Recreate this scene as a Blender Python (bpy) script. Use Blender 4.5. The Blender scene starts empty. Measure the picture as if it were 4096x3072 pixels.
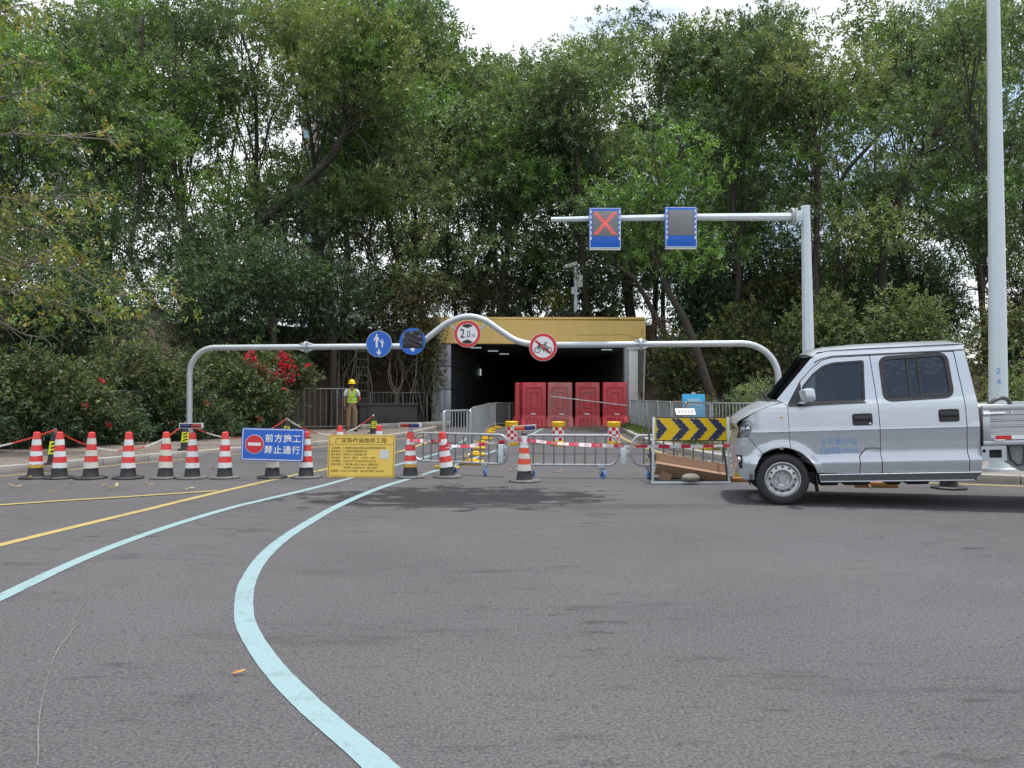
import bpy, bmesh, math, random
import numpy as np
from mathutils import Vector, Matrix, Euler
from mathutils.geometry import tessellate_polygon

R = math.radians
scene = bpy.context.scene
col = scene.collection

# ------------------------------------------------------------------ camera
cam_d = bpy.data.cameras.new('camera'); cam = bpy.data.objects.new('camera', cam_d); col.objects.link(cam)
cam_d.sensor_width = 36.0; cam_d.lens = 26.85; cam_d.clip_start = 0.05; cam_d.clip_end = 2000
cam.location = (0, 0, 1.25); cam.rotation_euler = (R(90.955), 0, 0)
scene.camera = cam

# ------------------------------------------------------------------ sky and sun
SUN = Vector((0.13, 0.05, 1.0)).normalized()          # towards the sun: nearly overhead, a little to the right
SUN_EL = math.asin(SUN.z); SUN_AZ = math.atan2(SUN.x, SUN.y)
world = bpy.data.worlds.new('World'); scene.world = world; world.use_nodes = True
wn = world.node_tree.nodes; wl = world.node_tree.links; wn.clear()
w_out = wn.new('ShaderNodeOutputWorld'); w_mix = wn.new('ShaderNodeMixShader')
w_sky = wn.new('ShaderNodeTexSky'); w_sky.sky_type = 'NISHITA'; w_sky.sun_disc = False
w_sky.sun_elevation = SUN_EL; w_sky.sun_rotation = SUN_AZ; w_sky.dust_density = 2.0; w_sky.air_density = 1.2
w_b1 = wn.new('ShaderNodeBackground'); w_b1.inputs[1].default_value = 0.13
w_b2 = wn.new('ShaderNodeBackground'); w_b2.inputs[0].default_value = (0.93, 0.965, 1.0, 1); w_b2.inputs[1].default_value = 0.92
w_tc = wn.new('ShaderNodeTexCoord'); w_map = wn.new('ShaderNodeMapping'); w_map.inputs['Scale'].default_value = (1, 1, 3.2); w_map.inputs['Location'].default_value = (0.3, 0.0, 0.0)
w_no = wn.new('ShaderNodeTexNoise'); w_no.inputs['Scale'].default_value = 2.3; w_no.inputs['Detail'].default_value = 7
w_r = wn.new('ShaderNodeMapRange'); w_r.inputs[1].default_value = 0.40; w_r.inputs[2].default_value = 0.52
w_r.inputs[3].default_value = 0.10; w_r.inputs[4].default_value = 1.0
wl.new(w_tc.outputs['Generated'], w_map.inputs[0]); wl.new(w_map.outputs[0], w_no.inputs['Vector']); wl.new(w_no.outputs[0], w_r.inputs[0])
wl.new(w_sky.outputs[0], w_b1.inputs[0]); wl.new(w_r.outputs[0], w_mix.inputs[0])
wl.new(w_b1.outputs[0], w_mix.inputs[1]); wl.new(w_b2.outputs[0], w_mix.inputs[2]); wl.new(w_mix.outputs[0], w_out.inputs[0])
sun_d = bpy.data.lights.new('sun', 'SUN'); sun_d.energy = 2.5; sun_d.angle = R(3.5); sun_d.color = (1.0, 0.965, 0.91)
sun = bpy.data.objects.new('sun', sun_d); col.objects.link(sun); sun.rotation_euler = SUN.to_track_quat('Z', 'Y').to_euler()

# ------------------------------------------------------------------ exposure and render settings
vs = scene.view_settings
scene.display_settings.display_device = 'sRGB'
vs.view_transform = 'Standard'; vs.look = 'None'; vs.exposure = 0.66; vs.gamma = 1.0; vs.use_curve_mapping = False
scene.render.engine = 'CYCLES'
cy = scene.cycles
cy.max_bounces = 8; cy.diffuse_bounces = 2; cy.glossy_bounces = 3; cy.transmission_bounces = 6; cy.transparent_max_bounces = 12
cy.caustics_reflective = False; cy.caustics_refractive = False; cy.sample_clamp_indirect = 4.0
cy.use_denoising = True
try: cy.denoiser = 'OPENIMAGEDENOISE'; cy.denoising_input_passes = 'RGB_ALBEDO_NORMAL'; cy.denoising_prefilter = 'ACCURATE'
except Exception: pass

# ------------------------------------------------------------------ helpers: tags, meshes
def tag(o, label=None, cat=None, group=None, kind=None):
    if label: o['label'] = label
    if cat: o['category'] = cat
    if group: o['group'] = group
    if kind: o['kind'] = kind
    return o

def thing(name, label, cat, loc=(0, 0, 0), rot=(0, 0, 0), group=None):
    o = bpy.data.objects.new(name, None); col.objects.link(o)
    o.location = loc; o.rotation_euler = rot if not isinstance(rot, (int, float)) else (0, 0, rot)
    o.empty_display_size = 0.1
    return tag(o, label, cat, group)

def link(name, me, mat=None, parent=None, loc=None, rot=None):
    o = bpy.data.objects.new(name, me); col.objects.link(o)
    if mat is not None and len(me.materials) == 0:
        for m in (mat if isinstance(mat, (list, tuple)) else [mat]): me.materials.append(m)
    if parent is not None: o.parent = parent
    if loc is not None: o.location = loc
    if rot is not None: o.rotation_euler = rot
    return o

def copy_tree(o, parent=None):
    c = o.copy(); col.objects.link(c); c.parent = parent
    for ch in [k for k in bpy.data.objects if k.parent == o]: copy_tree(ch, c)
    return c

class MB:
    """collects vertices and faces of one mesh"""
    def __init__(s): s.v = []; s.f = []; s.m = []
    def add(s, vs_, fs, mi=0, M=None):
        n = len(s.v)
        s.v += [tuple(M @ Vector(p)) if M is not None else tuple(p) for p in vs_]
        s.f += [tuple(i + n for i in f) for f in fs]; s.m += [mi] * len(fs); return s
    def box(s, c, d, M=None, mi=0, bev=0.0):
        x, y, z = c; a, b, e = d[0] / 2, d[1] / 2, d[2] / 2
        if bev <= 0:
            p = [(x + i * a, y + j * b, z + k * e) for i in (-1, 1) for j in (-1, 1) for k in (-1, 1)]
            return s.add(p, [(0, 1, 3, 2), (4, 6, 7, 5), (0, 4, 5, 1), (2, 3, 7, 6), (0, 2, 6, 4), (1, 5, 7, 3)], mi, M)
        g = min(bev, a * .95, b * .95, e * .95)
        bm = bmesh.new(); bmesh.ops.create_cube(bm, size=1)
        for v in bm.verts: v.co = Vector((v.co.x * 2 * a, v.co.y * 2 * b, v.co.z * 2 * e))
        bmesh.ops.bevel(bm, geom=list(bm.edges), offset=g, segments=2, affect='EDGES', profile=.5)
        bm.verts.index_update()
        vv = [(v.co.x + x, v.co.y + y, v.co.z + z) for v in bm.verts]; ff = [[v.index for v in f.verts] for f in bm.faces]; bm.free()
        return s.add(vv, ff, mi, M)
    def tube(s, path, r, n=8, cap=True, mi=0, closed=False, M=None):
        P = [Vector(p) for p in path]; k = len(P); rr = list(r) if hasattr(r, '__len__') else [r] * k
        vs_ = []; up = None
        for i in range(k):
            if closed: d = P[(i + 1) % k] - P[i - 1]
            else: d = P[min(i + 1, k - 1)] - P[max(i - 1, 0)]
            if d.length < 1e-9: d = Vector((0, 0, 1))
            d.normalize()
            if up is None:
                up = Vector((0, 0, 1)) if abs(d.z) < .9 else Vector((1, 0, 0))
            a = d.cross(up)
            if a.length < 1e-6: a = d.cross(Vector((0, 1, 0)))
            a.normalize(); b = a.cross(d).normalized(); up = b
            for j in range(n):
                t = 2 * math.pi * j / n; vs_.append(P[i] + a * (math.cos(t) * rr[i]) + b * (math.sin(t) * rr[i]))
        fs = []
        for i in range(k if closed else k - 1):
            i2 = (i + 1) % k
            for j in range(n): fs.append((i * n + j, i * n + (j + 1) % n, i2 * n + (j + 1) % n, i2 * n + j))
        if cap and not closed: fs.append(tuple(range(n))[::-1]); fs.append(tuple((k - 1) * n + j for j in range(n)))
        return s.add(vs_, fs, mi, M)
    def lathe(s, prof, n=24, M=None, mi=0, mis=None, cap=True):
        vs_ = []; k = len(prof); base = len(s.f)
        for r, z in prof:
            for j in range(n):
                t = 2 * math.pi * j / n; vs_.append((r * math.cos(t), r * math.sin(t), z))
        fs = []; ms = []
        for i in range(k - 1):
            for j in range(n):
                fs.append((i * n + j, i * n + (j + 1) % n, (i + 1) * n + (j + 1) % n, (i + 1) * n + j)); ms.append(mis[i] if mis else mi)
        if cap:
            fs.append(tuple(range(n))[::-1]); ms.append(mis[0] if mis else mi)
            fs.append(tuple((k - 1) * n + j for j in range(n))); ms.append(mis[-1] if mis else mi)
        s.add(vs_, fs, 0, M); s.m[base:] = ms; return s
    def prism(s, poly, y0, y1, mi=0, M=None):
        """polygon in x,z pushed from y0 to y1"""
        n = len(poly); ar = sum(poly[i][0] * poly[(i + 1) % n][1] - poly[(i + 1) % n][0] * poly[i][1] for i in range(n))
        if ar < 0: poly = poly[::-1]
        vs_ = [(x, y0, z) for x, z in poly] + [(x, y1, z) for x, z in poly]
        fs = [tuple(range(n)), tuple(range(n, 2 * n))[::-1]] + [(i, n + i, n + (i + 1) % n, (i + 1) % n) for i in range(n)]
        return s.add(vs_, fs, mi, M)
    def mesh(s, name, smooth=30):
        me = bpy.data.meshes.new(name); me.from_pydata(s.v, [], s.f)
        if any(s.m): me.polygons.foreach_set('material_index', s.m)
        if smooth:
            me.polygons.foreach_set('use_smooth', [True] * len(me.polygons)); me.update()
            try: me.set_sharp_from_angle(angle=R(smooth))
            except Exception: pass
        me.update(); return me
    def build(s, name, mat, parent=None, smooth=30, loc=None, rot=None):
        return link(name, s.mesh(name, smooth), mat, parent, loc, rot)

def rounded(w, h, r, n=5, cx=0, cz=0):
    p = []
    for (sx, sz, a0) in ((1, -1, -90), (1, 1, 0), (-1, 1, 90), (-1, -1, 180)):
        for i in range(n + 1):
            a = R(a0 + 90 * i / n); p.append((cx + sx * (w / 2 - r) + r * math.cos(a), cz + sz * (h / 2 - r) + r * math.sin(a)))
    return p

def circle(r, n=40, cx=0, cz=0): return [(cx + r * math.cos(2 * math.pi * i / n), cz + r * math.sin(2 * math.pi * i / n)) for i in range(n)]

def bez(pts, n=8):
    """smooth Catmull-Rom path through the points"""
    P = [Vector(p) for p in pts]; out = []
    for i in range(len(P) - 1):
        p0 = P[max(i - 1, 0)]; p1 = P[i]; p2 = P[i + 1]; p3 = P[min(i + 2, len(P) - 1)]
        for k in range(n):
            t = k / n
            out.append(0.5 * ((2 * p1) + (p2 - p0) * t + (2 * p0 - 5 * p1 + 4 * p2 - p3) * t * t + (3 * p1 - p0 - 3 * p2 + p3) * t ** 3))
    out.append(P[-1]); return out

# ------------------------------------------------------------------ helpers: materials
def nodes_of(name):
    m = bpy.data.materials.new(name); m.use_nodes = True; nt = m.node_tree; nt.nodes.clear()
    out = nt.nodes.new('ShaderNodeOutputMaterial'); b = nt.nodes.new('ShaderNodeBsdfPrincipled'); nt.links.new(b.outputs[0], out.inputs[0])
    return m, nt, b, out

def pm(name, c, rough=.55, metal=0.0, var=.12, scale=6.0, bump=0.0, bscale=80.0, spec=.5, dirt=0.0, dirtcol=(.12, .10, .08), coat=0.0, emit=None, estr=0, aniso=(1, 1, 1)):
    """painted / plastic / metal surface: colour with slight uneven tone, dirt blotches and fine relief"""
    m, nt, b, out = nodes_of(name); N = nt.nodes; L = nt.links
    tc = N.new('ShaderNodeTexCoord'); mp = N.new('ShaderNodeMapping'); mp.inputs['Scale'].default_value = aniso
    L.new(tc.outputs['Object'], mp.inputs[0])
    no = N.new('ShaderNodeTexNoise'); no.inputs['Scale'].default_value = scale; no.inputs['Detail'].default_value = 6; no.inputs['Roughness'].default_value = .62
    L.new(mp.outputs[0], no.inputs['Vector'])
    mx = N.new('ShaderNodeMix'); mx.data_type = 'RGBA'
    mx.inputs[6].default_value = tuple(max(0, k * (1 - var)) for k in c) + (1,); mx.inputs[7].default_value = tuple(min(1, k * (1 + var)) for k in c) + (1,)
    L.new(no.outputs[0], mx.inputs[0]); last = mx.outputs[2]
    if dirt > 0:
        n2 = N.new('ShaderNodeTexNoise'); n2.inputs['Scale'].default_value = scale * .55; n2.inputs['Detail'].default_value = 9; n2.inputs['Roughness'].default_value = .7
        L.new(mp.outputs[0], n2.inputs['Vector'])
        mr = N.new('ShaderNodeMapRange'); mr.inputs[1].default_value = .48; mr.inputs[2].default_value = .78; mr.inputs[4].default_value = dirt
        L.new(n2.outputs[0], mr.inputs[0]); m2 = N.new('ShaderNodeMix'); m2.data_type = 'RGBA'; m2.inputs[7].default_value = tuple(dirtcol) + (1,)
        L.new(mr.outputs[0], m2.inputs[0]); L.new(last, m2.inputs[6]); last = m2.outputs[2]
    L.new(last, b.inputs['Base Color'])
    rr = N.new('ShaderNodeMapRange'); rr.inputs[3].default_value = max(.02, rough - .09); rr.inputs[4].default_value = min(1, rough + .09)
    L.new(no.outputs[0], rr.inputs[0]); L.new(rr.outputs[0], b.inputs['Roughness'])
    b.inputs['Metallic'].default_value = metal; b.inputs['Specular IOR Level'].default_value = spec; b.inputs['Coat Weight'].default_value = coat; b.inputs['Coat Roughness'].default_value = .08
    if bump > 0:
        n3 = N.new('ShaderNodeTexNoise'); n3.inputs['Scale'].default_value = bscale; n3.inputs['Detail'].default_value = 4
        L.new(mp.outputs[0], n3.inputs['Vector']); bp = N.new('ShaderNodeBump'); bp.inputs['Strength'].default_value = bump; bp.inputs['Distance'].default_value = .01
        L.new(n3.outputs[0], bp.inputs['Height']); L.new(bp.outputs[0], b.inputs['Normal'])
    if emit: b.inputs['Emission Color'].default_value = tuple(emit) + (1,); b.inputs['Emission Strength'].default_value = estr
    return m

def leafmat(name, trans=.3, rough=.42, spec=.4):
    m, nt, b, out = nodes_of(name); N = nt.nodes; L = nt.links
    at = N.new('ShaderNodeAttribute'); at.attribute_name = 'tone'
    L.new(at.outputs['Color'], b.inputs['Base Color']); b.inputs['Roughness'].default_value = rough; b.inputs['Specular IOR Level'].default_value = spec
    tr = N.new('ShaderNodeBsdfTranslucent'); mul = N.new('ShaderNodeMix'); mul.data_type = 'RGBA'; mul.blend_type = 'MULTIPLY'; mul.inputs[0].default_value = 1
    mul.inputs[7].default_value = (1.25, 1.2, .55, 1); L.new(at.outputs['Color'], mul.inputs[6]); L.new(mul.outputs[2], tr.inputs[0])
    ms = N.new('ShaderNodeMixShader'); ms.inputs[0].default_value = trans
    L.new(b.outputs[0], ms.inputs[1]); L.new(tr.outputs[0], ms.inputs[2]); L.new(ms.outputs[0], out.inputs[0])
    return m

def glassmat(name, tint=(.25, .28, .3), ior=1.5, rough=0.0, fixed=None):
    m, nt, b, out = nodes_of(name); N = nt.nodes; L = nt.links; N.remove(b)
    t = N.new('ShaderNodeBsdfTransparent'); t.inputs[0].default_value = tuple(tint) + (1,)
    g = N.new('ShaderNodeBsdfGlossy'); g.inputs['Roughness'].default_value = rough; g.inputs[0].default_value = (1, 1, 1, 1)
    fr = N.new('ShaderNodeFresnel'); fr.inputs[0].default_value = ior
    ms = N.new('ShaderNodeMixShader'); L.new(t.outputs[0], ms.inputs[1]); L.new(g.outputs[0], ms.inputs[2])
    if fixed is None: L.new(fr.outputs[0], ms.inputs[0])
    else: ms.inputs[0].default_value = fixed
    L.new(ms.outputs[0], out.inputs[0])
    return m

MT = {}
MT['steel'] = pm('galvanised steel', (.42, .44, .46), .42, .75, .16, 14, .05, 60, dirt=.25, dirtcol=(.3, .3, .3))
MT['steel_paint'] = pm('grey painted rail', (.30, .31, .33), .5, .3, .15, 9, dirt=.35, dirtcol=(.14, .13, .12))
MT['gate_bar'] = pm('dull galvanised bar', (.21, .22, .235), .5, .5, .16, 14)
MT['pole'] = pm('pale blue grey pole paint', (.60, .67, .70), .38, .1, .05, 3, dirt=.12, dirtcol=(.35, .38, .38))
MT['pipe'] = pm('weathered galvanised pipe', (.50, .54, .57), .42, .45, .14, 10, .06, 40, dirt=.3, dirtcol=(.33, .35, .37))
MT['red'] = pm('cone red', (.70, .036, .032), .42, 0, .12, 9, dirt=.14, dirtcol=(.30, .05, .05), coat=.25)
MT['orange'] = pm('cone orange', (.72, .07, .025), .42, 0, .1, 9, dirt=.12, dirtcol=(.35, .07, .04), coat=.2)
MT['white'] = pm('reflective white band', (.72, .73, .74), .42, 0, .07, 8, dirt=.16, dirtcol=(.42, .40, .37), coat=.2)
MT['cream'] = pm('aged white band', (.62, .60, .52), .5, 0, .09, 8, dirt=.3, dirtcol=(.42, .37, .28))
MT['rubber'] = pm('black rubber', (.022, .022, .024), .55, 0, .25, 10, .1, 60, dirt=.35, dirtcol=(.11, .105, .10))
MT['rubber_dust'] = pm('dusty rubber base', (.10, .10, .10), .75, 0, .25, 7, .15, 50, dirt=.7, dirtcol=(.22, .21, .20))
MT['gold'] = pm('gold band', (.55, .33, .05), .45, .1, .12, 9, dirt=.2)
MT['blue_sign'] = pm('blue sign sheeting', (.0, .115, .56), .36, 0, .05, 4, dirt=.06, dirtcol=(.03, .15, .5), coat=.2)
MT['sign_white'] = pm('sign white sheeting', (.80, .81, .82), .4, 0, .03, 5)
MT['sign_red'] = pm('sign red sheeting', (.62, .012, .02), .38, 0, .05, 5, coat=.2)
MT['sign_black'] = pm('sign black', (.018, .018, .02), .45, 0, .1, 5)
MT['sign_yellow'] = pm('yellow info board', (.80, .55, .085), .42, 0, .05, 4, dirt=.06, dirtcol=(.5, .32, .06), coat=.15)
MT['chev_yellow'] = pm('yellow chevron sheeting', (.78, .53, .0), .4, 0, .04, 5)
MT['navy'] = pm('navy chevron sheeting', (.03, .032, .075), .4, 0, .06, 5)
MT['sign_back'] = pm('sign aluminium', (.36, .37, .38), .45, .7, .1, 10)
MT['brown_ink'] = pm('brown ink', (.11, .055, .01), .5, 0, .05, 5)
MT['lens_red'] = pm('red lens', (.33, .008, .012), .12, 0, .08, 10, coat=.6)
MT['lens_orange'] = pm('orange lens', (.70, .065, .01), .15, 0, .08, 10, coat=.6)
MT['lens_blue'] = pm('blue lens', (.010, .012, .13), .12, 0, .08, 10, coat=.6)
MT['housing'] = pm('white plastic housing', (.66, .66, .63), .45, 0, .06, 12)
MT['hi_yellow'] = pm('fluorescent yellow', (.62, .66, .0), .45, 0, .05, 7)
MT['vest'] = pm('fluorescent vest', (.50, .74, .012), .7, 0, .1, 20, .2, 60)
MT['vest_band'] = pm('reflective vest band', (.22, .23, .23), .4, .3, .08, 20)
MT['shirt'] = pm('white shirt cloth', (.62, .66, .70), .85, 0, .07, 14, .3, 30)
MT['trousers'] = pm('khaki trousers', (.26, .18, .10), .9, 0, .13, 12, .4, 24)
MT['skin'] = pm('skin', (.27, .13, .085), .6, 0, .1, 18)
MT['helmet'] = pm('yellow helmet', (.76, .57, .0), .3, 0, .04, 6, coat=.3)
MT['shoe'] = pm('dark shoes', (.05, .04, .035), .6, 0, .15, 20)
MT['hair'] = pm('black hair', (.012, .010, .01), .5, 0, .2, 40)
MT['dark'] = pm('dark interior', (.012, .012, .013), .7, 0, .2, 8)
MT['plastic_black'] = pm('black plastic', (.016, .016, .018), .4, 0, .15, 20)
MT['yellow_foot'] = pm('yellow barrier foot', (.66, .42, .01), .5, 0, .12, 9, dirt=.4, dirtcol=(.25, .18, .06))
MT['barrel_yellow'] = pm('yellow barrel plastic', (.76, .45, .01), .42, 0, .1, 6, dirt=.2, dirtcol=(.4, .24, .05))
MT['barrier_red'] = pm('red barrier plastic', (.46, .032, .045), .45, 0, .1, 3, .05, 20, dirt=.35, dirtcol=(.33, .12, .10))
MT['barrier_faded'] = pm('faded brown barrier plastic', (.42, .10, .10), .55, 0, .15, 3, .05, 20, dirt=1.0, dirtcol=(.26, .20, .15))
MT['wood'] = pm('timber', (.36, .17, .06), .8, 0, .2, 12, .2, 60, aniso=(1, 6, 6))
MT['card'] = pm('cardboard', (.28, .17, .11), .85, 0, .1, 10, .1, 40, dirt=.25, dirtcol=(.16, .09, .06))
MT['bag'] = pm('stone grey sandbag', (.20, .19, .16), .9, 0, .2, 15, .5, 40, dirt=.3, dirtcol=(.08, .075, .065))
MT['caster'] = pm('blue caster tyre', (.12, .27, .62), .5, 0, .1, 10)
MT['bark'] = pm('dark bark', (.055, .045, .038), .9, 0, .35, 9, .7, 25, aniso=(1, 1, .3))
MT['bark_grey'] = pm('grey twig bark', (.19, .165, .135), .9, 0, .3, 12, .5, 30, aniso=(1, 1, .3))
MT['leaf'] = leafmat('long acacia leaves', .36, .45, .4)
MT['leaf_soft'] = leafmat('soft round leaves', .35, .5, .35)
MT['petal'] = leafmat('bougainvillea bracts', .35, .6, .2)
MT['concrete'] = pm('concrete', (.30, .295, .28), .85, 0, .14, 4, .2, 50, dirt=.4, dirtcol=(.17, .16, .15))
ORD = ['first', 'second', 'third', 'fourth', 'fifth', 'sixth', 'seventh', 'eighth', 'ninth', 'tenth', 'eleventh', 'twelfth', 'thirteenth', 'fourteenth']
# ------------------------------------------------------------------ setting: terrain, road, pavements
def smooth01(t): t = np.clip(t, 0, 1); return t * t * (3 - 2 * t)
TUN_X0, TUN_X1, TUN_Y = -3.1, 5.45, 32.0
def terrain(X, Y):
    X = np.asarray(X, float); Y = np.asarray(Y, float)
    y0 = np.interp(X, [-60, -20, -13, -9.6, -6.4, -4.6, -3.1, 5.5, 8, 15, 30, 60], [6, 12, 18, 24, 27.6, 29.2, 31.0, 29.0, 26.5, 23, 17, 8])
    hmax = np.interp(X, [-60, -12, -3, 5.5, 9, 16, 40], [4.2, 4.4, 4.5, 4.5, 3.6, 2.6, 2.4])
    h = smooth01((Y - y0) / 9.0) * hmax
    h = h + np.where(Y > y0, 0.16 * np.sin(X * .9 + Y * .5) * np.sin(Y * .8 - X * .3), 0) * np.clip((Y - y0) / 3, 0, 1)
    return h - 0.03

xs = np.unique(np.concatenate([np.arange(-300, -32, 14), np.arange(-32, 32.1, .8), np.arange(34, 301, 14), [TUN_X0, TUN_X1]]))
ys = np.unique(np.concatenate([np.arange(-120, -8, 14), np.arange(-8, 60.1, .8), np.arange(62, 420, 16), [TUN_Y]]))
XX, YY = np.meshgrid(xs, ys); ZZ = terrain(XX, YY)
nx = len(xs); vts = np.stack([XX.ravel(), YY.ravel(), ZZ.ravel()], 1)
fcs = []
for j in range(len(ys) - 1):
    for i in range(nx - 1):
        if xs[i] >= TUN_X0 - 1e-6 and xs[i + 1] <= TUN_X1 + 1e-6 and ys[j] >= TUN_Y - 1.6 and ys[j] < 60: continue
        fcs.append((j * nx + i, j * nx + i + 1, (j + 1) * nx + i + 1, (j + 1) * nx + i))
me = bpy.data.meshes.new('ground'); me.from_pydata(vts.tolist(), [], fcs); me.polygons.foreach_set('use_smooth', [True] * len(me.polygons)); me.update()
MT['soil'] = pm('forest floor litter', (.085, .06, .042), .95, 0, .4, 2.2, .8, 14, dirt=.6, dirtcol=(.05, .05, .03))
ground = tag(link('ground', me, MT['soil']), kind='structure')

def sheet(name, poly, z, mat, thick=None):
    """flat piece of ground with a straight edge down"""
    tris = tessellate_polygon([[Vector((x, y, 0)) for x, y in poly]])
    n = len(poly); v = [(x, y, z) for x, y in poly]; f = []
    for t in tris:
        a, b, c = [Vector(v[i]) for i in t]
        f.append(tuple(t) if (b - a).cross(c - a).z > 0 else tuple(t)[::-1])
    if thick:
        v += [(x, y, z - thick) for x, y in poly]; f += [(i, (i + 1) % n, n + (i + 1) % n, n + i) for i in range(n)]
    me = bpy.data.meshes.new(name); me.from_pydata(v, [], f); me.update()
    return link(name, me, mat)

# asphalt: grey binder with exposed stones, worn bands and dark stains
def asphalt():
    m, nt, b, out = nodes_of('asphalt'); N = nt.nodes; L = nt.links
    tc = N.new('ShaderNodeTexCoord'); P = tc.outputs['Object']
    def noise(scale, det=5, ro=.6, vec=None, sc=None):
        n = N.new('ShaderNodeTexNoise'); n.inputs['Scale'].default_value = scale; n.inputs['Detail'].default_value = det; n.inputs['Roughness'].default_value = ro
        if sc: mp = N.new('ShaderNodeMapping'); mp.inputs['Scale'].default_value = sc; L.new(P, mp.inputs[0]); L.new(mp.outputs[0], n.inputs['Vector'])
        else: L.new(vec or P, n.inputs['Vector'])
        return n.outputs[0]
    def rng(x, a, b_, c=0., d=1.):
        r = N.new('ShaderNodeMapRange'); r.inputs[1].default_value = a; r.inputs[2].default_value = b_; r.inputs[3].default_value = c; r.inputs[4].default_value = d; L.new(x, r.inputs[0]); return r.outputs[0]
    def mix(f, a, c):
        r = N.new('ShaderNodeMix'); r.data_type = 'RGBA'
        if isinstance(f, float): r.inputs[0].default_value = f
        else: L.new(f, r.inputs[0])
        for k, s in ((6, a), (7, c)):
            if isinstance(s, tuple): r.inputs[k].default_value = s + (1,)
            else: L.new(s, r.inputs[k])
        return r.outputs[2]
    def math_(op, a, c):
        r = N.new('ShaderNodeMath'); r.operation = op
        for k, s in ((0, a), (1, c)):
            if isinstance(s, (int, float)): r.inputs[k].default_value = s
            else: L.new(s, r.inputs[k])
        return r.outputs[0]
    fine = noise(75, 3, .7); mid = noise(26, 4, .7)
    vo = N.new('ShaderNodeTexVoronoi'); vo.inputs['Scale'].default_value = 85; L.new(P, vo.inputs['Vector'])
    base = mix(rng(noise(.55, 5, .6), .38, .62), (.066, .063, .072), (.098, .094, .104))
    base = mix(rng(noise(.23, 3, .5, sc=(1, 2.2, 1)), .45, .62, 0, .55), base, (.104, .100, .106))
    base = mix(rng(fine, .36, .72), mix(.55, base, (.038, .037, .040)), mix(.5, base, (.22, .215, .21)))
    base = mix(rng(mid, .30, .44, .8, 0.), base, (.040, .039, .042))
    base = mix(rng(vo.outputs['Distance'], .0, .16, .30, 0), base, (.24, .235, .225))
    # faint dark worn patches lying across the road
    pat = rng(noise(.9, 8, .68, sc=(.55, 1.9, 1)), .58, .68, 0, .5)
    base = mix(pat, base, (.046, .045, .049))
    sc1 = rng(noise(3.2, 6, .7, sc=(.55, 2.4, 1)), .565, .64, 0, 1.); sc2 = rng(noise(.35, 3, .5), .44, .60, 0, .85)
    base = mix(math_('MULTIPLY', sc1, sc2), base, (.036, .035, .038))
    base = mix(rng(noise(11, 5, .7, sc=(1, 1.5, 1)), .66, .72, 0, .45), base, (.04, .039, .042))
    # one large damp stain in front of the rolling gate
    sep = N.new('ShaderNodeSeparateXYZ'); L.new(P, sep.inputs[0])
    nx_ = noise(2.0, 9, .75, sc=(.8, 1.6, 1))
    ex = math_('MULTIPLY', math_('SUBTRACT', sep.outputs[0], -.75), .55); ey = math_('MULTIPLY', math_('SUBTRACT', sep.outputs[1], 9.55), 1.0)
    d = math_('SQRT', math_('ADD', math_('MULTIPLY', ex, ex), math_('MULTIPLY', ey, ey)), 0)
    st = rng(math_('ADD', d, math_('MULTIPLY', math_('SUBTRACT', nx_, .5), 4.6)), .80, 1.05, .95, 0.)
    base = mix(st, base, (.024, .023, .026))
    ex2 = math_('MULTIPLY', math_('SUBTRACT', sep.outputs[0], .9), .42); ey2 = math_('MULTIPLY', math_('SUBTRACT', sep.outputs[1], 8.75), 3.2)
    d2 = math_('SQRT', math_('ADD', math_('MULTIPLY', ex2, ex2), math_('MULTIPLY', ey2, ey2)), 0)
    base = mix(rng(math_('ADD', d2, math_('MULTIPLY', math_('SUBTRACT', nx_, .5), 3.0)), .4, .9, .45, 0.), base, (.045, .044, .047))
    # a hairline scratch pale across the left
    L.new(base, b.inputs['Base Color']); b.inputs['Roughness'].default_value = .86; b.inputs['Specular IOR Level'].default_value = .22
    bp = N.new('ShaderNodeBump'); bp.inputs['Strength'].default_value = .55; bp.inputs['Distance'].default_value = .012
    L.new(math_('ADD', fine, math_('MULTIPLY', mid, .8)), bp.inputs['Height']); L.new(bp.outputs[0], b.inputs['Normal'])
    return m
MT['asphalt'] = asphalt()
kerbL = [(-20, 1.0), (-14, 5.5), (-10.6, 9.3), (-8.55, 12.0), (-7.45, 14.2), (-6.2, 16.85), (-4.75, 19.75), (-3.45, 23.5), (-2.95, 27.9), (-2.75, 32.0)]
kerbR = [(4.02, 32.0), (3.98, 28.3), (3.85, 25.8), (3.66, 22.5), (3.64, 19.3), (3.78, 16.6), (4.15, 14.5), (4.75, 12.9), (5.7, 11.75), (7.1, 10.98), (10, 10.1), (15, 9.5), (40, 8.6)]
kl = [tuple(p)[:2] for p in bez([(x, y, 0) for x, y in kerbL], 6)]; kr = [tuple(p)[:2] for p in bez([(x, y, 0) for x, y in kerbR], 6)]
road = tag(sheet('road', [(-20, 1.0), (-90, -3), (-90, -60), (90, -60), (90, 7.6)] + kr[::-1] + [(8.5, 60), (-1.0, 60)] + kl[::-1], 0.0, MT['asphalt']), kind='structure')

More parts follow.
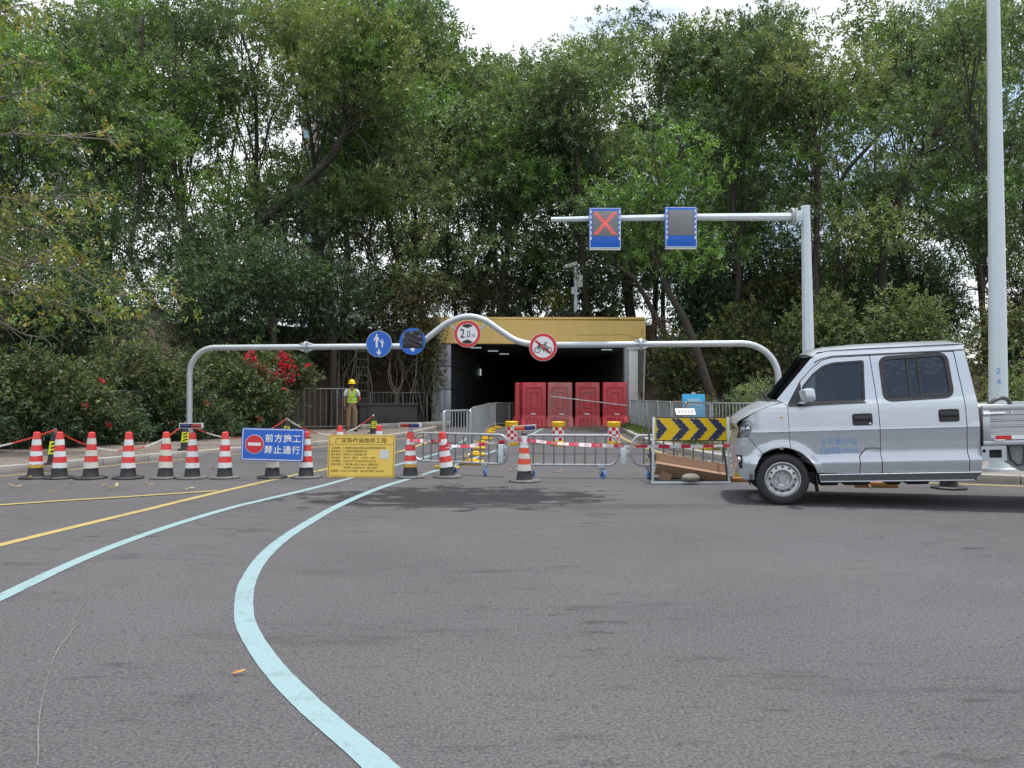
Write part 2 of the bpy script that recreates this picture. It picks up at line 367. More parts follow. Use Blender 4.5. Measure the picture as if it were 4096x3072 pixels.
def paver(name, c1, c2, joint, bw, bh, rot=0):
    m, nt, b, out = nodes_of(name); N = nt.nodes; L = nt.links
    tc = N.new('ShaderNodeTexCoord'); mp = N.new('ShaderNodeMapping'); mp.inputs['Rotation'].default_value = (0, 0, rot); L.new(tc.outputs['Object'], mp.inputs[0])
    br = N.new('ShaderNodeTexBrick'); br.inputs['Color1'].default_value = c1 + (1,); br.inputs['Color2'].default_value = c2 + (1,); br.inputs['Mortar'].default_value = joint + (1,)
    br.inputs['Scale'].default_value = 1; br.inputs['Brick Width'].default_value = bw; br.inputs['Row Height'].default_value = bh; br.inputs['Mortar Size'].default_value = .007; L.new(mp.outputs[0], br.inputs['Vector'])
    no = N.new('ShaderNodeTexNoise'); no.inputs['Scale'].default_value = 1.4; no.inputs['Detail'].default_value = 7; L.new(tc.outputs['Object'], no.inputs['Vector'])
    mr = N.new('ShaderNodeMapRange'); mr.inputs[1].default_value = .38; mr.inputs[2].default_value = .7; mr.inputs[4].default_value = .55; L.new(no.outputs[0], mr.inputs[0])
    mx = N.new('ShaderNodeMix'); mx.data_type = 'RGBA'; mx.inputs[7].default_value = (.12, .10, .085, 1); L.new(mr.outputs[0], mx.inputs[0]); L.new(br.outputs['Color'], mx.inputs[6])
    L.new(mx.outputs[2], b.inputs['Base Color']); b.inputs['Roughness'].default_value = .9
    bp = N.new('ShaderNodeBump'); bp.inputs['Strength'].default_value = .5; bp.inputs['Distance'].default_value = .006; bp.invert = True; L.new(br.outputs['Fac'], bp.inputs['Height']); L.new(bp.outputs[0], b.inputs['Normal'])
    return m
MT['paver'] = paver('brown brick paving', (.215, .175, .145), (.165, .135, .115), (.07, .06, .05), .22, .11, R(40))
MT['slab'] = paver('pale slab paving', (.25, .235, .21), (.21, .20, .18), (.11, .10, .09), .6, .3, R(20))
MT['kerb'] = pm('kerb stone', (.34, .325, .30), .85, 0, .16, 7, .3, 40, dirt=.6, dirtcol=(.15, .135, .12))
hedge_line = [(-22, 6), (-15.5, 11), (-11.2, 16.6), (-9.7, 19.2), (-8.0, 22.6), (-6.9, 24.9), (-5.9, 26.3), (-4.2, 28.2), (-3.05, 31.9)]
KW = .14
def offset_line(pts, d):
    out = []
    for i, p in enumerate(pts):
        a = Vector(pts[max(i - 1, 0)]); b_ = Vector(pts[min(i + 1, len(pts) - 1)]); t = (b_ - a).normalized(); out.append((p[0] - t.y * d, p[1] + t.x * d))
    return out
kl_in = offset_line(kl, KW); kr_in = offset_line(kr, KW)
pavement = tag(sheet('pavement', kl_in + [(-3.05, 31.95)] + [(x - .5, y + .4) for x, y in hedge_line[::-1]], .118, MT['paver'], .2), kind='structure')
island = tag(sheet('pavement', kr_in + [(60, 8.6), (60, 17), (30, 20), (15, 23.5), (9, 26.5), (6.2, 29.5), (5.3, 32)], .118, MT['slab'], .2), kind='structure')
rng0 = random.Random(5)
def kerb_stones(line, parent, length, flip=1):
    P = [Vector((x, y, 0)) for x, y in line]; acc = 0; start = P[0]; meshes = []
    segs = []
    d = [0]
    for i in range(1, len(P)): d.append(d[-1] + (P[i] - P[i - 1]).length)
    def pt(s):
        s = min(max(s, 0), d[-1] - 1e-6)
        for i in range(1, len(d)):
            if d[i] >= s: return P[i - 1].lerp(P[i], (s - d[i - 1]) / (d[i] - d[i - 1]))
        return P[-1]
    s = 0; mesh = None
    w = KW
    me = MB().box((0, 0, 0), (length - .014, w - .004, .22), bev=.012).mesh('kerb_stone'); me.materials.append(MT['kerb'])
    while s + length < d[-1]:
        a, b_ = pt(s), pt(s + length); t = (b_ - a).normalized(); nrm = Vector((-t.y, t.x, 0)); c = (a + b_) / 2 + nrm * w / 2
        o = link('kerb_stone', me, None, parent, (c.x, c.y, .011 + rng0.uniform(-.004, .004)), (rng0.uniform(-.012, .012), 0, math.atan2(t.y, t.x) + rng0.uniform(-.006, .006)))
        s += length
kerb_stones([p for p in kl if p[1] > 6], pavement, .98)
kerb_stones([p for p in kr if p[0] < 13], island, .98)

# painted lines
def paint(name, c, wear=.5):
    m, nt, b, out = nodes_of(name); N = nt.nodes; L = nt.links; tc = N.new('ShaderNodeTexCoord')
    n1 = N.new('ShaderNodeTexNoise'); n1.inputs['Scale'].default_value = 5; n1.inputs['Detail'].default_value = 8; n1.inputs['Roughness'].default_value = .75; L.new(tc.outputs['Object'], n1.inputs['Vector'])
    n2 = N.new('ShaderNodeTexNoise'); n2.inputs['Scale'].default_value = 90; n2.inputs['Detail'].default_value = 3; L.new(tc.outputs['Object'], n2.inputs['Vector'])
    mr = N.new('ShaderNodeMapRange'); mr.inputs[1].default_value = .52; mr.inputs[2].default_value = .70; mr.inputs[4].default_value = wear; L.new(n1.outputs[0], mr.inputs[0])
    m3 = N.new('ShaderNodeMapRange'); m3.inputs[1].default_value = .30; m3.inputs[2].default_value = .42; m3.inputs[3].default_value = .45; m3.inputs[4].default_value = 0; L.new(n2.outputs[0], m3.inputs[0])
    ad = N.new('ShaderNodeMath'); ad.operation = 'ADD'; ad.use_clamp = True; L.new(mr.outputs[0], ad.inputs[0]); L.new(m3.outputs[0], ad.inputs[1])
    mx = N.new('ShaderNodeMix'); mx.data_type = 'RGBA'; mx.inputs[6].default_value = c + (1,); mx.inputs[7].default_value = tuple(k * .45 + .03 for k in c) + (1,); L.new(ad.outputs[0], mx.inputs[0])
    L.new(mx.outputs[2], b.inputs['Base Color']); b.inputs['Roughness'].default_value = .7
    bp = N.new('ShaderNodeBump'); bp.inputs['Strength'].default_value = .4; bp.inputs['Distance'].default_value = .008; L.new(n2.outputs[0], bp.inputs['Height']); L.new(bp.outputs[0], b.inputs['Normal'])
    return m
MT['line_blue'] = paint('pale blue road paint', (.222, .328, .352), .85)
MT['line_yellow'] = paint('yellow road paint', (.37, .285, .10), .85)
def ribbon(name, pts, w, mat, z=.004, n=10, seed=1):
    P = bez([(x, y, 0) for x, y in pts], n); rg = random.Random(seed); v = []; f = []
    fine = []
    for i in range(len(P) - 1):
        k = max(1, int((P[i + 1] - P[i]).length / .06))
        fine += [P[i].lerp(P[i + 1], j / k) for j in range(k)]
    fine.append(P[-1])
    for i, p in enumerate(fine):
        t = (fine[min(i + 1, len(fine) - 1)] - fine[max(i - 1, 0)]).normalized(); nn = Vector((-t.y, t.x, 0))
        for s in (-1, 1): q = p + nn * (s * (w / 2 + rg.uniform(-.0016, .0016) + .0022 * math.sin(i * .31 + s) * math.sin(i * .077))); v.append((q.x, q.y, z))
        if i: f.append((2 * i - 2, 2 * i - 1, 2 * i + 1, 2 * i))
    me = bpy.data.meshes.new(name); me.from_pydata(v, [], [q[::-1] for q in f]); me.update()
    return tag(link(name, me, mat), kind='structure')
ribbon('lane_line', [(-.2, 2.2), (-.45, 2.6), (-.79, 3.07), (-1.12, 3.57), (-1.44, 4.17), (-1.62, 4.64), (-1.79, 5.2), (-1.92, 5.87), (-2.0, 6.6), (-2.02, 7.5), (-2.0, 8.5), (-1.92, 9.6), (-1.77, 10.7), (-1.53, 11.8), (-1.02, 14.25), (-.15, 19.1), (.3, 22.4), (1.2, 30)], .108, MT['line_blue'])
ribbon('lane_line', [(-3.0, 3.2), (-3.18, 4.76), (-3.29, 5.67), (-3.33, 6.6), (-3.28, 7.59), (-3.16, 8.6), (-2.97, 9.4), (-2.64, 10.82), (-2.12, 13.96), (-1.79, 15.8), (-1.45, 19), (-1.3, 27)], .105, MT['line_blue'], seed=2)
ribbon('lane_line', [(-4.6, 4.2), (-4.31, 6.45), (-4.22, 7.16), (-4.07, 8.27), (-3.81, 10.18), (-3.44, 12.3), (-3.2, 13.2), (-2.59, 17.07), (-2.25, 22.2)], .11, MT['line_yellow'], seed=3)
ribbon('lane_line', [(-9.5, 6.0), (-5.88, 8.8), (-4.95, 9.42), (-3.9, 10.12)], .105, MT['line_yellow'], z=.0085, seed=4)
ribbon('lane_line', [(-13.8, 5.0), (-10.3, 9.05), (-8.05, 12.04), (-7.15, 14.1), (-6.55, 15.3)], .10, MT['line_yellow'], seed=5)
ribbon('lane_line', [(-6.2, 16.2), (-5.7, 17.25), (-4.5, 19.7), (-3.1, 23.5), (-2.7, 27.5)], .10, MT['line_yellow'], seed=6)
ribbon('lane_line', [(3.72, 28), (3.5, 25), (3.32, 22.4), (3.28, 18.8), (3.38, 16.4), (3.72, 14.5), (4.4, 12.75), (5.4, 11.5), (7.1, 10.66), (10, 9.8)], .11, MT['line_yellow'], seed=7)
# pale scratch across the left of the road
MT['scratch'] = pm('scratched asphalt', (.15, .147, .145), .85, 0, .3, 40)
ribbon('scratch_mark', [(-1.6, 2.6), (-1.9, 3.1), (-2.2, 3.7), (-2.35, 4.1), (-2.5, 4.4), (-2.75, 5.12)], .0045, MT['scratch'], seed=8)
# drain across the mouth of the underpass
dr = tag(thing('drain', None, None, (0.75, 20.2, 0), R(-2)), kind='structure')
MB().box((0, 0, .003), (6.0, .34, .006)).build('drain_frame', pm('drain concrete', (.16, .155, .15), .9, 0, .2, 6), dr)
gm = MB().box((0, 0, 0), (.44, .035, .014)).mesh('drain_bar'); gm.materials.append(MT['rubber'])
for i in range(13):
    for j in range(4): link('drain_bar', gm, None, dr, (-2.76 + i * .46, -.105 + j * .07, .009))

# ------------------------------------------------------------------ the underpass portal
MT['ochre'] = pm('ochre render', (.78, .55, .19), .8, 0, .09, 1.6, .15, 60, dirt=.25, dirtcol=(.34, .24, .12), aniso=(1, 1, .45))
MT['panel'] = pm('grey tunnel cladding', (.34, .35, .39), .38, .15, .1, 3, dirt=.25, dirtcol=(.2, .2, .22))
MT['panel_dark'] = pm('blotchy dark cladding', (.075, .075, .085), .5, .1, .2, 2, dirt=.4, dirtcol=(.04, .04, .045))  # cladding in a darker tone than the mouth panels, with random blotches
MT['soffit'] = pm('dark soffit', (.06, .058, .058), .9, 0, .25, 2)  # one dark tone over the whole passage ceiling
MT['pale_wall'] = pm('pale grey painted pillar', (.80, .81, .78), .6, 0, .07, 3, dirt=.3, dirtcol=(.5, .5, .46))
MT['lamp_on'] = pm('lit tunnel lamp', (.8, .85, .85), .4, 0, .02, 4, emit=(.85, 1.0, .98), estr=.28)
up = thing('underpass', 'ochre yellow fascia and grey panelled walls of the dark underpass mouth', 'underpass', (0, TUN_Y, 0))
LEN = 26
slant = .11      # the passage runs away to the right
def tx(x, y): return x + slant * y
MB().prism([(-4.25, 3.50), (5.60, 3.44), (5.60, 4.44), (-4.25, 4.50)], -.02, .55).build('fascia', MT['ochre'], up)
cr = MB(); rgc = random.Random(3)
pts = [(2.75, 3.83)]
while pts[-1][0] < 5.35: pts.append((pts[-1][0] + rgc.uniform(.06, .16), 3.84 + rgc.uniform(-.02, .02) - max(0, pts[-1][0] - 4.7) * .28))
cr.tube([(x, -.022, z) for x, z in pts], .007, 4); cr.build('crack', MT['sign_black'], up)
MB().box((.68, .6, 4.55), (9.8, 1.1, .1)).build('coping', MT['ochre'], up)
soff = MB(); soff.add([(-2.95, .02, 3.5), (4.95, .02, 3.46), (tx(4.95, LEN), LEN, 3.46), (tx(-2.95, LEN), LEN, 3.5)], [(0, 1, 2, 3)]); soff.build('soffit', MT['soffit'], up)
MB().add([(tx(-2.95, LEN), LEN, 0), (tx(4.95, LEN), LEN, 0), (tx(4.95, LEN), LEN, 3.5), (tx(-2.95, LEN), LEN, 3.5)], [(0, 1, 2, 3)]).build('added_dark_end', MT['dark'], up)  # added dark sheet closing the passage, keeps light out of its depth
MB().box((-2.87, .28, 1.74), (.5, .5, 3.5)).build('pier', MT['panel_dark'], up)
for k, (z0, z1) in enumerate([(0.02, .62), (.64, 1.55), (1.57, 2.5), (2.52, 3.44)]):
    for i in range(2): MB().box((-2.99 + i * .29, -.0, (z0 + z1) / 2), (.28, .07, z1 - z0 - .01), bev=.006).build('wall_panel', MT['panel'], up)
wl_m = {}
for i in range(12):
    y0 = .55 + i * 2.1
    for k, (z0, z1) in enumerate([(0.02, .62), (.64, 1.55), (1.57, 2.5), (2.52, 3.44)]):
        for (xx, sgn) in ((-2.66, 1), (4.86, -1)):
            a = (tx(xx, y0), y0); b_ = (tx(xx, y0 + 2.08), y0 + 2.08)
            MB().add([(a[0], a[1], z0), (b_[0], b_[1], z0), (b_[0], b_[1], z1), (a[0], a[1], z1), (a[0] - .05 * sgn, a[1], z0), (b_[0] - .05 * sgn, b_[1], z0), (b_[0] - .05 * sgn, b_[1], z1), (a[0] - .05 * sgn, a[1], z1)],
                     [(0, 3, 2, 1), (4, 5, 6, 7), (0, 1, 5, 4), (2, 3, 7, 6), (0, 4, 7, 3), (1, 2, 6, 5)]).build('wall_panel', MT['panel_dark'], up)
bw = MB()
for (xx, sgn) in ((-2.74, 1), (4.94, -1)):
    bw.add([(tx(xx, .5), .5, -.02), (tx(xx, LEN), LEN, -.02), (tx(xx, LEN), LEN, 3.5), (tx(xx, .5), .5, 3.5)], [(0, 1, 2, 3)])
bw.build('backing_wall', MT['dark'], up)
MB().box((4.80, .26, 1.72), (.16, .5, 3.44)).build('pier', MT['panel'], up)
MB().box((5.08, .18, 1.6), (.38, .46, 3.2), bev=.01).build('pale_pillar', MT['pale_wall'], up)
MB().box((5.06, .14, 3.33), (.5, .5, .24), bev=.02).build('pillar_head', MT['pale_wall'], up)
lm = MB().box((0, 0, 0), (.48, .14, .03)).mesh('ceiling_lamp'); lm.materials.append(MT['lamp_on'])
for (x, y) in ((-1.6, 2.0), (-.9, 4.4), (-.4, 7.0), (4.4, 3.4)): link('ceiling_lamp', lm, None, up, (x, y, 3.43))
wm = MB().box((0, 0, 0), (.05, .42, .35)).mesh('wall_lamp'); wm.materials.append(MT['lamp_on'])
link('wall_lamp', wm, None, up, (tx(-2.6, 8.5), 8.5, 2.55)); link('wall_lamp', wm, None, up, (tx(4.78, 1.2), 1.2, 2.35))
# earth over the passage
ys2 = np.linspace(TUN_Y + .9, 60, 24); xs2 = np.linspace(TUN_X0 - .2, TUN_X1 + .4, 14)
A, B = np.meshgrid(xs2, ys2); Z = 4.52 + .25 * np.clip((B - 33) / 6, 0, 1) + .12 * np.sin(A * 1.7) * np.sin(B * 1.1)
me = bpy.data.meshes.new('hill'); me.from_pydata(np.stack([A.ravel(), B.ravel(), Z.ravel()], 1).tolist(), [], [(j * 14 + i, j * 14 + i + 1, (j + 1) * 14 + i + 1, (j + 1) * 14 + i) for j in range(23) for i in range(13)]); me.update()
tag(link('hill', me, MT['soil']), kind='structure')
rw = MB(); rw.box((TUN_X0 - .06, 45, 2.2), (.3, 27, 4.6)); tag(rw.build('retaining_wall', MT['concrete']), 'concrete side wall holding earth left of the underpass', 'wall')
rw = MB(); rw.box((TUN_X1 + .06, 45.5, 2.2), (.3, 26, 4.6)); tag(rw.build('retaining_wall', MT['concrete']), 'concrete side wall holding earth right of the underpass', 'wall')
# ------------------------------------------------------------------ vegetation
nrg = np.random.default_rng(11)
TONES = {
 'acacia': [(0.079, 0.13, 0.065), (0.116, 0.174, 0.084), (0.15, 0.212, 0.113), (0.099, 0.149, 0.089), (0.175, 0.242, 0.113), (0.067, 0.105, 0.059)],
 'fresh': [(0.114, 0.218, 0.056), (0.091, 0.184, 0.05), (0.145, 0.253, 0.075), (0.075, 0.148, 0.046)],
 'olive': [(0.164, 0.204, 0.093), (0.13, 0.175, 0.079), (0.199, 0.233, 0.11), (0.104, 0.147, 0.07)],
 'dark': [(0.049, 0.084, 0.048), (0.067, 0.114, 0.06), (0.09, 0.14, 0.084), (0.056, 0.094, 0.052), (0.109, 0.165, 0.098)],
 'yellow': [(0.24, 0.28, 0.07), (0.19, 0.24, 0.06), (0.28, 0.29, 0.09), (0.14, 0.19, 0.05), (0.26, 0.22, 0.07)],
 'hedge': [(0.06, 0.095, 0.045), (0.085, 0.125, 0.055), (0.115, 0.15, 0.07), (0.05, 0.08, 0.04), (0.14, 0.165, 0.07), (0.085, 0.09, 0.05)],
 'vine': [(0.099, 0.094, 0.053), (0.078, 0.077, 0.043), (0.121, 0.117, 0.063), (0.06, 0.065, 0.037), (0.087, 0.069, 0.045), (0.139, 0.137, 0.069)],
 'under': [(0.078, 0.111, 0.051), (0.111, 0.14, 0.062), (0.06, 0.089, 0.044), (0.194, 0.204, 0.059), (0.133, 0.16, 0.068), (0.089, 0.091, 0.058)],
 'dry': [(0.2, 0.155, 0.1), (0.16, 0.12, 0.08), (0.25, 0.2, 0.13)],
 'petal': [(0.62, 0.018, 0.1), (0.7, 0.03, 0.13), (0.55, 0.012, 0.07), (0.66, 0.05, 0.06)],
 'coral': [(0.55, 0.06, 0.04), (0.48, 0.04, 0.05), (0.6, 0.1, 0.06)],
 'grass': [(0.077, 0.132, 0.033), (0.099, 0.143, 0.044), (0.143, 0.154, 0.055), (0.055, 0.099, 0.028)],
}
def unit(v): return v / np.maximum(np.linalg.norm(v, axis=-1, keepdims=True), 1e-9)
def leaf_mesh(name, C, D, per, L, W, tones, spread=1.0, axis_len=.25, droop=.25, pick=None, clump_tone=None):
    """C,D: sprig positions and directions; per leaves on each; every leaf is a folded lance or oval"""
    n = len(C); rg = nrg
    D = unit(D); ref = unit(rg.normal(size=(n, 3))); A = unit(np.cross(D, ref)); B = np.cross(D, A)
    k = np.arange(per)[None, :]; az = k * 2.399 + rg.uniform(0, 6.28, (n, 1)); s = (k + rg.uniform(0, 1, (n, per))) / per
    phi = spread * (1.25 - .75 * s) + rg.normal(0, .18, (n, per))
    P = C[:, None, :] + D[:, None, :] * (s * axis_len)[..., None]
    ld = D[:, None, :] * np.cos(phi)[..., None] + (A[:, None, :] * np.cos(az)[..., None] + B[:, None, :] * np.sin(az)[..., None]) * np.sin(phi)[..., None]
    ld[..., 2] -= droop * rg.uniform(.2, 1.4, (n, per)); ld = unit(ld)
    wd = unit(np.cross(ld, np.array([0, 0, 1.]) + rg.normal(0, .55, (n, per, 3))))
    nn = np.cross(wd, ld)
    l = (L * rg.uniform(.65, 1.25, (n, per)))[..., None]; w = (W * rg.uniform(.7, 1.2, (n, per)))[..., None]
    v = np.empty((n, per, 4, 3), np.float32)
    v[:, :, 0] = P; v[:, :, 1] = P + ld * l * .45 + wd * w * .5 + nn * w * .12
    v[:, :, 2] = P + ld * l - np.array([0, 0, 1.]) * l * droop * .3; v[:, :, 3] = P + ld * l * .45 - wd * w * .5 + nn * w * .12
    N = n * per; v = v.reshape(-1, 3)
    T = np.array(tones, np.float32); idx = rg.integers(0, len(T), n) if pick is None else pick
    tone = T[idx][:, None, :] * rg.uniform(.78, 1.22, (n, per, 1)).astype(np.float32)
    if clump_tone is not None: tone = tone * clump_tone[:, None, None]
    tone = np.repeat(tone.reshape(N, 1, 3), 4, 1).reshape(-1, 3); tone = np.concatenate([tone, np.ones((N * 4, 1), np.float32)], 1)
    me = bpy.data.meshes.new(name); me.vertices.add(N * 4); me.vertices.foreach_set('co', v.ravel())
    me.loops.add(N * 4); me.loops.foreach_set('vertex_index', np.arange(N * 4, dtype=np.int32))
    me.polygons.add(N); me.polygons.foreach_set('loop_start', np.arange(0, N * 4, 4, dtype=np.int32)); 
    try: me.polygons.foreach_set('loop_total', np.full(N, 4, np.int32))
    except Exception: pass
    ca = me.color_attributes.new('tone', 'FLOAT_COLOR', 'POINT'); ca.data.foreach_set('color', tone.astype(np.float32).ravel())
    me.update(calc_edges=True); return me

def clump_points(c, r, n, up=.35, shell=2.2):
    """sprig positions in an uneven ellipsoid, pointing outwards"""
    d = unit(nrg.normal(size=(n, 3))); u = nrg.uniform(0, 1, (n, 1)) ** (1 / shell)
    wob = 1 + .28 * np.sin(d[:, :1] * 5 + c[0]) * np.sin(d[:, 1:2] * 4 + c[1]) * np.sin(d[:, 2:] * 5 + c[2])
    wob = wob + .16 * np.sin(d[:, :1] * 11 + c[1]) * np.sin(d[:, 2:] * 9 + c[0]); u = np.where(nrg.uniform(0, 1, (n, 1)) < .07, u * nrg.uniform(1.0, 1.38, (n, 1)), u)
    p = np.asarray(c) + d * u * np.asarray(r) * wob
    D = d + np.array([0, 0, up]) + nrg.normal(0, .35, (n, 3)); return p, D

def sky_top(X, Y):
    px = 1106 + 1650 * X / max(Y, 1)
    y = np.interp(px, [-300, 20, 50, 95, 125, 325, 345, 370, 400, 940, 972, 1035, 1060, 1130, 1180, 1196, 1215, 1245, 1272, 1296, 1340, 1400, 1450, 1500, 1560, 1640, 1662, 2500],
                  [-70, -40, 25, 60, -50, -20, 24, -20, -60, -30, 12, 60, 110, 122, 165, 92, 74, 68, 112, 22, 4, 20, 6, 20, 30, 22, -50, -70])
    return 1.25 + (857 - y) / 1650 * Y
def limb(m, a, b_, r0, r1, sag=.12, n=5, side=6, wob=.12):
    a = Vector(a); b_ = Vector(b_); L = (b_ - a).length; pts = []
    for i in range(n + 1):
        t = i / n; p = a.lerp(b_, t); p.z += math.sin(t * math.pi) * L * sag
        if 0 < i < n: p += Vector(nrg.normal(0, wob * L * .25, 3).tolist())
        pts.append(p)
    m.tube(pts, [r0 + (r1 - r0) * (i / n) ** .8 for i in range(n + 1)], side); return pts

def make_tree(name, label, base, path, H, rad, nclump, nspr, leaf=(.22, .07), per=9, tones='acacia', r0=.2, cb=.42, group=None, extra=(), crad=(1.0, 1.7), bark='bark', up=.35, fill=0, top=True, mixin=.24, young='fresh', lm='leaf', spread=1.15, droop=.12, reach=1.0):
    """trunk path (world points) + clumps of foliage round its upper part, a limb to each clump"""
    t = thing(name, label, 'tree', base, 0, group); b0 = Vector(base)
    tr = MB(); P = bez([Vector(p) - b0 for p in path], 5); n = len(P)
    tr.tube(P, [max(.035, r0 * (1 - .86 * (i / (n - 1)) ** .9) * (1.35 if i == 0 else 1)) for i in range(n)], 9)
    tipz = P[-1].z; cl = []
    for k in range(nclump):
        for tries in range(12):
            q = cb + (1 - cb) * nrg.uniform(0, 1) ** .8; i = int(q * (n - 1)); p = P[i]
            ang = nrg.uniform(0, 2 * math.pi); rr = rad * math.sqrt(nrg.uniform(.02, 1)) * (1.0 - .45 * max(0, (q - .65) / .35)) * reach
            c = Vector((p.x + math.cos(ang) * rr, p.y + math.sin(ang) * rr * .8, p.z + nrg.uniform(-.2, .9) + (q - cb) * (H - tipz) * .9 - .12 * rr))
            cr_ = nrg.uniform(*crad)
            if c.z + b0.z + cr_ * .5 < sky_top(c.x + b0.x, c.y + b0.y): break
        else: continue
        cl.append((c, cr_, i))
    for e in extra: cl.append((Vector(e[:3]) - b0, e[3], int(.8 * (n - 1))))
    pts = []; drs = []; tn = []; pk = []; nb, ny = len(TONES[tones]), len(TONES[young])
    for c, cr_, i in cl:
        j = max(int(n * .25), i - int(nrg.integers(2, 7))); st = P[j]
        lp = limb(tr, st, c, max(.03, r0 * .34 * (1 - j / n * .6)), .012, sag=nrg.uniform(-.02, .14))
        for q in range(3):
            e = c + Vector(nrg.normal(0, cr_ * .55, 3).tolist()); limb(tr, lp[-2 - q % 2], e, .018, .006, n=3, side=4)
        m = int(nspr * (cr_ / 1.3) ** 2); p, d = clump_points(c, (cr_, cr_, cr_ * .48), m, up, 2.6); pts.append(p); drs.append(d); pk.append(nrg.integers(nb, nb + ny, m) if nrg.uniform() < mixin else nrg.integers(0, nb, m))
        tn.append(np.full(m, nrg.uniform(.8, 1.25)))
    C = np.concatenate(pts); D = np.concatenate(drs); T = np.concatenate(tn).astype(np.float32)
    tr.build('trunk', MT[bark], t, 60)
    cm = leaf_mesh('crown', C, D, per, leaf[0], leaf[1], TONES[tones] + TONES[young], spread, leaf[0] * 1.1, droop, np.concatenate(pk), T)
    link('crown', cm, MT[lm], t); return t

ZT = lambda x, y: float(terrain(x, y))
G = 'trees of the wood behind the road'
def key(label, path, H, rad, nc, ns, **kw):
    x, y = path[0][0], path[0][1]; b = (x, y, ZT(x, y)); p = [b] + [q for q in path if q[2] > b[2] + .6]
    return make_tree('acacia_tree', label, b, p, H, rad, nc, ns, group=G, **kw)
key('dark zigzag trunk forking high, left of the pipe arch', [(-16.3, 31, 3), (-16.6, 31, 6.1), (-17, 31, 9.1), (-16.8, 31, 10.4), (-16.5, 31, 13.1), (-16.4, 31, 14), (-15.3, 31, 15), (-15.1, 31, 16.7)], 19, 3.6, 22, 44, r0=.26, cb=.5)
key('slim trunk leaning to the left with bright green crown', [(-11.6, 30, 3), (-11.9, 30, 5.9), (-12.1, 30, 6.7), (-12.9, 30, 8.3), (-13.9, 30, 10), (-15.1, 30, 11), (-15.7, 30, 12.2)], 13, 2.0, 13, 50, tones='fresh', r0=.15, cb=.62, extra=[(-14, 29.4, 9.6, 1.3), (-12.6, 29.4, 9.3, 1.4), (-13.2, 29, 11, 1.2)])
key('broad olive crown on a thick limb leaning right, near the middle', [(-11, 30, 3), (-10.7, 30, 5.2), (-10, 30, 7.8), (-8.9, 30, 9), (-7, 30, 10.9), (-6.5, 30, 12.2), (-6.2, 30, 13.3), (-5.8, 30, 14.2)], 15.2, 2.9, 20, 62, tones='olive', r0=.24, cb=.6,
    extra=[(-4.6, 29, 12.9, 1.5), (-3.3, 28.8, 12.4, 1.4), (-5.6, 28.6, 13.8, 1.4), (-3.6, 29, 10.8, 1.3), (-4.6, 28.6, 9.6, 1.1), (-3.0, 29, 9.0, .9), (-6.6, 28.7, 12.6, 1.4), (-3.4, 28.7, 13.6, 1.1)])
key('straight thin trunk in the left wood before a pink tower block', [(-11.6, 36, 3.8), (-11.95, 36, 7.8), (-12.1, 36, 11.3), (-12.2, 36, 15.9), (-12.9, 36, 18.8)], 20, 2.8, 18, 40, r0=.2, cb=.55)
key('dark arching limb reaching left above the red cross signal', [(5.9, 37, 3.4), (5.4, 37, 7.9), (5.3, 37, 9.3), (4.75, 37, 10.9), (3.5, 37, 11.5), (2.2, 37, 12.2), (1, 37, 13.8)], 15, 2.8, 17, 46, r0=.27, cb=.5, extra=[(1.2, 35.5, 14.6, 1.5), (2.8, 35, 14.2, 1.6), (4, 35, 13.0, 1.4)])
key('tree with trunk leaning right above the left end of the fascia', [(-2, 38, 4), (-1.2, 38, 8.1), (.8, 38, 10.9), (2, 38, 11.4), (3.6, 38, 13.5), (3.1, 38, 16.9)], 18, 3.0, 20, 44, r0=.25, cb=.45)
key('smooth dark trunk leaning left, beside the cyan parking board', [(7.5, 28.5, 1), (6.6, 28.5, 3.8), (5.9, 28.5, 5.1), (5.3, 28.5, 6.5), (4.9, 28.5, 7.8), (5.1, 28.5, 9.5)], 11, 2.3, 14, 44, r0=.21, cb=.66, tones='fresh', extra=[(6.3, 27.8, 10.5, 1.2), (7.4, 28, 9.6, 1.1), (5.2, 27.6, 10.8, 1.1)])
key('pale scarred trunk leaning left, next to the white pillar', [(7.35, 32, 1.5), (6.25, 32, 4.2), (5.2, 32, 6.1), (4.2, 32, 7), (3.6, 32, 9)], 10, 1.9, 9, 36, r0=.17, cb=.7, tones='dark')
key('long bow shaped trunk bending right, next to the lamp post', [(16.3, 34, 2.6), (16.4, 34, 4.5), (16.6, 34, 7.8), (17.2, 34, 9.9), (17.9, 34, 11.5), (18.9, 34, 13), (20.7, 34, 14.3)], 16, 3.2, 18, 40, r0=.25, cb=.72)
key('slim forked trunk right of the signal gantry post', [(15.35, 37, 3), (15.6, 37, 6.1), (15.9, 37, 9.8), (16.1, 37, 11.9), (17.8, 37, 13.9), (19.3, 37, 16), (19.5, 37, 18.6)], 20, 3.0, 18, 38, r0=.2, cb=.6)
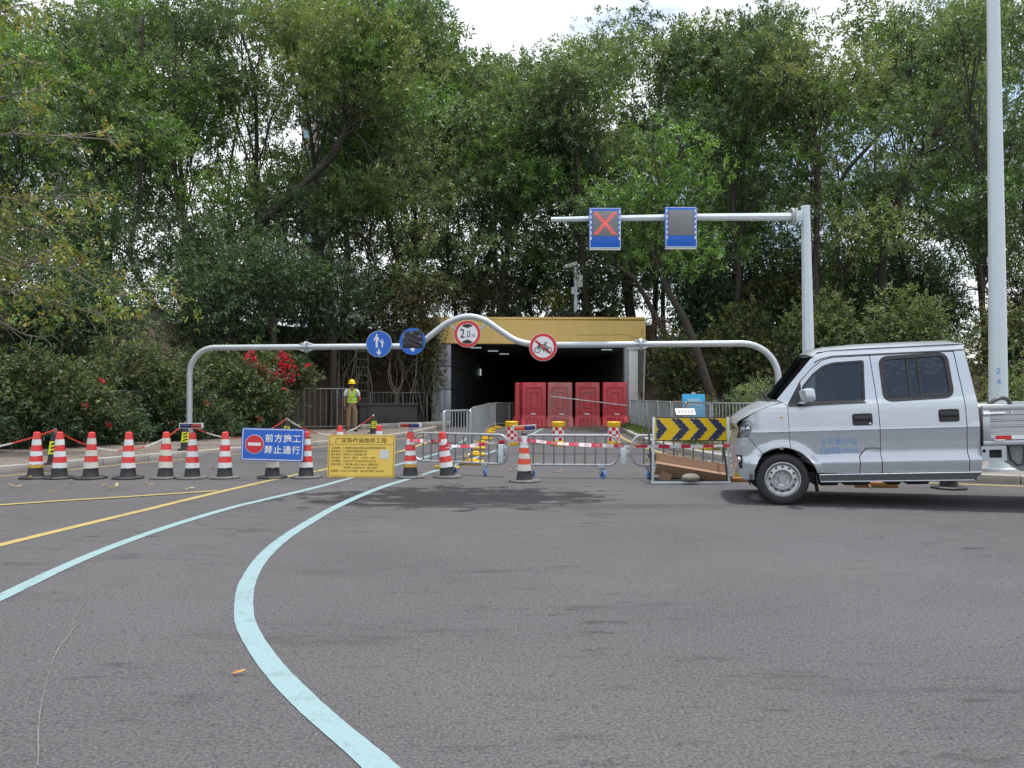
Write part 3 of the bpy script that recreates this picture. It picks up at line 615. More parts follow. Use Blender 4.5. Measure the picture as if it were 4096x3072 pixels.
# rows of trees
ORD = ['first', 'second', 'third', 'fourth', 'fifth', 'sixth', 'seventh', 'eighth', 'ninth', 'tenth', 'eleventh', 'twelfth', 'thirteenth', 'fourteenth']
def row(rowname, specs, H0, H1, nc, ns, leaf, crad, rad, cb, r0=.18):
    for i, (X, Y) in enumerate(specs):
        z = ZT(X, Y) if not (TUN_X0 - .3 < X < TUN_X1 + .3) else 4.6
        H = min(nrg.uniform(H0, H1), sky_top(X, Y) - z - .2); lean = nrg.uniform(-1.6, 1.6); pth = [(X, Y, z)]
        for q in (.25, .5, .75, .95): pth.append((X + lean * q + nrg.normal(0, .3), Y + nrg.normal(0, .3), z + H * q * .93))
        op = 1.0 if -10 < X < 6 else (.85 if X > 6 else .78)
        make_tree('acacia_tree', f'tree in the {rowname} of the wood, {ORD[i]} from the left', (X, Y, z), pth, H, rad, int(nc * op), ns, leaf=leaf, r0=r0, cb=cb, crad=crad, group=G,
                  tones=['acacia', 'acacia', 'dark', 'olive', 'acacia'][i % 5])
row('front row', [(-22.5, 25), (-19.2, 28.5), (-14.0, 33.2), (-8.6, 32.8), (-4.6, 33.6), (-.6, 35.2), (3.4, 34.4), (9.4, 33), (12.6, 31.5), (19.6, 30.5), (23.5, 28)], 13, 17.5, 24, 50, (.225, .075), (1.1, 2.0), 3.4, .30)
row('middle row', [(-27, 38), (-22, 39.5), (-17.2, 40.5), (-9.2, 41), (-4.8, 40.6), (-.4, 41.4), (7.6, 41), (11.6, 39.5), (14.2, 42), (20.5, 41), (25, 40)], 19, 23, 26, 46, (.28, .090), (1.3, 2.3), 3.8, .28)
row('back row', [(-33, 49), (-26, 50), (-19.5, 51), (-13, 49.5), (-7, 51), (-1.5, 50), (4, 51), (10, 50), (16.5, 51), (23.5, 50), (31, 50)], 22, 27, 24, 30, (.38, .13), (1.7, 2.8), 4.5, .16)
row('low inner row', [(-17.8, 26.5), (-13.2, 28.2), (-9.0, 29.4), (-6.4, 32.2), (-2.6, 36.6), (1.2, 37.6), (5.4, 35.4), (10.8, 35.2), (14.8, 33.4), (18.5, 35.5), (22.5, 33.5), (17.2, 39.5), (12.5, 38.5)], 6.5, 9.5, 22, 44, (.21, .066), (.9, 1.5), 2.6, .22, .12)

# near tree at the left with sparse yellow green leaves on bare grey boughs
def bough_tree():
    b = (-13.8, 15.4, ZT(-13.8, 15.4)); t = thing('flame_tree', 'bare grey boughs with yellow green leaves reaching in from the left edge', 'tree', b); b0 = Vector(b)
    tr = MB(); tr.tube([(0, 0, 0), (.1, 0, 2), (.15, 0, 4), (.5, 0, 6.2), (.3, .2, 8.5)], [.24, .2, .17, .12, .05], 9)
    C = []; D = []
    tips = [((.15, 0, 3.6), (5.6, -.3, 2.9)), ((.15, 0, 3.9), (6.3, .2, 3.5)), ((.2, 0, 4.2), (5.3, -.5, 3.9)), ((.3, 0, 4.6), (5.0, .4, 5.4)), ((.4, 0, 5.2), (4.6, 0, 4.6)), ((.5, 0, 5.8), (5.4, .3, 6.6)), ((.5, 0, 6.0), (4.4, -.3, 7.4)), ((.45, 0, 6.6), (3.8, .2, 8.2)), ((.15, 0, 3.2), (4.3, -.6, 2.5)), ((.15, 0, 3.4), (4.9, .4, 3.1)), ((.3, .1, 7.5), (3.6, .3, 9.4)), ((.2, 0, 4.4), (4.2, -.8, 3.3))]
    for a, e in tips:
        lp = limb(tr, a, e, .055, .010, sag=.06, n=7, side=5, wob=.10)
        for i in range(2, 8):
            for q in range(5):
                ee = lp[min(i, 7)] + Vector((nrg.uniform(.05, .8), nrg.normal(0, .45), nrg.uniform(-.55, .5))); tw = limb(tr, lp[min(i, 7)], ee, .012, .004, n=3, side=4, wob=.3)
                if nrg.uniform() < .62:
                    for g in (-1, -2):
                        m = int(nrg.integers(3, 8)); C.append(np.array(tw[g]) + nrg.normal(0, .12, (m, 3))); D.append(nrg.normal(0, .6, (m, 3)) + np.array([.3, 0, -.1]))
    tr.build('trunk', MT['bark_grey'], t, 60)
    link('crown', leaf_mesh('crown', np.concatenate(C), np.concatenate(D), 4, .092, .06, TONES['yellow'] + TONES['yellow'] + TONES['fresh'], 1.2, .12, .45), MT['leaf_soft'], t)
bough_tree()

# shrubs: foliage of many sprigs over stems
def shrub(name, label, cat, loc, r, n, tones, leaf=(.09, .045), per=6, lm='leaf_soft', stems=6, group=None, bark='bark_grey', flowers=0, ftone='petal', fpos=None, up=.3, shell=1.6, droop=.2, spread=1.1, twig=0, zc=None):
    t = thing(name, label, cat, loc, 0, group); zc = r[2] * .95 if zc is None else zc
    p, d = clump_points((0, 0, zc), r, n, up, shell); ok = p[:, 2] > .04; p = p[ok]; d = d[ok]
    link('foliage', leaf_mesh('foliage', p, d, per, leaf[0], leaf[1], TONES[tones], spread, leaf[0] * 1.4, droop, clump_tone=(1 + .28 * np.sin(p[:, 0] * 3.1 + p[:, 2] * 4.3 + loc[0]) * np.cos(p[:, 1] * 3.3 - p[:, 2] * 2.6)).astype(np.float32)), MT[lm], t)
    st = MB()
    for i in range(stems):
        e = Vector(p[nrg.integers(len(p))].tolist()); limb(st, (e.x * .25, e.y * .25, -.15), e, .022, .006, n=4, side=5)
    for i in range(twig):
        a = p[nrg.integers(len(p))]; e = Vector(a.tolist()) * 1.18; e.z = a[2] + nrg.uniform(.1, .5); limb(st, (a[0] * .5, a[1] * .5, a[2] * .6), e, .012, .004, n=3, side=4)
    st.build('stems', MT[bark], t, 60)
    if flowers:
        for c in (fpos or [None] * flowers):
            if c is None:
                q = p[nrg.integers(len(p))]; dd = unit(q - np.array([0, 0, zc])); c = np.array([0, 0, zc]) + dd * np.array(r) * 1.02; c[1] = -abs(c[1]); sz = .035; m = 4
            else: sz = c[3]; m = int(c[4]); c = np.array(c[:3])
            pp = c + nrg.normal(0, sz, (m, 3)) * np.array([1, .7, 1]); tag(link('flower_cluster', leaf_mesh('flower_cluster', pp, nrg.normal(0, 1, (m, 3)) + np.array([0, -.6, .3]), 5, .055, .05, TONES[ftone], 1.2, .03, 0), MT['petal'], t), kind='stuff')
    return t
HG = 'flowering hedge along the pavement'
hl = [Vector((x, y, 0)) for x, y in hedge_line]
seg = [((-15.2, 12.2), 2.2, 'at the far left edge'), ((-12.9, 15.0), 2.25, 'behind the leftmost cones'), ((-11.2, 17.6), 2.0, 'behind the third cone from the left'), ((-10.0, 20.2), 2.35, 'left of the arch foot'), ((-8.75, 22.5), 2.3, 'behind the arch foot'), ((-8.35, 24.4), 2.5, 'behind the blue closure sign')]
for i, ((x, y), h, where) in enumerate(seg):
    shrub('bougainvillea_hedge', f'leafy hedge stretch with scattered pink blooms {where}', 'hedge', (x, y, .05), (2.05 if i < 5 else 1.35, 1.05 if i < 5 else .8, h * .57), 3200 if i < 5 else 1800, 'hedge', (.105, .06), 6, stems=10, group=HG, flowers=5, shell=2.6, zc=h * .52, ftone=['petal', 'coral'][i % 2])
shrub('bougainvillea_bush', 'bush with big magenta blooms above the fence, left of the worker', 'bush', (-7.25, 24.05, .05), (1.1, .6, .7), 900, 'hedge', (.10, .06), 6, stems=8, flowers=9, zc=1.95, shell=1.8,
      fpos=[(-.75, -.75, 2.42, .10, 34), (-.62, -.75, 2.2, .10, 30), (-.35, -.78, 2.02, .09, 24), (.28, -.78, 2.38, .09, 26), (.45, -.78, 2.15, .11, 34), (.22, -.8, 1.98, .11, 34), (.5, -.78, 1.78, .10, 26), (-.2, -.78, 1.72, .11, 30), (.1, -.78, 1.8, .08, 18), (1.0, -.6, 2.15, .04, 7), (-1.1, -.6, 1.95, .04, 7)])
# oleander like plants with long leaves at the hedge foot
for i, (x, y) in enumerate([(-12.2, 14.1), (-11.2, 15.6), (-10.4, 17.0), (-9.6, 18.3), (-8.9, 19.8), (-8.3, 21.0), (-14, 12.0)]):
    shrub('oleander_bush', f'low dark bush with narrow leaves at the hedge foot, {["second", "third", "fourth", "fifth", "sixth", "seventh", "first"][i]} from the left', 'bush', (x, y, .05), (.85, .5, .5), 330, 'dark', (.17, .032), 8, 'leaf', stems=6, group='low bushes at the hedge foot', zc=.5)
# denser dark trees hanging over the hedge
for i, (x, y, z, r, n, tn) in enumerate([(-12.6, 22.5, 3.9, (2.3, 1.6, 1.5), 1900, 'dark'), (-9.8, 25.2, 4.3, (2.0, 1.5, 1.9), 1900, 'dark'), (-8.3, 26.0, 5.6, (1.7, 1.3, 1.3), 1200, 'dark'), (-15.5, 20.5, 5.2, (2.4, 1.6, 2.0), 1700, 'hedge'), (-6.6, 27.6, 5.0, (1.8, 1.2, 1.6), 1300, 'dark')]):
    zt = ZT(x, y); t = shrub('fig_tree', ['low dark fig crown over the hedge behind the arch foot', 'dark fig crown with pale leaf sprays left of the pedestrian sign', 'small dark fig crown above the left arm of the arch', 'leafy crown behind the yellow boughs at the left', 'dark fig crown over the worker'][i], 'tree', (x, y, zt), r, n, tn, (.12, .055), 6, stems=0, zc=z - zt, shell=2.0, group='dark trees above the hedge')
    m = MB(); m.tube([(0, .3, -.1), (.1, .2, (z - zt) * .6), (.0, 0, z - zt + .3)], [.16, .12, .05], 8)
    for q in range(9): limb(m, (.05, .1, (z - zt) * .6), nrg.normal(0, .6, 3) * np.array(r) * .8 + np.array([0, 0, z - zt]), .05, .01, side=5)
    t2 = m.build('trunk', MT['bark'], t, 60)
# curtain of climbers left of the underpass
for i, (x, y, z, r, n) in enumerate([(-3.45, 30.9, 3.2, (.75, .55, 2.5), 1700), (-4.5, 30.6, 4.1, (1.0, .6, 1.9), 1500), (-5.7, 30.4, 3.9, (1.0, .7, 1.7), 1300), (-6.9, 29.9, 3.7, (.9, .7, 1.5), 1000), (-3.6, 32.0, 5.6, (1.6, .6, 1.0), 1100), (-6.0, 31.5, 5.6, (1.7, .7, 1.2), 1200), (-1.2, 33.6, 5.9, (1.9, .6, .9), 900)]):
    zt = ZT(x, y) if i not in (4, 6) else 4.5
    t = shrub('climbing_vine', ['brown green climber beside the left tunnel pier', 'hanging climber behind the taped blue sign', 'hanging climber behind the pedestrian sign', 'climber above the worker', 'climber spilling over the left end of the ochre fascia', 'climber on the bank behind the blue signs', 'scrubby growth on top of the fascia behind the arch hump'][i], 'vine', (x, y, zt), r, n, 'vine', (.085, .042), 6, stems=0, zc=z - zt, shell=2.0, up=-.25, droop=.5, group='climbers left of the underpass')
    m = MB()
    if i < 4:
        for q in range(4):
            dx = nrg.uniform(-.6, .6) * r[0]; m.tube(bez([(dx, -.2, -.1), (dx + nrg.normal(0, .12), -.25, 1.0), (dx + nrg.normal(0, .25), -.2, 2.0), (dx + nrg.normal(0, .3), 0, z - zt)], 4), .022, 5)
            limb(m, (dx, -.22, 1.2), (dx + nrg.normal(0, .6), -.3, 2.6), .014, .006)
    else:
        for q in range(6): limb(m, (nrg.uniform(-.6, .6) * r[0], 0, -.1), (nrg.uniform(-1, 1) * r[0], -.1, z - zt + nrg.uniform(-.5, .8)), .02, .006)
    m.build('stems', MT['bark_grey'], t, 60)
# thickets on the left bank and over the passage
for i, (x, y, r) in enumerate([(-17.5, 23.5, (2.2, 1.3, 2.0)), (-14.4, 25.6, (2.2, 1.3, 2.2)), (-11.6, 27.6, (2.1, 1.3, 2.2)), (-9.0, 29.2, (1.9, 1.2, 2.0)), (-20.5, 19.5, (2.4, 1.3, 2.0)), (-2.2, 36.6, (2.0, 1.2, 2.0)), (.8, 37.4, (2.0, 1.2, 2.2)), (3.6, 37.0, (1.9, 1.2, 2.0)), (-5.6, 35.6, (2.0, 1.3, 2.0)), (-8.6, 34.8, (2.2, 1.3, 2.4)), (-13, 33, (2.4, 1.3, 2.4)), (-17, 31, (2.4, 1.3, 2.2)), (-16.2, 18.6, (1.9, 1.2, 1.7)), (-13.6, 21.4, (1.9, 1.2, 1.7)), (-18.8, 16.2, (2.0, 1.2, 1.8))]):
    z = 4.6 if -3.3 < x < 5.6 else ZT(x, y)
    shrub('bank_thicket', 'dark thicket ' + ['behind the hedge at the left', 'on the bank above the leftmost cones', 'on the bank behind the arch foot', 'on the bank behind the magenta blooms', 'at the far left edge behind the hedge', 'above the fascia behind the taped sign', 'above the fascia behind the height limit sign', 'above the fascia left of the camera pole', 'high on the bank above the worker', 'high on the bank above the left arch arm', 'high on the left bank', 'highest on the bank near the left edge', 'under the yellow green boughs', 'under the tips of the yellow green boughs', 'lowest at the left edge'][i], 'thicket', (x, y, z), r, 1000, 'dark', (.15, .07), 6, stems=10, bark='bark', group='thickets on the left bank', shell=1.8)
# undergrowth on the bank at the right
UG = 'undergrowth on the right bank'
und = [(6.6, 27.2, (.9, .7, .75), 'under', 'hibiscus shrub right of the white pillar', 5), (8.3, 26.3, (1.1, .8, .9), 'dark', 'dark hibiscus shrub behind the cyan board', 5), (9.8, 25.6, (1.1, .8, 1.0), 'under', 'shrub right of the leaning trunk', 2), (6.7, 30.5, (1.2, .9, 1.6), 'under', 'tall thicket above the right end of the arch flange', 0), (9.0, 29.6, (1.5, 1.0, 1.9), 'under', 'mottled thicket below the blank signal panel', 0), (11.6, 28.6, (1.6, 1.0, 2.0), 'olive', 'thicket left of the gantry post', 0), (14.3, 27.5, (1.6, 1.0, 2.1), 'olive', 'pale green thicket right of the gantry post', 0), (17.2, 26, (1.7, 1.0, 1.8), 'under', 'thicket above the truck roof', 0), (20.0, 24.4, (1.7, 1.0, 1.8), 'under', 'thicket left of the lamp post', 0), (12.8, 23.9, (1.0, .8, .9), 'under', 'low thicket behind the truck cab', 0), (15.4, 22.6, (1.2, .8, 1.0), 'olive', 'low thicket above the rear cab window', 0), (8.2, 33.2, (1.6, 1.0, 2.2), 'dark', 'dark thicket high behind the camera pole', 0), (12, 33, (1.8, 1.0, 2.4), 'under', 'thicket high under the second signal', 0), (24, 22, (1.8, 1.0, 1.9), 'under', 'thicket at the right edge behind the lamp post', 0), (15.5, 36.5, (2.4, 1.2, 2.6), 'dark', 'tall dark thicket deep in the right wood', 0), (20, 37, (2.6, 1.2, 2.8), 'dark', 'tall dark thicket deep behind the lamp post', 0), (25, 36, (2.6, 1.2, 2.8), 'under', 'tall thicket deep at the right edge', 0), (10.5, 37.5, (2.4, 1.2, 2.6), 'dark', 'tall dark thicket deep behind the gantry arm', 0)]
for x, y, r, tn, lb, fl in und:
    shrub('undergrowth_shrub', lb, 'shrub', (x, y, ZT(x, y)), r, int(620 * r[0] * r[2]), tn, (.13, .075) if r[2] > 1.5 else (.10, .06), 6, stems=9, group=UG, flowers=fl, ftone='coral', shell=1.7, bark='bark')
shrub('twiggy_shrub', 'light green shrub with bare twigs behind the truck windscreen', 'shrub', (6.35, 19.3, .1), (.62, .5, .85), 420, 'olive', (.085, .03), 6, stems=16, twig=34, zc=.95, shell=1.3)
shrub('twiggy_shrub', 'grey twiggy shrub left of the lamp post', 'shrub', (10.1, 17.2, .1), (.8, .6, .95), 420, 'under', (.085, .03), 6, stems=18, twig=44, zc=1.1, shell=1.4)
shrub('twiggy_shrub', 'green twiggy shrub right of the lamp post', 'shrub', (12.1, 16.9, .1), (1.1, .7, 1.15), 800, 'olive', (.085, .035), 6, stems=16, twig=30, zc=1.25, shell=1.4)
shrub('twiggy_shrub', 'yellowish bush beside the camera pole on the fascia', 'shrub', (2.1, 34.0, 4.6), (.9, .5, .75), 420, 'yellow', (.10, .06), 5, stems=10, zc=.8)
# big leaved creeper on the fascia top
def creeper(label, x, z, w, n):
    t = thing('broad_leaf_creeper', label, 'plant', (x, 32.75, z), 0, 'broad leaved creepers on the fascia')
    C = np.stack([nrg.uniform(-w, w, n), nrg.normal(-.05, .22, n), np.abs(nrg.normal(.10, .14, n))], 1); D = nrg.normal(0, .4, (n, 3)) + np.array([0, -.7, .5])
    link('leaves', leaf_mesh('leaves', C, D, 3, .36, .34, [(.050, .075, .045), (.065, .09, .055), (.04, .06, .035)], 1.1, .1, .5), MT['leaf_soft'], t)
    m = MB()
    for q in range(5): limb(m, (nrg.uniform(-w, w), 0, 0), (nrg.uniform(-w, w), -.1, .2), .015, .01)
    m.build('stems', MT['bark_grey'], t)
creeper('large round leaves on the fascia top at the foot of the camera pole', 3.0, 4.55, 1.35, 46)
creeper('large round leaves over the fascia behind the height limit sign', -.35, 4.6, .6, 14)
# dry hanging grass at the fascia's right end
dg = thing('dry_grass_tuft', 'dry brown grass hanging past the right end of the fascia', 'grass tuft', (5.9, 32.3, 3.3))
m = MB()
for q in range(70):
    a = Vector((nrg.normal(-.1, .25), nrg.normal(0, .2), nrg.uniform(.7, 1.3))); e = a + Vector((nrg.normal(.35, .35), nrg.normal(-.2, .2), nrg.uniform(-1.3, .1))); mid = (a + e) / 2 + Vector((.05, 0, .28))
    m.tube(bez([a, mid, e], 3), [.011] * 6 + [.004], 3)
m.build('stalks', pm('dry grass', (.17, .125, .085), .9, 0, .3, 10), dg); MB().box((-.1, .3, .5), (.5, .4, 1.0)).build('root_mass', MT['soil'], dg)
# grass on the island and ground litter: too fine to count
def scatter(name, label, P, L, W, tones, per, droop, lm='leaf_soft', cat='grass', spread=.5, D=None):
    n = len(P); D = nrg.normal(0, .25, (n, 3)) + np.array([0, 0, 1.]) if D is None else D
    return tag(link(name, leaf_mesh(name, P, D, per, L, W, tones, spread, .03, droop), MT[lm]), label, cat, kind='stuff')
n = 2600; s = nrg.uniform(0, 1, n); gx = np.interp(s, [0, .3, .6, .85, 1], [4.15, 3.98, 3.95, 4.3, 4.9]) + nrg.normal(.18, .13, n); gy = np.interp(s, [0, .3, .6, .85, 1], [28, 24, 20, 15.6, 14]); gy = gy + nrg.uniform(-.5, .5, n)
keep = (nrg.uniform(0, 1, n) < np.interp(gy, [14, 17, 21, 24, 28], [.12, .2, .6, 1, .9]))
scatter('grass', 'green grass strip along the kerb beside the steel barriers', np.stack([gx, gy, np.full(n, .115)], 1)[keep], .24, .012, TONES['grass'], 7, .3)
n = 2500; gx = nrg.uniform(8.5, 18, n); gy = nrg.uniform(16, 22.5, n); scatter('grass', 'grass patch behind the railing at the right', np.stack([gx, gy, terrain(gx, gy) + .14], 1), .22, .013, TONES['grass'], 6, .3)
# fallen leaves
n = 420; s = nrg.uniform(0, 1, n); e = nrg.exponential(.28, n)
kx = np.interp(s, np.linspace(0, 1, len(hedge_line)), [p[0] for p in hedge_line]); ky = np.interp(s, np.linspace(0, 1, len(hedge_line)), [p[1] for p in hedge_line])
P = np.stack([kx + e * .75, ky - e * .5, np.full(n, .124)], 1)
scatter('fallen_leaves', 'brown fallen leaves at the back of the left pavement', P, .07, .04, TONES['dry'], 2, 0, cat='leaf litter', spread=1.5, D=np.stack([nrg.normal(0, 1, n), nrg.normal(0, 1, n), np.full(n, .05)], 1))
spots = [(-5.7, 10.6), (-6.0, 10.3), (-5.2, 10.9), (-5.9, 9.9), (-4.4, 10.4), (-3.6, 10.9), (-6.8, 10.5), (-7.0, 9.4), (-2.5, 11.6), (-4.1, 11.2), (-6.4, 11.1), (-3.1, 12.2), (-5.0, 12.9), (-6.1, 12.6), (.75, 12.6), (1.3, 13.9), (1.9, 12.2), (.5, 15.3), (2.6, 14.5), (3.3, 15.2), (3.6, 16.2), (3.5, 17.0), (.3, 12.1), (.0, 12.9), (2.9, 12.6), (4.3, 10.6), (4.9, 10.4), (4.6, 10.7), (6.2, 11.0), (-5.45, 10.55), (-7.3, 11.5)]
P = np.array([(x, y, .008) for x, y in spots]); P = np.concatenate([P, np.stack([np.interp(nrg.uniform(0, 1, 60), [0, .5, 1], [3.55, 3.5, 4.1]) + nrg.normal(.02, .06, 60), nrg.uniform(13.5, 22, 60), np.full(60, .008)], 1)])
scatter('fallen_leaves', 'pale dry leaves scattered over the asphalt', P, .10, .055, [(.42, .33, .16), (.30, .21, .11), (.5, .42, .25)], 2, 0, cat='leaf litter', spread=1.4, D=np.stack([nrg.normal(0, 1, len(P)), nrg.normal(0, 1, len(P)), np.full(len(P), .10)], 1))
# ------------------------------------------------------------------ lettering
def text(body, size, mat, parent, loc, rot=(math.pi / 2, 0, 0), name='lettering', bold=0.0, align='CENTER', sx=1.0, space=1.0):
    cu = bpy.data.curves.new(name, 'FONT'); cu.body = body; cu.size = size; cu.align_x = align; cu.align_y = 'CENTER'; cu.offset = bold * size; cu.resolution_u = 3; cu.space_character = space
    o = bpy.data.objects.new('tmp', cu); col.objects.link(o); bpy.context.view_layer.update()
    me = bpy.data.meshes.new_from_object(o.evaluated_get(bpy.context.evaluated_depsgraph_get())); bpy.data.objects.remove(o); bpy.data.curves.remove(cu)
    me.name = name
    for v in me.vertices: v.co.x *= sx
    me.materials.clear(); me.materials.append(mat)
    return link(name, me, None, parent, loc, rot)

# ------------------------------------------------------------------ traffic cones
def ring(z, H=.70): return .114 - (.114 - .043) * (z - .03) / (H - .03)
def make_cone(label, x, y, rz=0, bands='std', tilt=(0, 0), H=.70, black=.16, topcap=True, sc=1.0):
    t = thing('traffic_cone', label, 'traffic cone', (x, y, 0.001), (0, 0, rz), 'striped traffic cones'); t.scale = (sc,) * 3
    rg = random.Random(int(x * 100) + 7)
    base = MB(); oct_ = [(.235 * math.cos(R(22.5 + 45 * i)) * (1 + rg.uniform(-.03, .03)), .235 * math.sin(R(22.5 + 45 * i))) for i in range(8)]
    for z0, z1, k0, k1 in ((0, .022, 1, 1), (.022, .034, 1, .93)):
        n = len(base.v); base.add([(a * k0, b * k0, z0) for a, b in oct_] + [(a * k1, b * k1, z1) for a, b in oct_], [(i, (i + 1) % 8, 8 + (i + 1) % 8, 8 + i) for i in range(8)] + [tuple(range(8, 16)), tuple(range(7, -1, -1))])
    base.build('base', MT['rubber_dust'] if rg.random() < .6 else MT['rubber'], t, 20)
    M = Matrix.Translation((0, 0, .03)) @ Euler((tilt[0], tilt[1], 0)).to_matrix().to_4x4() @ Matrix.Translation((0, 0, -.03))
    B = {'std': [('red', .60, .70), ('white', .51, .60), ('red', .42, .51), ('white', .335, .42), ('red', .245, .335), ('white', .165, .245)],
         'aged': [('red', .62, .70), ('cream', .53, .62), ('red', .44, .53), ('cream', .35, .44), ('red', .26, .35), ('cream', .165, .26)],
         'gold': [('red', .60, .70), ('white', .51, .60), ('red', .42, .51), ('white', .345, .42), ('red', .262, .345), ('white', .215, .262), ('gold', .165, .215)],
         'orange': [('white', .50, .68), ('orange', .42, .50), ('cream', .34, .42), ('orange', .26, .34), ('cream', .165, .26)]}[bands]
    body = MB(); lo = B[-1][1]
    body.lathe([(ring(.03) * 1.06, .03), (ring(.03), .05), (ring(lo), lo), (ring(H) - .004, H - .004), (ring(H) * .8, H + .004), (.018, H + .006)], 20, M); body.build('body', MT['rubber'], t)
    for c, z0, z1 in B:
        wob = [rg.uniform(-.004, .004) for _ in range(20)]; b = MB(); e = .004 + rg.uniform(0, .0025); n = 20; v = []
        for z in (z0 + .001, (z0 + z1) / 2, z1 - .001):
            for j in range(n): a = 2 * math.pi * j / n; r_ = ring(z) + e + (wob[j] if z == z0 + .001 else wob[j] * .3) * .5; v.append((r_ * math.cos(a), r_ * math.sin(a), z + (wob[j] * 1.2 if z < z0 + .01 else 0)))
        b.add(v, [(i * n + j, i * n + (j + 1) % n, (i + 1) * n + (j + 1) % n, (i + 1) * n + j) for i in range(2) for j in range(n)], 0, M); b.build('stripe_sleeve', MT[c], t, 60)
    if topcap:
        b = MB(); b.lathe([(ring(.69) + .005, .685), (ring(H) + .004, H), (ring(H) * .6, H + .012), (.004, H + .014)], 16, M); b.build('top_cap', MT['red'] if bands != 'orange' else MT['rubber'], t)
    return t
c = [(-7.30, 11.72, 'gold', 'cone with a gold band above its black foot, leftmost of the row'), (-6.92, 11.70, 'std', 'second cone from the left, just in front of a black and yellow post'), (-6.42, 11.66, 'aged', 'faded cone with dull red and cream stripes, third from the left'),
     (-5.86, 11.68, 'std', 'bright cone with loose white wrap at its foot, fourth from the left'), (-5.30, 11.7, 'aged', 'cone with stained cream stripes, left neighbour of the light bar cone'), (-4.88, 11.68, 'std', 'cone carrying a blue and red light bar, left group'), (-4.40, 11.72, 'std', 'clean cone just left of the blue closure sign'),
     (-3.69, 11.78, 'aged', 'cone half hidden behind the blue closure sign'), (-3.17, 11.78, 'std', 'cone with torn sleeve at the right end of the blue closure sign'), (-3.2, 14.2, 'std', 'cone showing only its tip above the left of the yellow board'), (-2.52, 14.5, 'std', 'cone showing only its tip above the right of the yellow board'),
     (-1.57, 11.82, 'gold', 'cone with gold lettered band carrying a light bar, right of the yellow board')]
for i, (x, y, b, lb) in enumerate(c): make_cone(lb, x, y, rng0.uniform(0, .6), b, tilt=(rng0.uniform(-.02, .02), rng0.uniform(-.025, .025)) if i not in (5, 11) else (0, 0))
make_cone('bent cone with dented tip leaning left against the rolling gate', -1.0, 11.86, .3, 'std', tilt=(0, -.13))
make_cone('orange and cream cone carrying a light bar in the middle of the gate', .18, 11.25, .2, 'orange')
make_cone('cone standing behind the truck, its grey foot showing under the cab', 5.95, 10.42, .2, 'aged')
text('局', .042, MT['sign_red'], bpy.data.objects['traffic_cone.011'], (0, -.108, .19), (math.pi / 2 - .11, 0, 0))

# ------------------------------------------------------------------ flashing light bars clamped on cones
def light_bar(label, x, y, z, rz, left, right, roll=0, w=.34):
    t = thing('warning_light_bar', label, 'light bar', (x, y, z), (0, roll, rz), 'light bars on cones')
    MB().box((0, 0, .0), (w, .085, .006), bev=.002).build('housing_bottom', MT['housing'], t); MB().box((0, 0, .071), (w + .004, .09, .006), bev=.002).build('housing_top', MT['housing'], t)
    MB().box((-w / 4 + .005, 0, .036), (w / 2 - .024, .08, .062), bev=.006).build('lens', MT[left], t); MB().box((w / 4 - .005, 0, .036), (w / 2 - .024, .08, .062), bev=.006).build('lens', MT[right], t)
    for s in (-1, 1):
        MB().box((s * (w / 2 - .006), 0, .036), (.012, .082, .064), bev=.003).build('end_cap', MT['housing'], t)
    sm = MB().box((0, 0, 0), (.012, .01, .004)).mesh('vent_slot'); sm.materials.append(MT['plastic_black'])
    for i in range(10): link('vent_slot', sm, None, t, (-w * .36 + i * w * .08, -.02, .0745))
    MB().lathe([(.03, -.07), (.03, -.01), (.024, -.003)], 12).build('clamp', MT['steel'], t); return t
light_bar('blue and red light bar on a cone, left of the blue closure sign', -4.89, 11.66, .772, R(4), 'lens_blue', 'lens_red')
light_bar('white topped light bar with red and blue lenses, right of the yellow board', -1.57, 11.82, .772, R(-14), 'lens_red', 'lens_blue')
light_bar('orange and blue light bar on the middle cone of the gate', .18, 11.25, .755, R(14), 'lens_orange', 'lens_blue', roll=-.05)

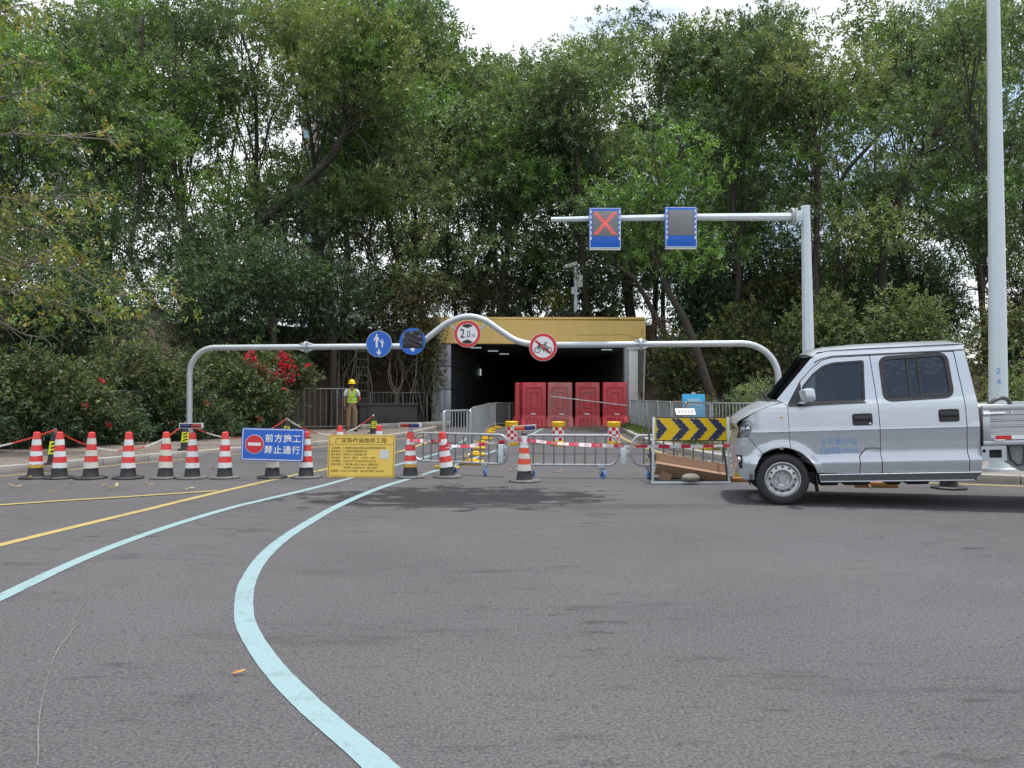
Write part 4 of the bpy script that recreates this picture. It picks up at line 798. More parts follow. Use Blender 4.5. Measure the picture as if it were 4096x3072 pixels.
# ------------------------------------------------------------------ chain posts and chains
def post(label, x, y, z=.12, rz=0, H=.50):
    t = thing('chain_post', label, 'bollard', (x, y, z), (0, 0, rz), 'black and yellow chain posts')
    MB().box((0, 0, .014), (.30, .30, .028), bev=.008).build('base', MT['rubber'], t)
    def fr(z): return .095 - .045 * z / H
    b = MB()
    def sq(z): r_ = fr(z); return [(-r_, -r_, z), (r_, -r_, z), (r_, r_, z), (-r_, r_, z)]
    b.add(sq(.02) + sq(H), [(0, 1, 5, 4), (1, 2, 6, 5), (2, 3, 7, 6), (3, 0, 4, 7), (4, 5, 6, 7)]); b.build('body', MT['rubber'], t, 0)
    z0, z1 = .17, .385; b = MB(); e = .003
    def sq2(z): r_ = fr(z) + e; return [(-r_, -r_, z), (r_, -r_, z), (r_, r_, z), (-r_, r_, z)]
    b.add(sq2(z0) + sq2(z1), [(0, 1, 5, 4), (1, 2, 6, 5), (2, 3, 7, 6), (3, 0, 4, 7)]); b.build('yellow_sleeve', MT['hi_yellow'], t, 0)
    for k in range(3):
        zc = z0 + .045 + k * .062; r_ = fr(zc) + e + .003; w = fr(zc) * .62
        for (M, nm) in ((Matrix.Identity(4), 0), (Matrix.Rotation(R(-90), 4, 'Z'), 1)):
            MB().add([(-w, -r_, zc - .022), (w, -r_, zc + .006), (w, -r_, zc + .036), (-w, -r_, zc + .008)], [(0, 1, 2, 3)], 0, M).build('slant_stripe', MT['sign_black'], t, 0)
    b = MB(); b.lathe([(.042, H), (.036, H + .03), (.02, H + .05), (.012, H + .055)], 12); b.build('head', MT['rubber'], t)
    MB().tube([(.022 * math.cos(a), 0, H + .075 + .022 * math.sin(a)) for a in np.linspace(0, 6.283, 13)[:-1]], .005, 5, closed=True).build('hook_ring', MT['steel'], t)
    return t
PST = [(-7.68, 12.85), (-6.92, 16.2), (-5.72, 19.4), (-4.25, 23.5)]
for (x, y), lb, rz in zip(PST, ['chain post behind the second cone from the left', 'chain post at the foot of the pipe arch', 'chain post peeking over the top of the blue closure sign', 'chain post above the yellow board, right of the worker'], (.3, .35, .4, .45)): post(lb, x, y, .12, rz)
MT['chain_red'] = pm('red plastic chain', (.62, .05, .03), .5, 0, .1, 20); MT['chain_white'] = pm('white plastic chain', (.74, .74, .73), .5, 0, .06, 20)
def link_mesh():
    m = MB(); p = []
    for i in range(10):
        a = 2 * math.pi * i / 10; p.append((.026 * math.cos(a) + (.012 if math.cos(a) > 0 else -.012), .014 * math.sin(a), 0))
    m.tube(p, .0046, 5, closed=True); return m
LV = link_mesh()
def chain(label, a, b_, sag, phase=0):
    a = Vector(a); b_ = Vector(b_); t = thing('plastic_chain', label, 'chain', a, 0, 'red and white chains'); n = max(6, int((b_ - a).length * 1.03 / .058)); parts = {}
    def pt(s): p = (b_ - a) * s; p.z -= sag * 4 * s * (1 - s); return p
    for i in range(n):
        s = (i + .5) / n; d = (pt(min(1, s + .01)) - pt(max(0, s - .01))).normalized(); q = d.to_track_quat('X', 'Z').to_matrix().to_4x4()
        M = Matrix.Translation(pt(s)) @ q @ Matrix.Rotation(R(90) * (i % 2) + R(45), 4, 'X'); parts.setdefault((i + phase) // 13, MB()).add(LV.v, LV.f, 0, M)
    for k, m in parts.items(): tag(m.build('white_links' if k % 2 else 'red_links', MT['chain_white' if k % 2 else 'chain_red'], t, 60), kind='stuff')
tops = [(x, y, .12 + .575) for x, y in PST]
chain('chain running off the left edge from the first chain post', (-9.9, 10.4, .62), tops[0], .30, 5)
chain('chain sagging behind the cones between the first two posts', tops[0], tops[1], .46, 0)
chain('chain between the arch foot post and the blue closure sign', tops[1], tops[2], .40, 2)
chain('chain passing behind the yellow board up to the last post', tops[2], tops[3], .50, 15)

# ------------------------------------------------------------------ boards on the road
def panel(name, w, h, r, th, mat, parent, y=0, cz=0, cx=0): return MB().prism(rounded(w, h, r, 5, cx, cz), y, y + th).build(name, mat, parent, 30)
def outline(name, w, h, r, bw, mat, parent, y, cz=0):
    o = rounded(w, h, r, 5, 0, cz); i = rounded(w - 2 * bw, h - 2 * bw, max(.004, r - bw), 5, 0, cz); n = len(o)
    return MB().add([(x, y, z) for x, z in o] + [(x, y, z) for x, z in i], [(k, (k + 1) % n, n + (k + 1) % n, n + k) for k in range(n)]).build(name, mat, parent, 0)
bs = thing('closure_sign', 'blue road closure sign with red no entry disc hung on two cones', 'sign', (-3.60, 11.50, .53), (R(-3), R(1.4), R(-2)))
panel('board', .95, .49, .03, .02, MT['blue_sign'], bs); outline('white_border', .925, .465, .025, .011, MT['sign_white'], bs, -.003)
MB().prism(circle(.142, 40, -.275, 0), -.004, -.001).build('disc_rim', MT['sign_white'], bs); MB().prism(circle(.136, 40, -.275, 0), -.007, -.0045).build('no_entry_disc', MT['sign_red'], bs); MB().box((-.275, -.009, 0), (.195, .004, .044)).build('disc_bar', MT['sign_white'], bs)
for k, ch in enumerate('前方施工'): text(ch, .128, MT['sign_white'], bs, (-.055 + k * .14, -.004, .088), bold=.018, name='lettering')
for k, ch in enumerate('禁止通行'): text(ch, .128, MT['sign_white'], bs, (-.06 + k * .14, -.004, -.085), bold=.018, name='lettering')
for x in (-.1, .43): MB().tube([(x + .1 * math.cos(a), .19 + .12 * math.sin(a) - .02, .12) for a in np.linspace(math.pi, 2 * math.pi, 9)] , .006, 5).build('strap', MT['plastic_black'], bs)
yb = thing('info_board', 'yellow works notice board with brown text standing on the asphalt', 'sign', (-2.33, 11.78, .006), (R(-5), R(.5), R(1)))
panel('board', 1.03, .655, .02, .012, MT['sign_yellow'], yb, 0, .33); outline('border_line', 1.0, .625, .015, .006, MT['brown_ink'], yb, -.003, .33)
MB().box((0, -.003, .508), (.985, .002, .005)).build('rule_line', MT['brown_ink'], yb)
text('广深珠桥涵维修工程', .088, MT['brown_ink'], yb, (-.01, -.003, .565), space=1.02, bold=.006)
lines = [('工程名称：广深高速公路2022至2026年度桥涵维修工程', 0), ('建设单位：广深高速公路有限公司', 0), ('施工单位：保利长大工程有限公司', 0), ('许可证号：深交许（福田）〔2025〕118号', 0), ('许可期限：2025年4月15日至2025年5月29日', 0), ('现场负责人：周子涵 18827259610（建设单位）', 0), ('徐希振 18668446619（施工单位）', .2), ('交通拥堵：83333333 扬尘噪音：12369 施工违规：83709033', -.01)]
for k, (s, dx) in enumerate(lines): text(s, .037 if k < 7 else .034, MT['brown_ink'], yb, (-.465 + dx, -.003, .452 - k * .0505), align='LEFT', sx=.94 if k in (0, 7) else 1.0, bold=.004)
MB().box((.355, -.003, .36), (.135, .003, .135)).build('blank_label', pm('pale label', (.62, .62, .64), .6, 0, .1, 60), yb)
for s in (-1, 1): MB().box((s * .35, .11, .24), (.03, .012, .52), Matrix.Translation((0, .11, .24)) @ Matrix.Rotation(R(18), 4, 'X') @ Matrix.Translation((0, -.11, -.24))).build('rear_strut', MT['sign_back'], yb)

# ------------------------------------------------------------------ warning tape
MT['tape_red'] = pm('red tape print', (.58, .02, .06), .45, 0, .1, 30); MT['tape_white'] = pm('white tape', (.74, .72, .72), .45, 0, .05, 20)
def tape(label, pts, w=.055, n=14, twist=.5, phase=0):
    t = thing('barrier_tape', label, 'tape', pts[0], 0, 'red and white tape'); o = Vector(pts[0]); P = bez([Vector(p) - o for p in pts], n); d = 0; parts = {}; fin = []
    for i in range(len(P) - 1):
        k = max(2, int((P[i + 1] - P[i]).length / .02)); fin += [P[i].lerp(P[i + 1], j / k) for j in range(k)]
    fin.append(P[-1]); wv = []
    for i, p in enumerate(fin):
        t_ = i / max(1, len(fin) - 1); a = math.sin(t_ * 7.0 + phase) * twist; ww = w * (.62 + .38 * abs(math.cos(t_ * 9 + phase))); wv.append((p + Vector((0, math.sin(a) * ww / 2, math.cos(a) * ww / 2)), p - Vector((0, math.sin(a) * ww / 2, math.cos(a) * ww / 2))))
    for i in range(len(fin) - 1):
        d += (fin[i + 1] - fin[i]).length; k = int((d + phase) / .16); parts.setdefault(k, MB()).add([wv[i][1], wv[i + 1][1], wv[i + 1][0], wv[i][0]], [(0, 1, 2, 3)])
    for k, m in parts.items(): m.build('white_print' if k % 2 else 'red_print', MT['tape_white' if k % 2 else 'tape_red'], t, 60)
    # words printed on the tape
    L_ = 0; k = 0
    for i in range(len(fin) - 1):
        L_ += (fin[i + 1] - fin[i]).length
        if L_ > .08 + k * .16:
            dx = fin[i + 1] - fin[i]; rot = (math.pi / 2, -math.atan2(dx.z, math.hypot(dx.x, dx.y)), math.atan2(dx.y, dx.x)); 
            text('安全' if k % 2 else '注意', .036, MT['tape_red'] if (int((L_ + phase) / .16) % 2) else MT['tape_white'], t, fin[i] + Vector((0, -.012, 0)), rot); k += 1
            if k > 9: break
tape('tape from the light bar cone left of the gate to the bent cone', [(-1.56, 11.70, .585), (-1.32, 11.71, .572), (-1.07, 11.72, .570)])
tape('tape between the bent cone and the middle cone', [(-1.02, 11.70, .505), (-.72, 11.56, .50), (-.35, 11.4, .555), (.0, 11.22, .60), (.14, 11.18, .62)], phase=.05)
tape('tape from the middle cone past the chevron sign to the truck bumper', [(.22, 11.18, .615), (.7, 11.1, .57), (1.3, 11.0, .55), (1.95, 10.86, .545), (2.6, 10.5, .57), (3.05, 10.0, .62)], phase=.02)
for (x, y, z, rr, lb) in ((-1.045, 11.86, .50, .078, 'tape wound round the middle of the bent cone'), (.18, 11.25, .61, .057, 'tape wound round the neck of the middle cone')):
    tt = thing('tape_wrap', lb, 'tape', (x, y, z - .06)); m1 = MB(); m1.lathe([(rr + .006, 0), (rr - .002, .06), (rr - .008, .11)], 16, cap=False); m1.build('wound_tape', MT['tape_red'], tt, 60); m2 = MB(); m2.lathe([(rr + .009, .018), (rr + .006, .042)], 16, cap=False); m2.build('tape_print', MT['tape_white'], tt, 60)

# ------------------------------------------------------------------ rolling gate: three low steel sections on blue casters
def gate(label, x0, x1, y0, y1, wheels, connector=None):
    a = Vector((x0, y0, 0)); b_ = Vector((x1, y1, 0)); L_ = (b_ - a).length; t = thing('rolling_gate', label, 'gate', a, (0, 0, math.atan2(y1 - y0, x1 - x0)), 'rolling gate sections')
    z0, z1, r_ = .20, .655, .19; fr = []
    for cx, cz, a0 in ((L_ - .15, z0 + .15, -90), (L_ - .15, z1 - .15, 0), (.15, z1 - .15, 90), (.15, z0 + .15, 180)):
        for k in range(7): an = R(a0 + 15 * k); fr.append((cx + .15 * math.cos(an), 0, cz + .15 * math.sin(an)))
    MB().tube(fr, .019, 8, closed=True).build('frame', MT['steel'], t)
    bm_ = MB().tube([(0, 0, z0), (0, 0, z1)], .0125, 7).mesh('bar'); bm_.materials.append(MT['gate_bar']); n = max(3, int(round((L_ - .2) / .152)))
    for i in range(n): link('bar', bm_, None, t, (.1 + (L_ - .2) * (i + .5) / n, 0, 0))
    for i, wx in enumerate(wheels):
        w = MB(); w.box((wx, 0, z0 - .03), (.10, .05, .035), bev=.004); w.build('caster_mount', MT['steel'], t); sw = Matrix.Translation((wx, 0, 0)) @ Matrix.Rotation(R([25, -50, 40, 60][i % 4]), 4, 'Z')
        f = MB()
        for s in (-1, 1): f.prism([(-.012, .17), (.03, .17), (.045, .065), (.025, .05)], s * .026 - .003, s * .026 + .003, 0, sw)
        fo = f.build('caster_fork', MT['steel'], t); tw = MB(); Mw = sw @ Matrix.Translation((.035, 0, .064)) @ Matrix.Rotation(R(90), 4, 'X')
        tw.lathe([(.036, -.018), (.058, -.018), (.063, -.012), (.063, .012), (.058, .018), (.036, .018)], 22, Mw, cap=False); tw.build('caster_tyre', MT['caster'], t); hb = MB(); hb.lathe([(.037, -.015), (.037, .015)], 18, Mw); hb.build('caster_hub', MT['plastic_black'], t)
    if connector:
        for xc in connector:
            p = MB(); p.box((xc, 0, .36), (.085, .085, .29), bev=.006); p.build('connector_post', MT['pole'], t); q = MB(); q.box((xc - .075, 0, .38), (.065, .02, .10), bev=.003); q.box((xc + .075, 0, .38), (.065, .02, .10), bev=.003); q.build('hinge_plates', MT['steel'], t)
    return t
gate('left section of the low steel gate behind the bent cone', -1.62, -.07, 12.65, 11.9, (.72, 1.32), (1.62,))
gate('middle section of the low steel gate behind the orange cone', .15, 1.62, 11.82, 11.72, (.12, 1.22), (1.56,))
gate('right section of the low steel gate behind the chevron sign', 1.84, 3.45, 11.7, 11.9, (.25, 1.38))

# ------------------------------------------------------------------ crowd barriers
def barrier_mesh(L_, H=1.0):
    z0 = .16; fr = []
    for cx, cz, a0 in ((L_ - .07, z0 + .07, -90), (L_ - .07, H - .07, 0), (.07, H - .07, 90), (.07, z0 + .07, 180)):
        for k in range(5): an = R(a0 + 22.5 * k); fr.append((cx + .07 * math.cos(an), 0, cz + .07 * math.sin(an)))
    return MB().tube(fr, .019, 7, closed=True).mesh('frame')
BM = MB().tube([(0, 0, .16), (0, 0, 1.0)], .008, 6).mesh('bar'); BM.materials.append(MT['steel'])
FT = MB(); FT.box((0, 0, .03), (.20, .42, .06), bev=.02); FT.box((0, 0, .07), (.10, .16, .05), bev=.015); FTM = FT.mesh('foot'); FTM.materials.append(MT['yellow_foot'])
LG = MB().tube([(0, 0, .03), (0, 0, 1.0)], .019, 7).mesh('leg'); LG.materials.append(MT['steel'])
PLM = MB().box((0, 0, .58), (.05, .035, .82), bev=.006).mesh('end_plate'); PLM.materials.append(MT['steel'])
FM = {}
def crowd(label, a, b_, z=0, feet=True, plate=False, group='steel crowd barriers'):
    a = Vector((*a, z)); b_ = Vector((*b_, z)); d = b_ - a; L_ = round(d.length - .03, 2); t = thing('crowd_barrier', label, 'barrier', a, (0, 0, math.atan2(d.y, d.x)), group)
    if L_ not in FM: FM[L_] = barrier_mesh(L_); FM[L_].materials.append(MT['steel'])
    link('frame', FM[L_], None, t); n = max(4, int(L_ / .125))
    for i in range(n): link('bar', BM, None, t, (.05 + (L_ - .1) * (i + .5) / n, 0, 0))
    for s in (.05, L_ - .05):
        link('leg', LG, None, t, (s, .022, 0))
        if feet: link('foot', FTM, None, t, (s, -.05, .001), (0, 0, rng0.uniform(-.3, .3)))
    if plate: link('end_plate', PLM, None, t, (.02, -.01, 0))
    return t
lp = [(-1.18, 13.15), (-.78, 14.2), (-.84, 16.2), (-.90, 18.2), (-.86, 20.2), (-.84, 22.2), (-.83, 24.2), (-.84, 26.2), (-.84, 28.2), (-.66, 30.2), (-.10, 31.9), (.75, 33.6)]
for i in range(len(lp) - 1):
    crowd(['nearest crowd barrier facing the gate behind the bent cone'] [0] if i == 0 else f'steel crowd barrier in the left line into the underpass, {ORD[i]} from the front', lp[i], lp[i + 1], 0, True, True)
rp = [(4.22, 27.2), (4.18, 25.4), (4.15, 23.5), (4.13, 21.6), (4.12, 19.8), (4.14, 18.1), (4.25, 16.4), (4.75, 14.9), (5.75, 13.6), (7.2, 12.9)]
for i in range(len(rp) - 1): crowd(f'steel crowd barrier on the right island, {ORD[i]} counting from the red barriers', rp[i], rp[i + 1], .118, i in (6, 7), True)

# ------------------------------------------------------------------ yellow barrels with red and white squares
MT['barrel_chk_r'] = MT['sign_red']
def barrel(label, x, y, rz=0):
    t = thing('crash_barrel', label, 'barrel', (x, y, .002), (0, 0, rz), 'crash barrels in the lane'); t.scale = (.77,) * 3
    MB().lathe([(.215, 0), (.225, .02), (.225, .05), (.212, .06), (.222, .075), (.222, .13), (.205, .15), (.195, .17), (.195, .62)], 28).build('body', MT['barrel_yellow'], t)
    MB().lathe([(.195, .62), (.215, .645), (.222, .67), (.222, .70), (.21, .715), (.222, .73), (.222, .78), (.205, .80), (.20, .80), (.19, .785), (.06, .79), (.05, .80), (.0, .80)], 28).build('lid', MT['barrel_yellow'], t)
    n = 10
    for k in range(4):
        for j in range(n):
            m = MB(); v = []
            for q in range(4):
                a = 2 * math.pi * (j + q / 3) / n; v += [(.199 * math.cos(a), .199 * math.sin(a), .175 + k * .11), (.199 * math.cos(a), .199 * math.sin(a), .175 + (k + 1) * .11)]
            m.add(v, [(2 * q, 2 * q + 2, 2 * q + 3, 2 * q + 1) for q in range(3)]); m.build('square', MT['sign_red'] if (j + k) % 2 else MT['sign_white'], t, 60)
    return t
barrel('crash barrel partly behind the orange light bar', -.01, 19.7, .1); barrel('middle crash barrel before the faded barrier', 1.18, 19.5, .3); barrel('crash barrel nearest the right kerb', 2.58, 19.4, .5)

# ------------------------------------------------------------------ tall water filled barriers
def water_barrier(label, x, y, rz, mat, seed):
    t = thing('water_barrier', label, 'barrier', (x, y, .002), (0, 0, rz), 'tall plastic water barriers'); H = 1.82; W = 1.06
    def half(z): return np.interp(z, [0, .06, .28, .5, H - .06, H], [.27, .29, .22, .115, .105, .08])
    zs = [0, .06, .28, .5, .52, H - .06, H]
    def wid(z): return np.interp(z, [0, .3, .55, H - .05, H], [W / 2, W / 2, W / 2 - .04, W / 2 - .04, W / 2 - .06])
    m = MB(); prof = []
    for z in zs:
        h = half(z); w = wid(z); c_ = .035; prof.append([(-w + c_, -h, z), (w - c_, -h, z), (w, -h + c_, z), (w, h - c_, z), (w - c_, h, z), (-w + c_, h, z), (-w, h - c_, z), (-w, -h + c_, z)])
    v = [p for r_ in prof for p in r_]; k = 8
    m.add(v, [(i * k + j, i * k + (j + 1) % k, (i + 1) * k + (j + 1) % k, (i + 1) * k + j) for i in range(len(zs) - 1) for j in range(k)] + [tuple(range(k))[::-1], tuple((len(zs) - 1) * k + j for j in range(k))])
    m.build('shell', mat, t, 25)
    def fr(name, w, z0, z1, bw, d, yy):
        o = rounded(w, z1 - z0, .05, 3, 0, (z0 + z1) / 2); i_ = rounded(w - 2 * bw, z1 - z0 - 2 * bw, .03, 3, 0, (z0 + z1) / 2); n = len(o); mm = MB()
        mm.add([(x_, yy, z_) for x_, z_ in o] + [(x_, yy - d, z_) for x_, z_ in rounded(w - .02, z1 - z0 - .02, .045, 3, 0, (z0 + z1) / 2)] + [(x_, yy - d, z_) for x_, z_ in i_] + [(x_, yy + .006, z_) for x_, z_ in rounded(w - 2 * bw - .02, z1 - z0 - 2 * bw - .02, .025, 3, 0, (z0 + z1) / 2)],
               [(s * n + j, s * n + (j + 1) % n, (s + 1) * n + (j + 1) % n, (s + 1) * n + j) for s in range(3) for j in range(n)]); mm.build(name, mat, t, 40)
    fr('moulded_frame', .66, .60, 1.66, .045, .035, -.107); fr('moulded_frame', .34, .78, 1.46, .04, .03, -.109)
    g = MB()
    for s in (-2, -1, 0, 1, 2): g.prism([(s * .15 - .025, .14), (s * .15 + .025, .14), (s * .15 + .02, .40), (s * .15 - .02, .40)], -.305, -.16)
    g.build('foot_ribs', mat, t, 20); MB().box((0, -.09, 1.775), (.2, .04, .05), bev=.01).build('hand_grip', mat, t)
    for s in (-1, 1):
        for z in (.62, 1.15): MB().box((s * .458, -.06, z), (.05, .1, .06), bev=.01).build('side_lug', mat, t)
    MB().box((-.05 + .1 * (seed % 2), -.128, .56), (.19, .006, .045), Matrix.Rotation(R(2), 4, 'Y')).build('pale_sticker', MT['sign_white'], t)
    pl = MB(); pl.lathe([(.02, 0), (.02, .02)], 10, Matrix.Translation((-.2, -.175, .42)) @ Matrix.Rotation(R(90), 4, 'X')); pl.build('drain_plug', MT['plastic_black'], t)
water_barrier('plain red water barrier, leftmost facing the road', .88, 30.7, R(2), MT['barrier_red'], 0)
water_barrier('brown faded water barrier, second facing the road', 1.92, 30.6, R(-1), MT['barrier_faded'], 1)
MT['barrier_mid'] = pm('scuffed red barrier plastic', (.44, .038, .05), .5, 0, .12, 3, .05, 20, dirt=.9, dirtcol=(.31, .14, .11))
water_barrier('scuffed red water barrier, third facing the road', 3.02, 30.6, R(0), MT['barrier_mid'], 2)
MT['barrier_red2'] = pm('bright red barrier plastic', (.50, .028, .045), .45, 0, .12, 3, .05, 20, dirt=.6, dirtcol=(.34, .13, .11))
water_barrier('red water barrier against the right tunnel pier', 4.10, 30.5, R(3), MT['barrier_red2'], 3)
water_barrier('red water barrier seen edge on at the left of the row', .30, 31.25, R(80), MT['barrier_red'], 4)
bar_ = thing('steel_bar', 'long thin steel bar leaning across the red water barriers', 'bar', (1.55, 30.15, 1.26)); MB().tube([(0, 0, 0), (2.95, -.35, -.36)], .022, 8).build('rod', MT['steel'], bar_)

# ------------------------------------------------------------------ height limit arch and its round signs
AL = Vector((-7.6, 18.0, .12)); AR = Vector((5.72, 16.4, .12)); ad = (AR - AL); AW = Vector((ad.x, ad.y, 0)).length; aa = math.atan2(ad.y, ad.x)
ar = thing('height_arch', 'galvanised pipe arch with a raised hump spanning the road', 'height barrier', AL, (0, 0, aa))
hz = 2.28
left_p = [(0, 0, 0), (0, 0, 1.2)] + [(.62 - .62 * math.cos(R(a)), 0, hz - .62 + .62 * math.sin(R(a))) for a in range(0, 91, 10)] + [(2.86, 0, hz)]
xr = AW
hump = bez([(5.32, 0, hz), (5.58, 0, hz + .08), (5.90, 0, hz + .32), (6.22, 0, hz + .54), (6.62, 0, hz + .66), (7.02, 0, hz + .58), (7.38, 0, hz + .34), (7.75, 0, hz + .11), (8.15, 0, hz + .015), (8.6, 0, hz)], 5)
right_p = [(10.5, 0, hz), (xr - .75, 0, hz)] + [(xr - .75 + .75 * math.sin(R(a)), 0, hz - .75 + .75 * math.cos(R(a))) for a in range(10, 91, 10)] + [(xr, 0, 1.0), (xr, 0, 0)]
MB().tube(left_p, .068, 14).build('left_arm', MT['pipe'], ar, 60); MB().tube([(2.86, 0, hz), (5.2, 0, hz)] + [tuple(p) for p in hump] + [(10.5, 0, hz)], .068, 14).build('humped_beam', MT['pipe'], ar, 60); MB().tube(right_p, .068, 14).build('right_arm', MT['pipe'], ar, 60)
for x in (2.86, 10.5):
    f = MB(); My = Matrix.Translation((x, 0, hz)) @ Matrix.Rotation(R(90), 4, 'Y')
    for s in (-.012, .012): f.lathe([(.135, s - .009), (.135, s + .009)], 22, My)
    f.build('flange', MT['pipe'], ar)
    gs = MB()
    for k in range(6):
        M = My @ Matrix.Rotation(R(60 * k + 30), 4, 'Z')
        for s in (-1, 1): gs.add([(.066, -.004, s * .022), (.13, -.004, s * .022), (.066, -.004, s * .19), (.066, .004, s * .022), (.13, .004, s * .022), (.066, .004, s * .19)], [(0, 1, 2), (3, 5, 4), (1, 4, 5, 2)], 0, M)
    gs.build('gusset_plates', MT['pole'], ar, 0)
    for k in range(6):
        b = MB(); b.lathe([(.013, -.03), (.013, .03)], 6, My @ Matrix.Rotation(R(60 * k), 4, 'Z') @ Matrix.Translation((.108, 0, 0))); b.build('bolt', MT['steel'], ar)
for (x, s) in ((6.22, 1), (7.1, -1)): MB().tube([(x, 0, hz + .52), (x + s * .22, -.05, hz + .30)], .024, 8).build('sign_bracket', MT['pipe'], ar)
for x in (0, xr): MB().box((x, 0, .01), (.34, .34, .02), bev=.004).build('base_plate', MT['pipe'], ar)
def on_arch(x, z, off=.10):
    v = Vector((math.cos(aa), math.sin(aa), 0)); n = Vector((math.sin(aa), -math.cos(aa), 0)); p = AL + v * x + n * off; return (p.x, p.y, AL.z + z)
def rsign(label, x, z, kind, r_=.30, tilt=0):
    t = thing('road_sign', label, 'sign', on_arch(x, z), (0, tilt, aa), 'round signs on the arch')
    MB().prism(circle(r_, 48), 0, .012).build('plate', MT['sign_back'], t); MB().prism(circle(r_ - .001, 48), -.004, -.001).build('rim', MT['sign_white'] if kind != 'taped' else MT['blue_sign'], t)
    MB().box((0, .035, 0), (.06, .06, .36)).build('rear_clamp', MT['sign_back'], t)
    if kind in ('ped', 'taped'):
        MB().prism(circle(r_ - .008, 48), -.0075, -.0045).build('blue_face', MT['blue_sign'], t)
    else:
        MB().prism(circle(r_ - .008, 48), -.0075, -.0045).build('red_ring', MT['sign_red'], t); MB().prism(circle(r_ * .76, 48), -.011, -.008).build('white_face', MT['sign_white'], t)
    return t
def flat(name, poly, y, mat, t): return MB().prism(poly, y - .0022, y).build(name, mat, t, 0)
s = rsign('blue round sign with adult and child over a white arrow', 4.62, hz + .05, 'ped', .30)
W_ = MT['sign_white']; Y_ = -.0085
flat('adult_head', circle(.024, 16, -.05, .205), Y_, W_, s); flat('adult_figure', [(-.075, .17), (-.025, .17), (-.003, .135), (.012, .075), (-.005, .068), (-.026, .12), (-.028, .03), (-.027, -.085), (-.047, -.085), (-.05, .02), (-.053, -.085), (-.073, -.085), (-.073, .12), (-.105, .065), (-.122, .075), (-.098, .152)], Y_, W_, s)
flat('child_head', circle(.018, 16, .078, .085), Y_, W_, s); flat('child_figure', [(.06, .062), (.096, .062), (.128, .012), (.116, .004), (.096, .032), (.094, -.085), (.081, -.085), (.078, -.02), (.075, -.085), (.062, -.085), (.06, .03), (.022, .055), (.014, .07), (.02, .078)], Y_, W_, s)
flat('arrow', [(-.018, -.115), (.018, -.115), (.018, -.19), (.052, -.165), (.052, -.195), (0, -.265), (-.052, -.195), (-.052, -.165), (-.018, -.19)], Y_, W_, s)
s = rsign('blue round sign taped over with black plastic', 5.40, hz + .10, 'taped', .305)
flat('arrow', [(-.02, -.13), (.05, -.13), (.055, -.185), (.015, -.235), (-.05, -.185), (-.048, -.15)], Y_, W_, s)
pg = MB(); nx_, nz_ = 20, 16; v = []
rgp = random.Random(9)
for j in range(nz_ + 1):
    for i in range(nx_ + 1):
        u = i / nx_ * 2 - 1; w = j / nz_ * 2 - 1; xx = u * (.235 if w < .25 else .20) + .01 + (.02 if w > .25 else 0); zz = w * .195 + .045 + .02 * u * (1 if w > 0 else -.3); ed = max(abs(u), abs(w)) > .97
        v.append((xx + rgp.uniform(-.006, .006) * ed, -.014 - (0 if ed else .006 + .006 * math.sin(zz * 55 + xx * 26) * math.sin(xx * 7 + 1) + rgp.uniform(-.002, .002)), zz + rgp.uniform(-.006, .006) * ed))
pg.add(v, [(j * (nx_ + 1) + i, j * (nx_ + 1) + i + 1, (j + 1) * (nx_ + 1) + i + 1, (j + 1) * (nx_ + 1) + i) for j in range(nz_) for i in range(nx_)])
pg.build('black_plastic_sheet', pm('black bin bag plastic', (.016, .016, .02), .28, 0, .2, 10), s, 60)
for (x, z, rr) in ((-.2, .1, .5), (-.02, .2, 0), (.17, .12, -.4), (.2, -.02, .3), (-.2, .17, .2)): MB().box((x, -.028, z), (.055, .004, .04), Matrix.Translation((x, 0, z)) @ Matrix.Rotation(rr, 4, 'Y') @ Matrix.Translation((-x, 0, -z))).build('tape_patch', pm('grey tape', (.16, .17, .2), .4, 0, .1, 10), s)
s = rsign('round red ringed sign reading 2.0m under the hump', 6.66, hz + .26, 'limit', .305)
flat('upper_wedge', [(-.125, .175), (-.09, .205), (-.04, .222), (.04, .222), (.09, .205), (.125, .175), (0, .125)], -.0125, MT['sign_black'], s); flat('lower_wedge', [(-.125, -.175), (-.09, -.205), (-.04, -.222), (.04, -.222), (.09, -.205), (.125, -.175), (0, -.125)], -.0125, MT['sign_black'], s)
text('2', .29, MT['sign_black'], s, (-.115, -.0125, -.0), bold=.012, sx=.78); text('.0', .215, MT['sign_black'], s, (.015, -.0125, -.015), bold=.008, sx=.72); text('m', .15, MT['sign_black'], s, (.14, -.0125, -.035), sx=.75)
s = rsign('round no cycling sign with black bicycle and red slash', 8.36, hz - .05, 'bike', .31)
MB().box((0, -.0135, 0), (.45, .002, .048), Matrix.Rotation(R(40), 4, 'Y')).build('red_slash', MT['sign_red'], s)
bk = MB(); yk = -.0165
for cx in (-.125, .125): bk.tube([(cx + .062 * math.cos(a), yk, -.062 + .062 * math.sin(a)) for a in np.linspace(0, 6.283, 25)[:-1]], .0075, 5, closed=True)
for a, b_ in (((-.125, -.062), (-.09, .08)), ((-.09, .08), (-.06, .1)), ((-.09, .08), (-.12, .095)), ((-.1, .045), (.05, .055)), ((-.095, .03), (.01, -.065)), ((.01, -.065), (.06, .09)), ((.01, -.065), (.125, -.062)), ((.125, -.062), (.05, .055)), ((.03, .095), (.095, .095)), ((.01, -.065), (.02, -.1))): bk.tube([(a[0], yk, a[1]), (b_[0], yk, b_[1])], .0085, 5)
bk.build('bicycle_symbol', MT['sign_black'], s)

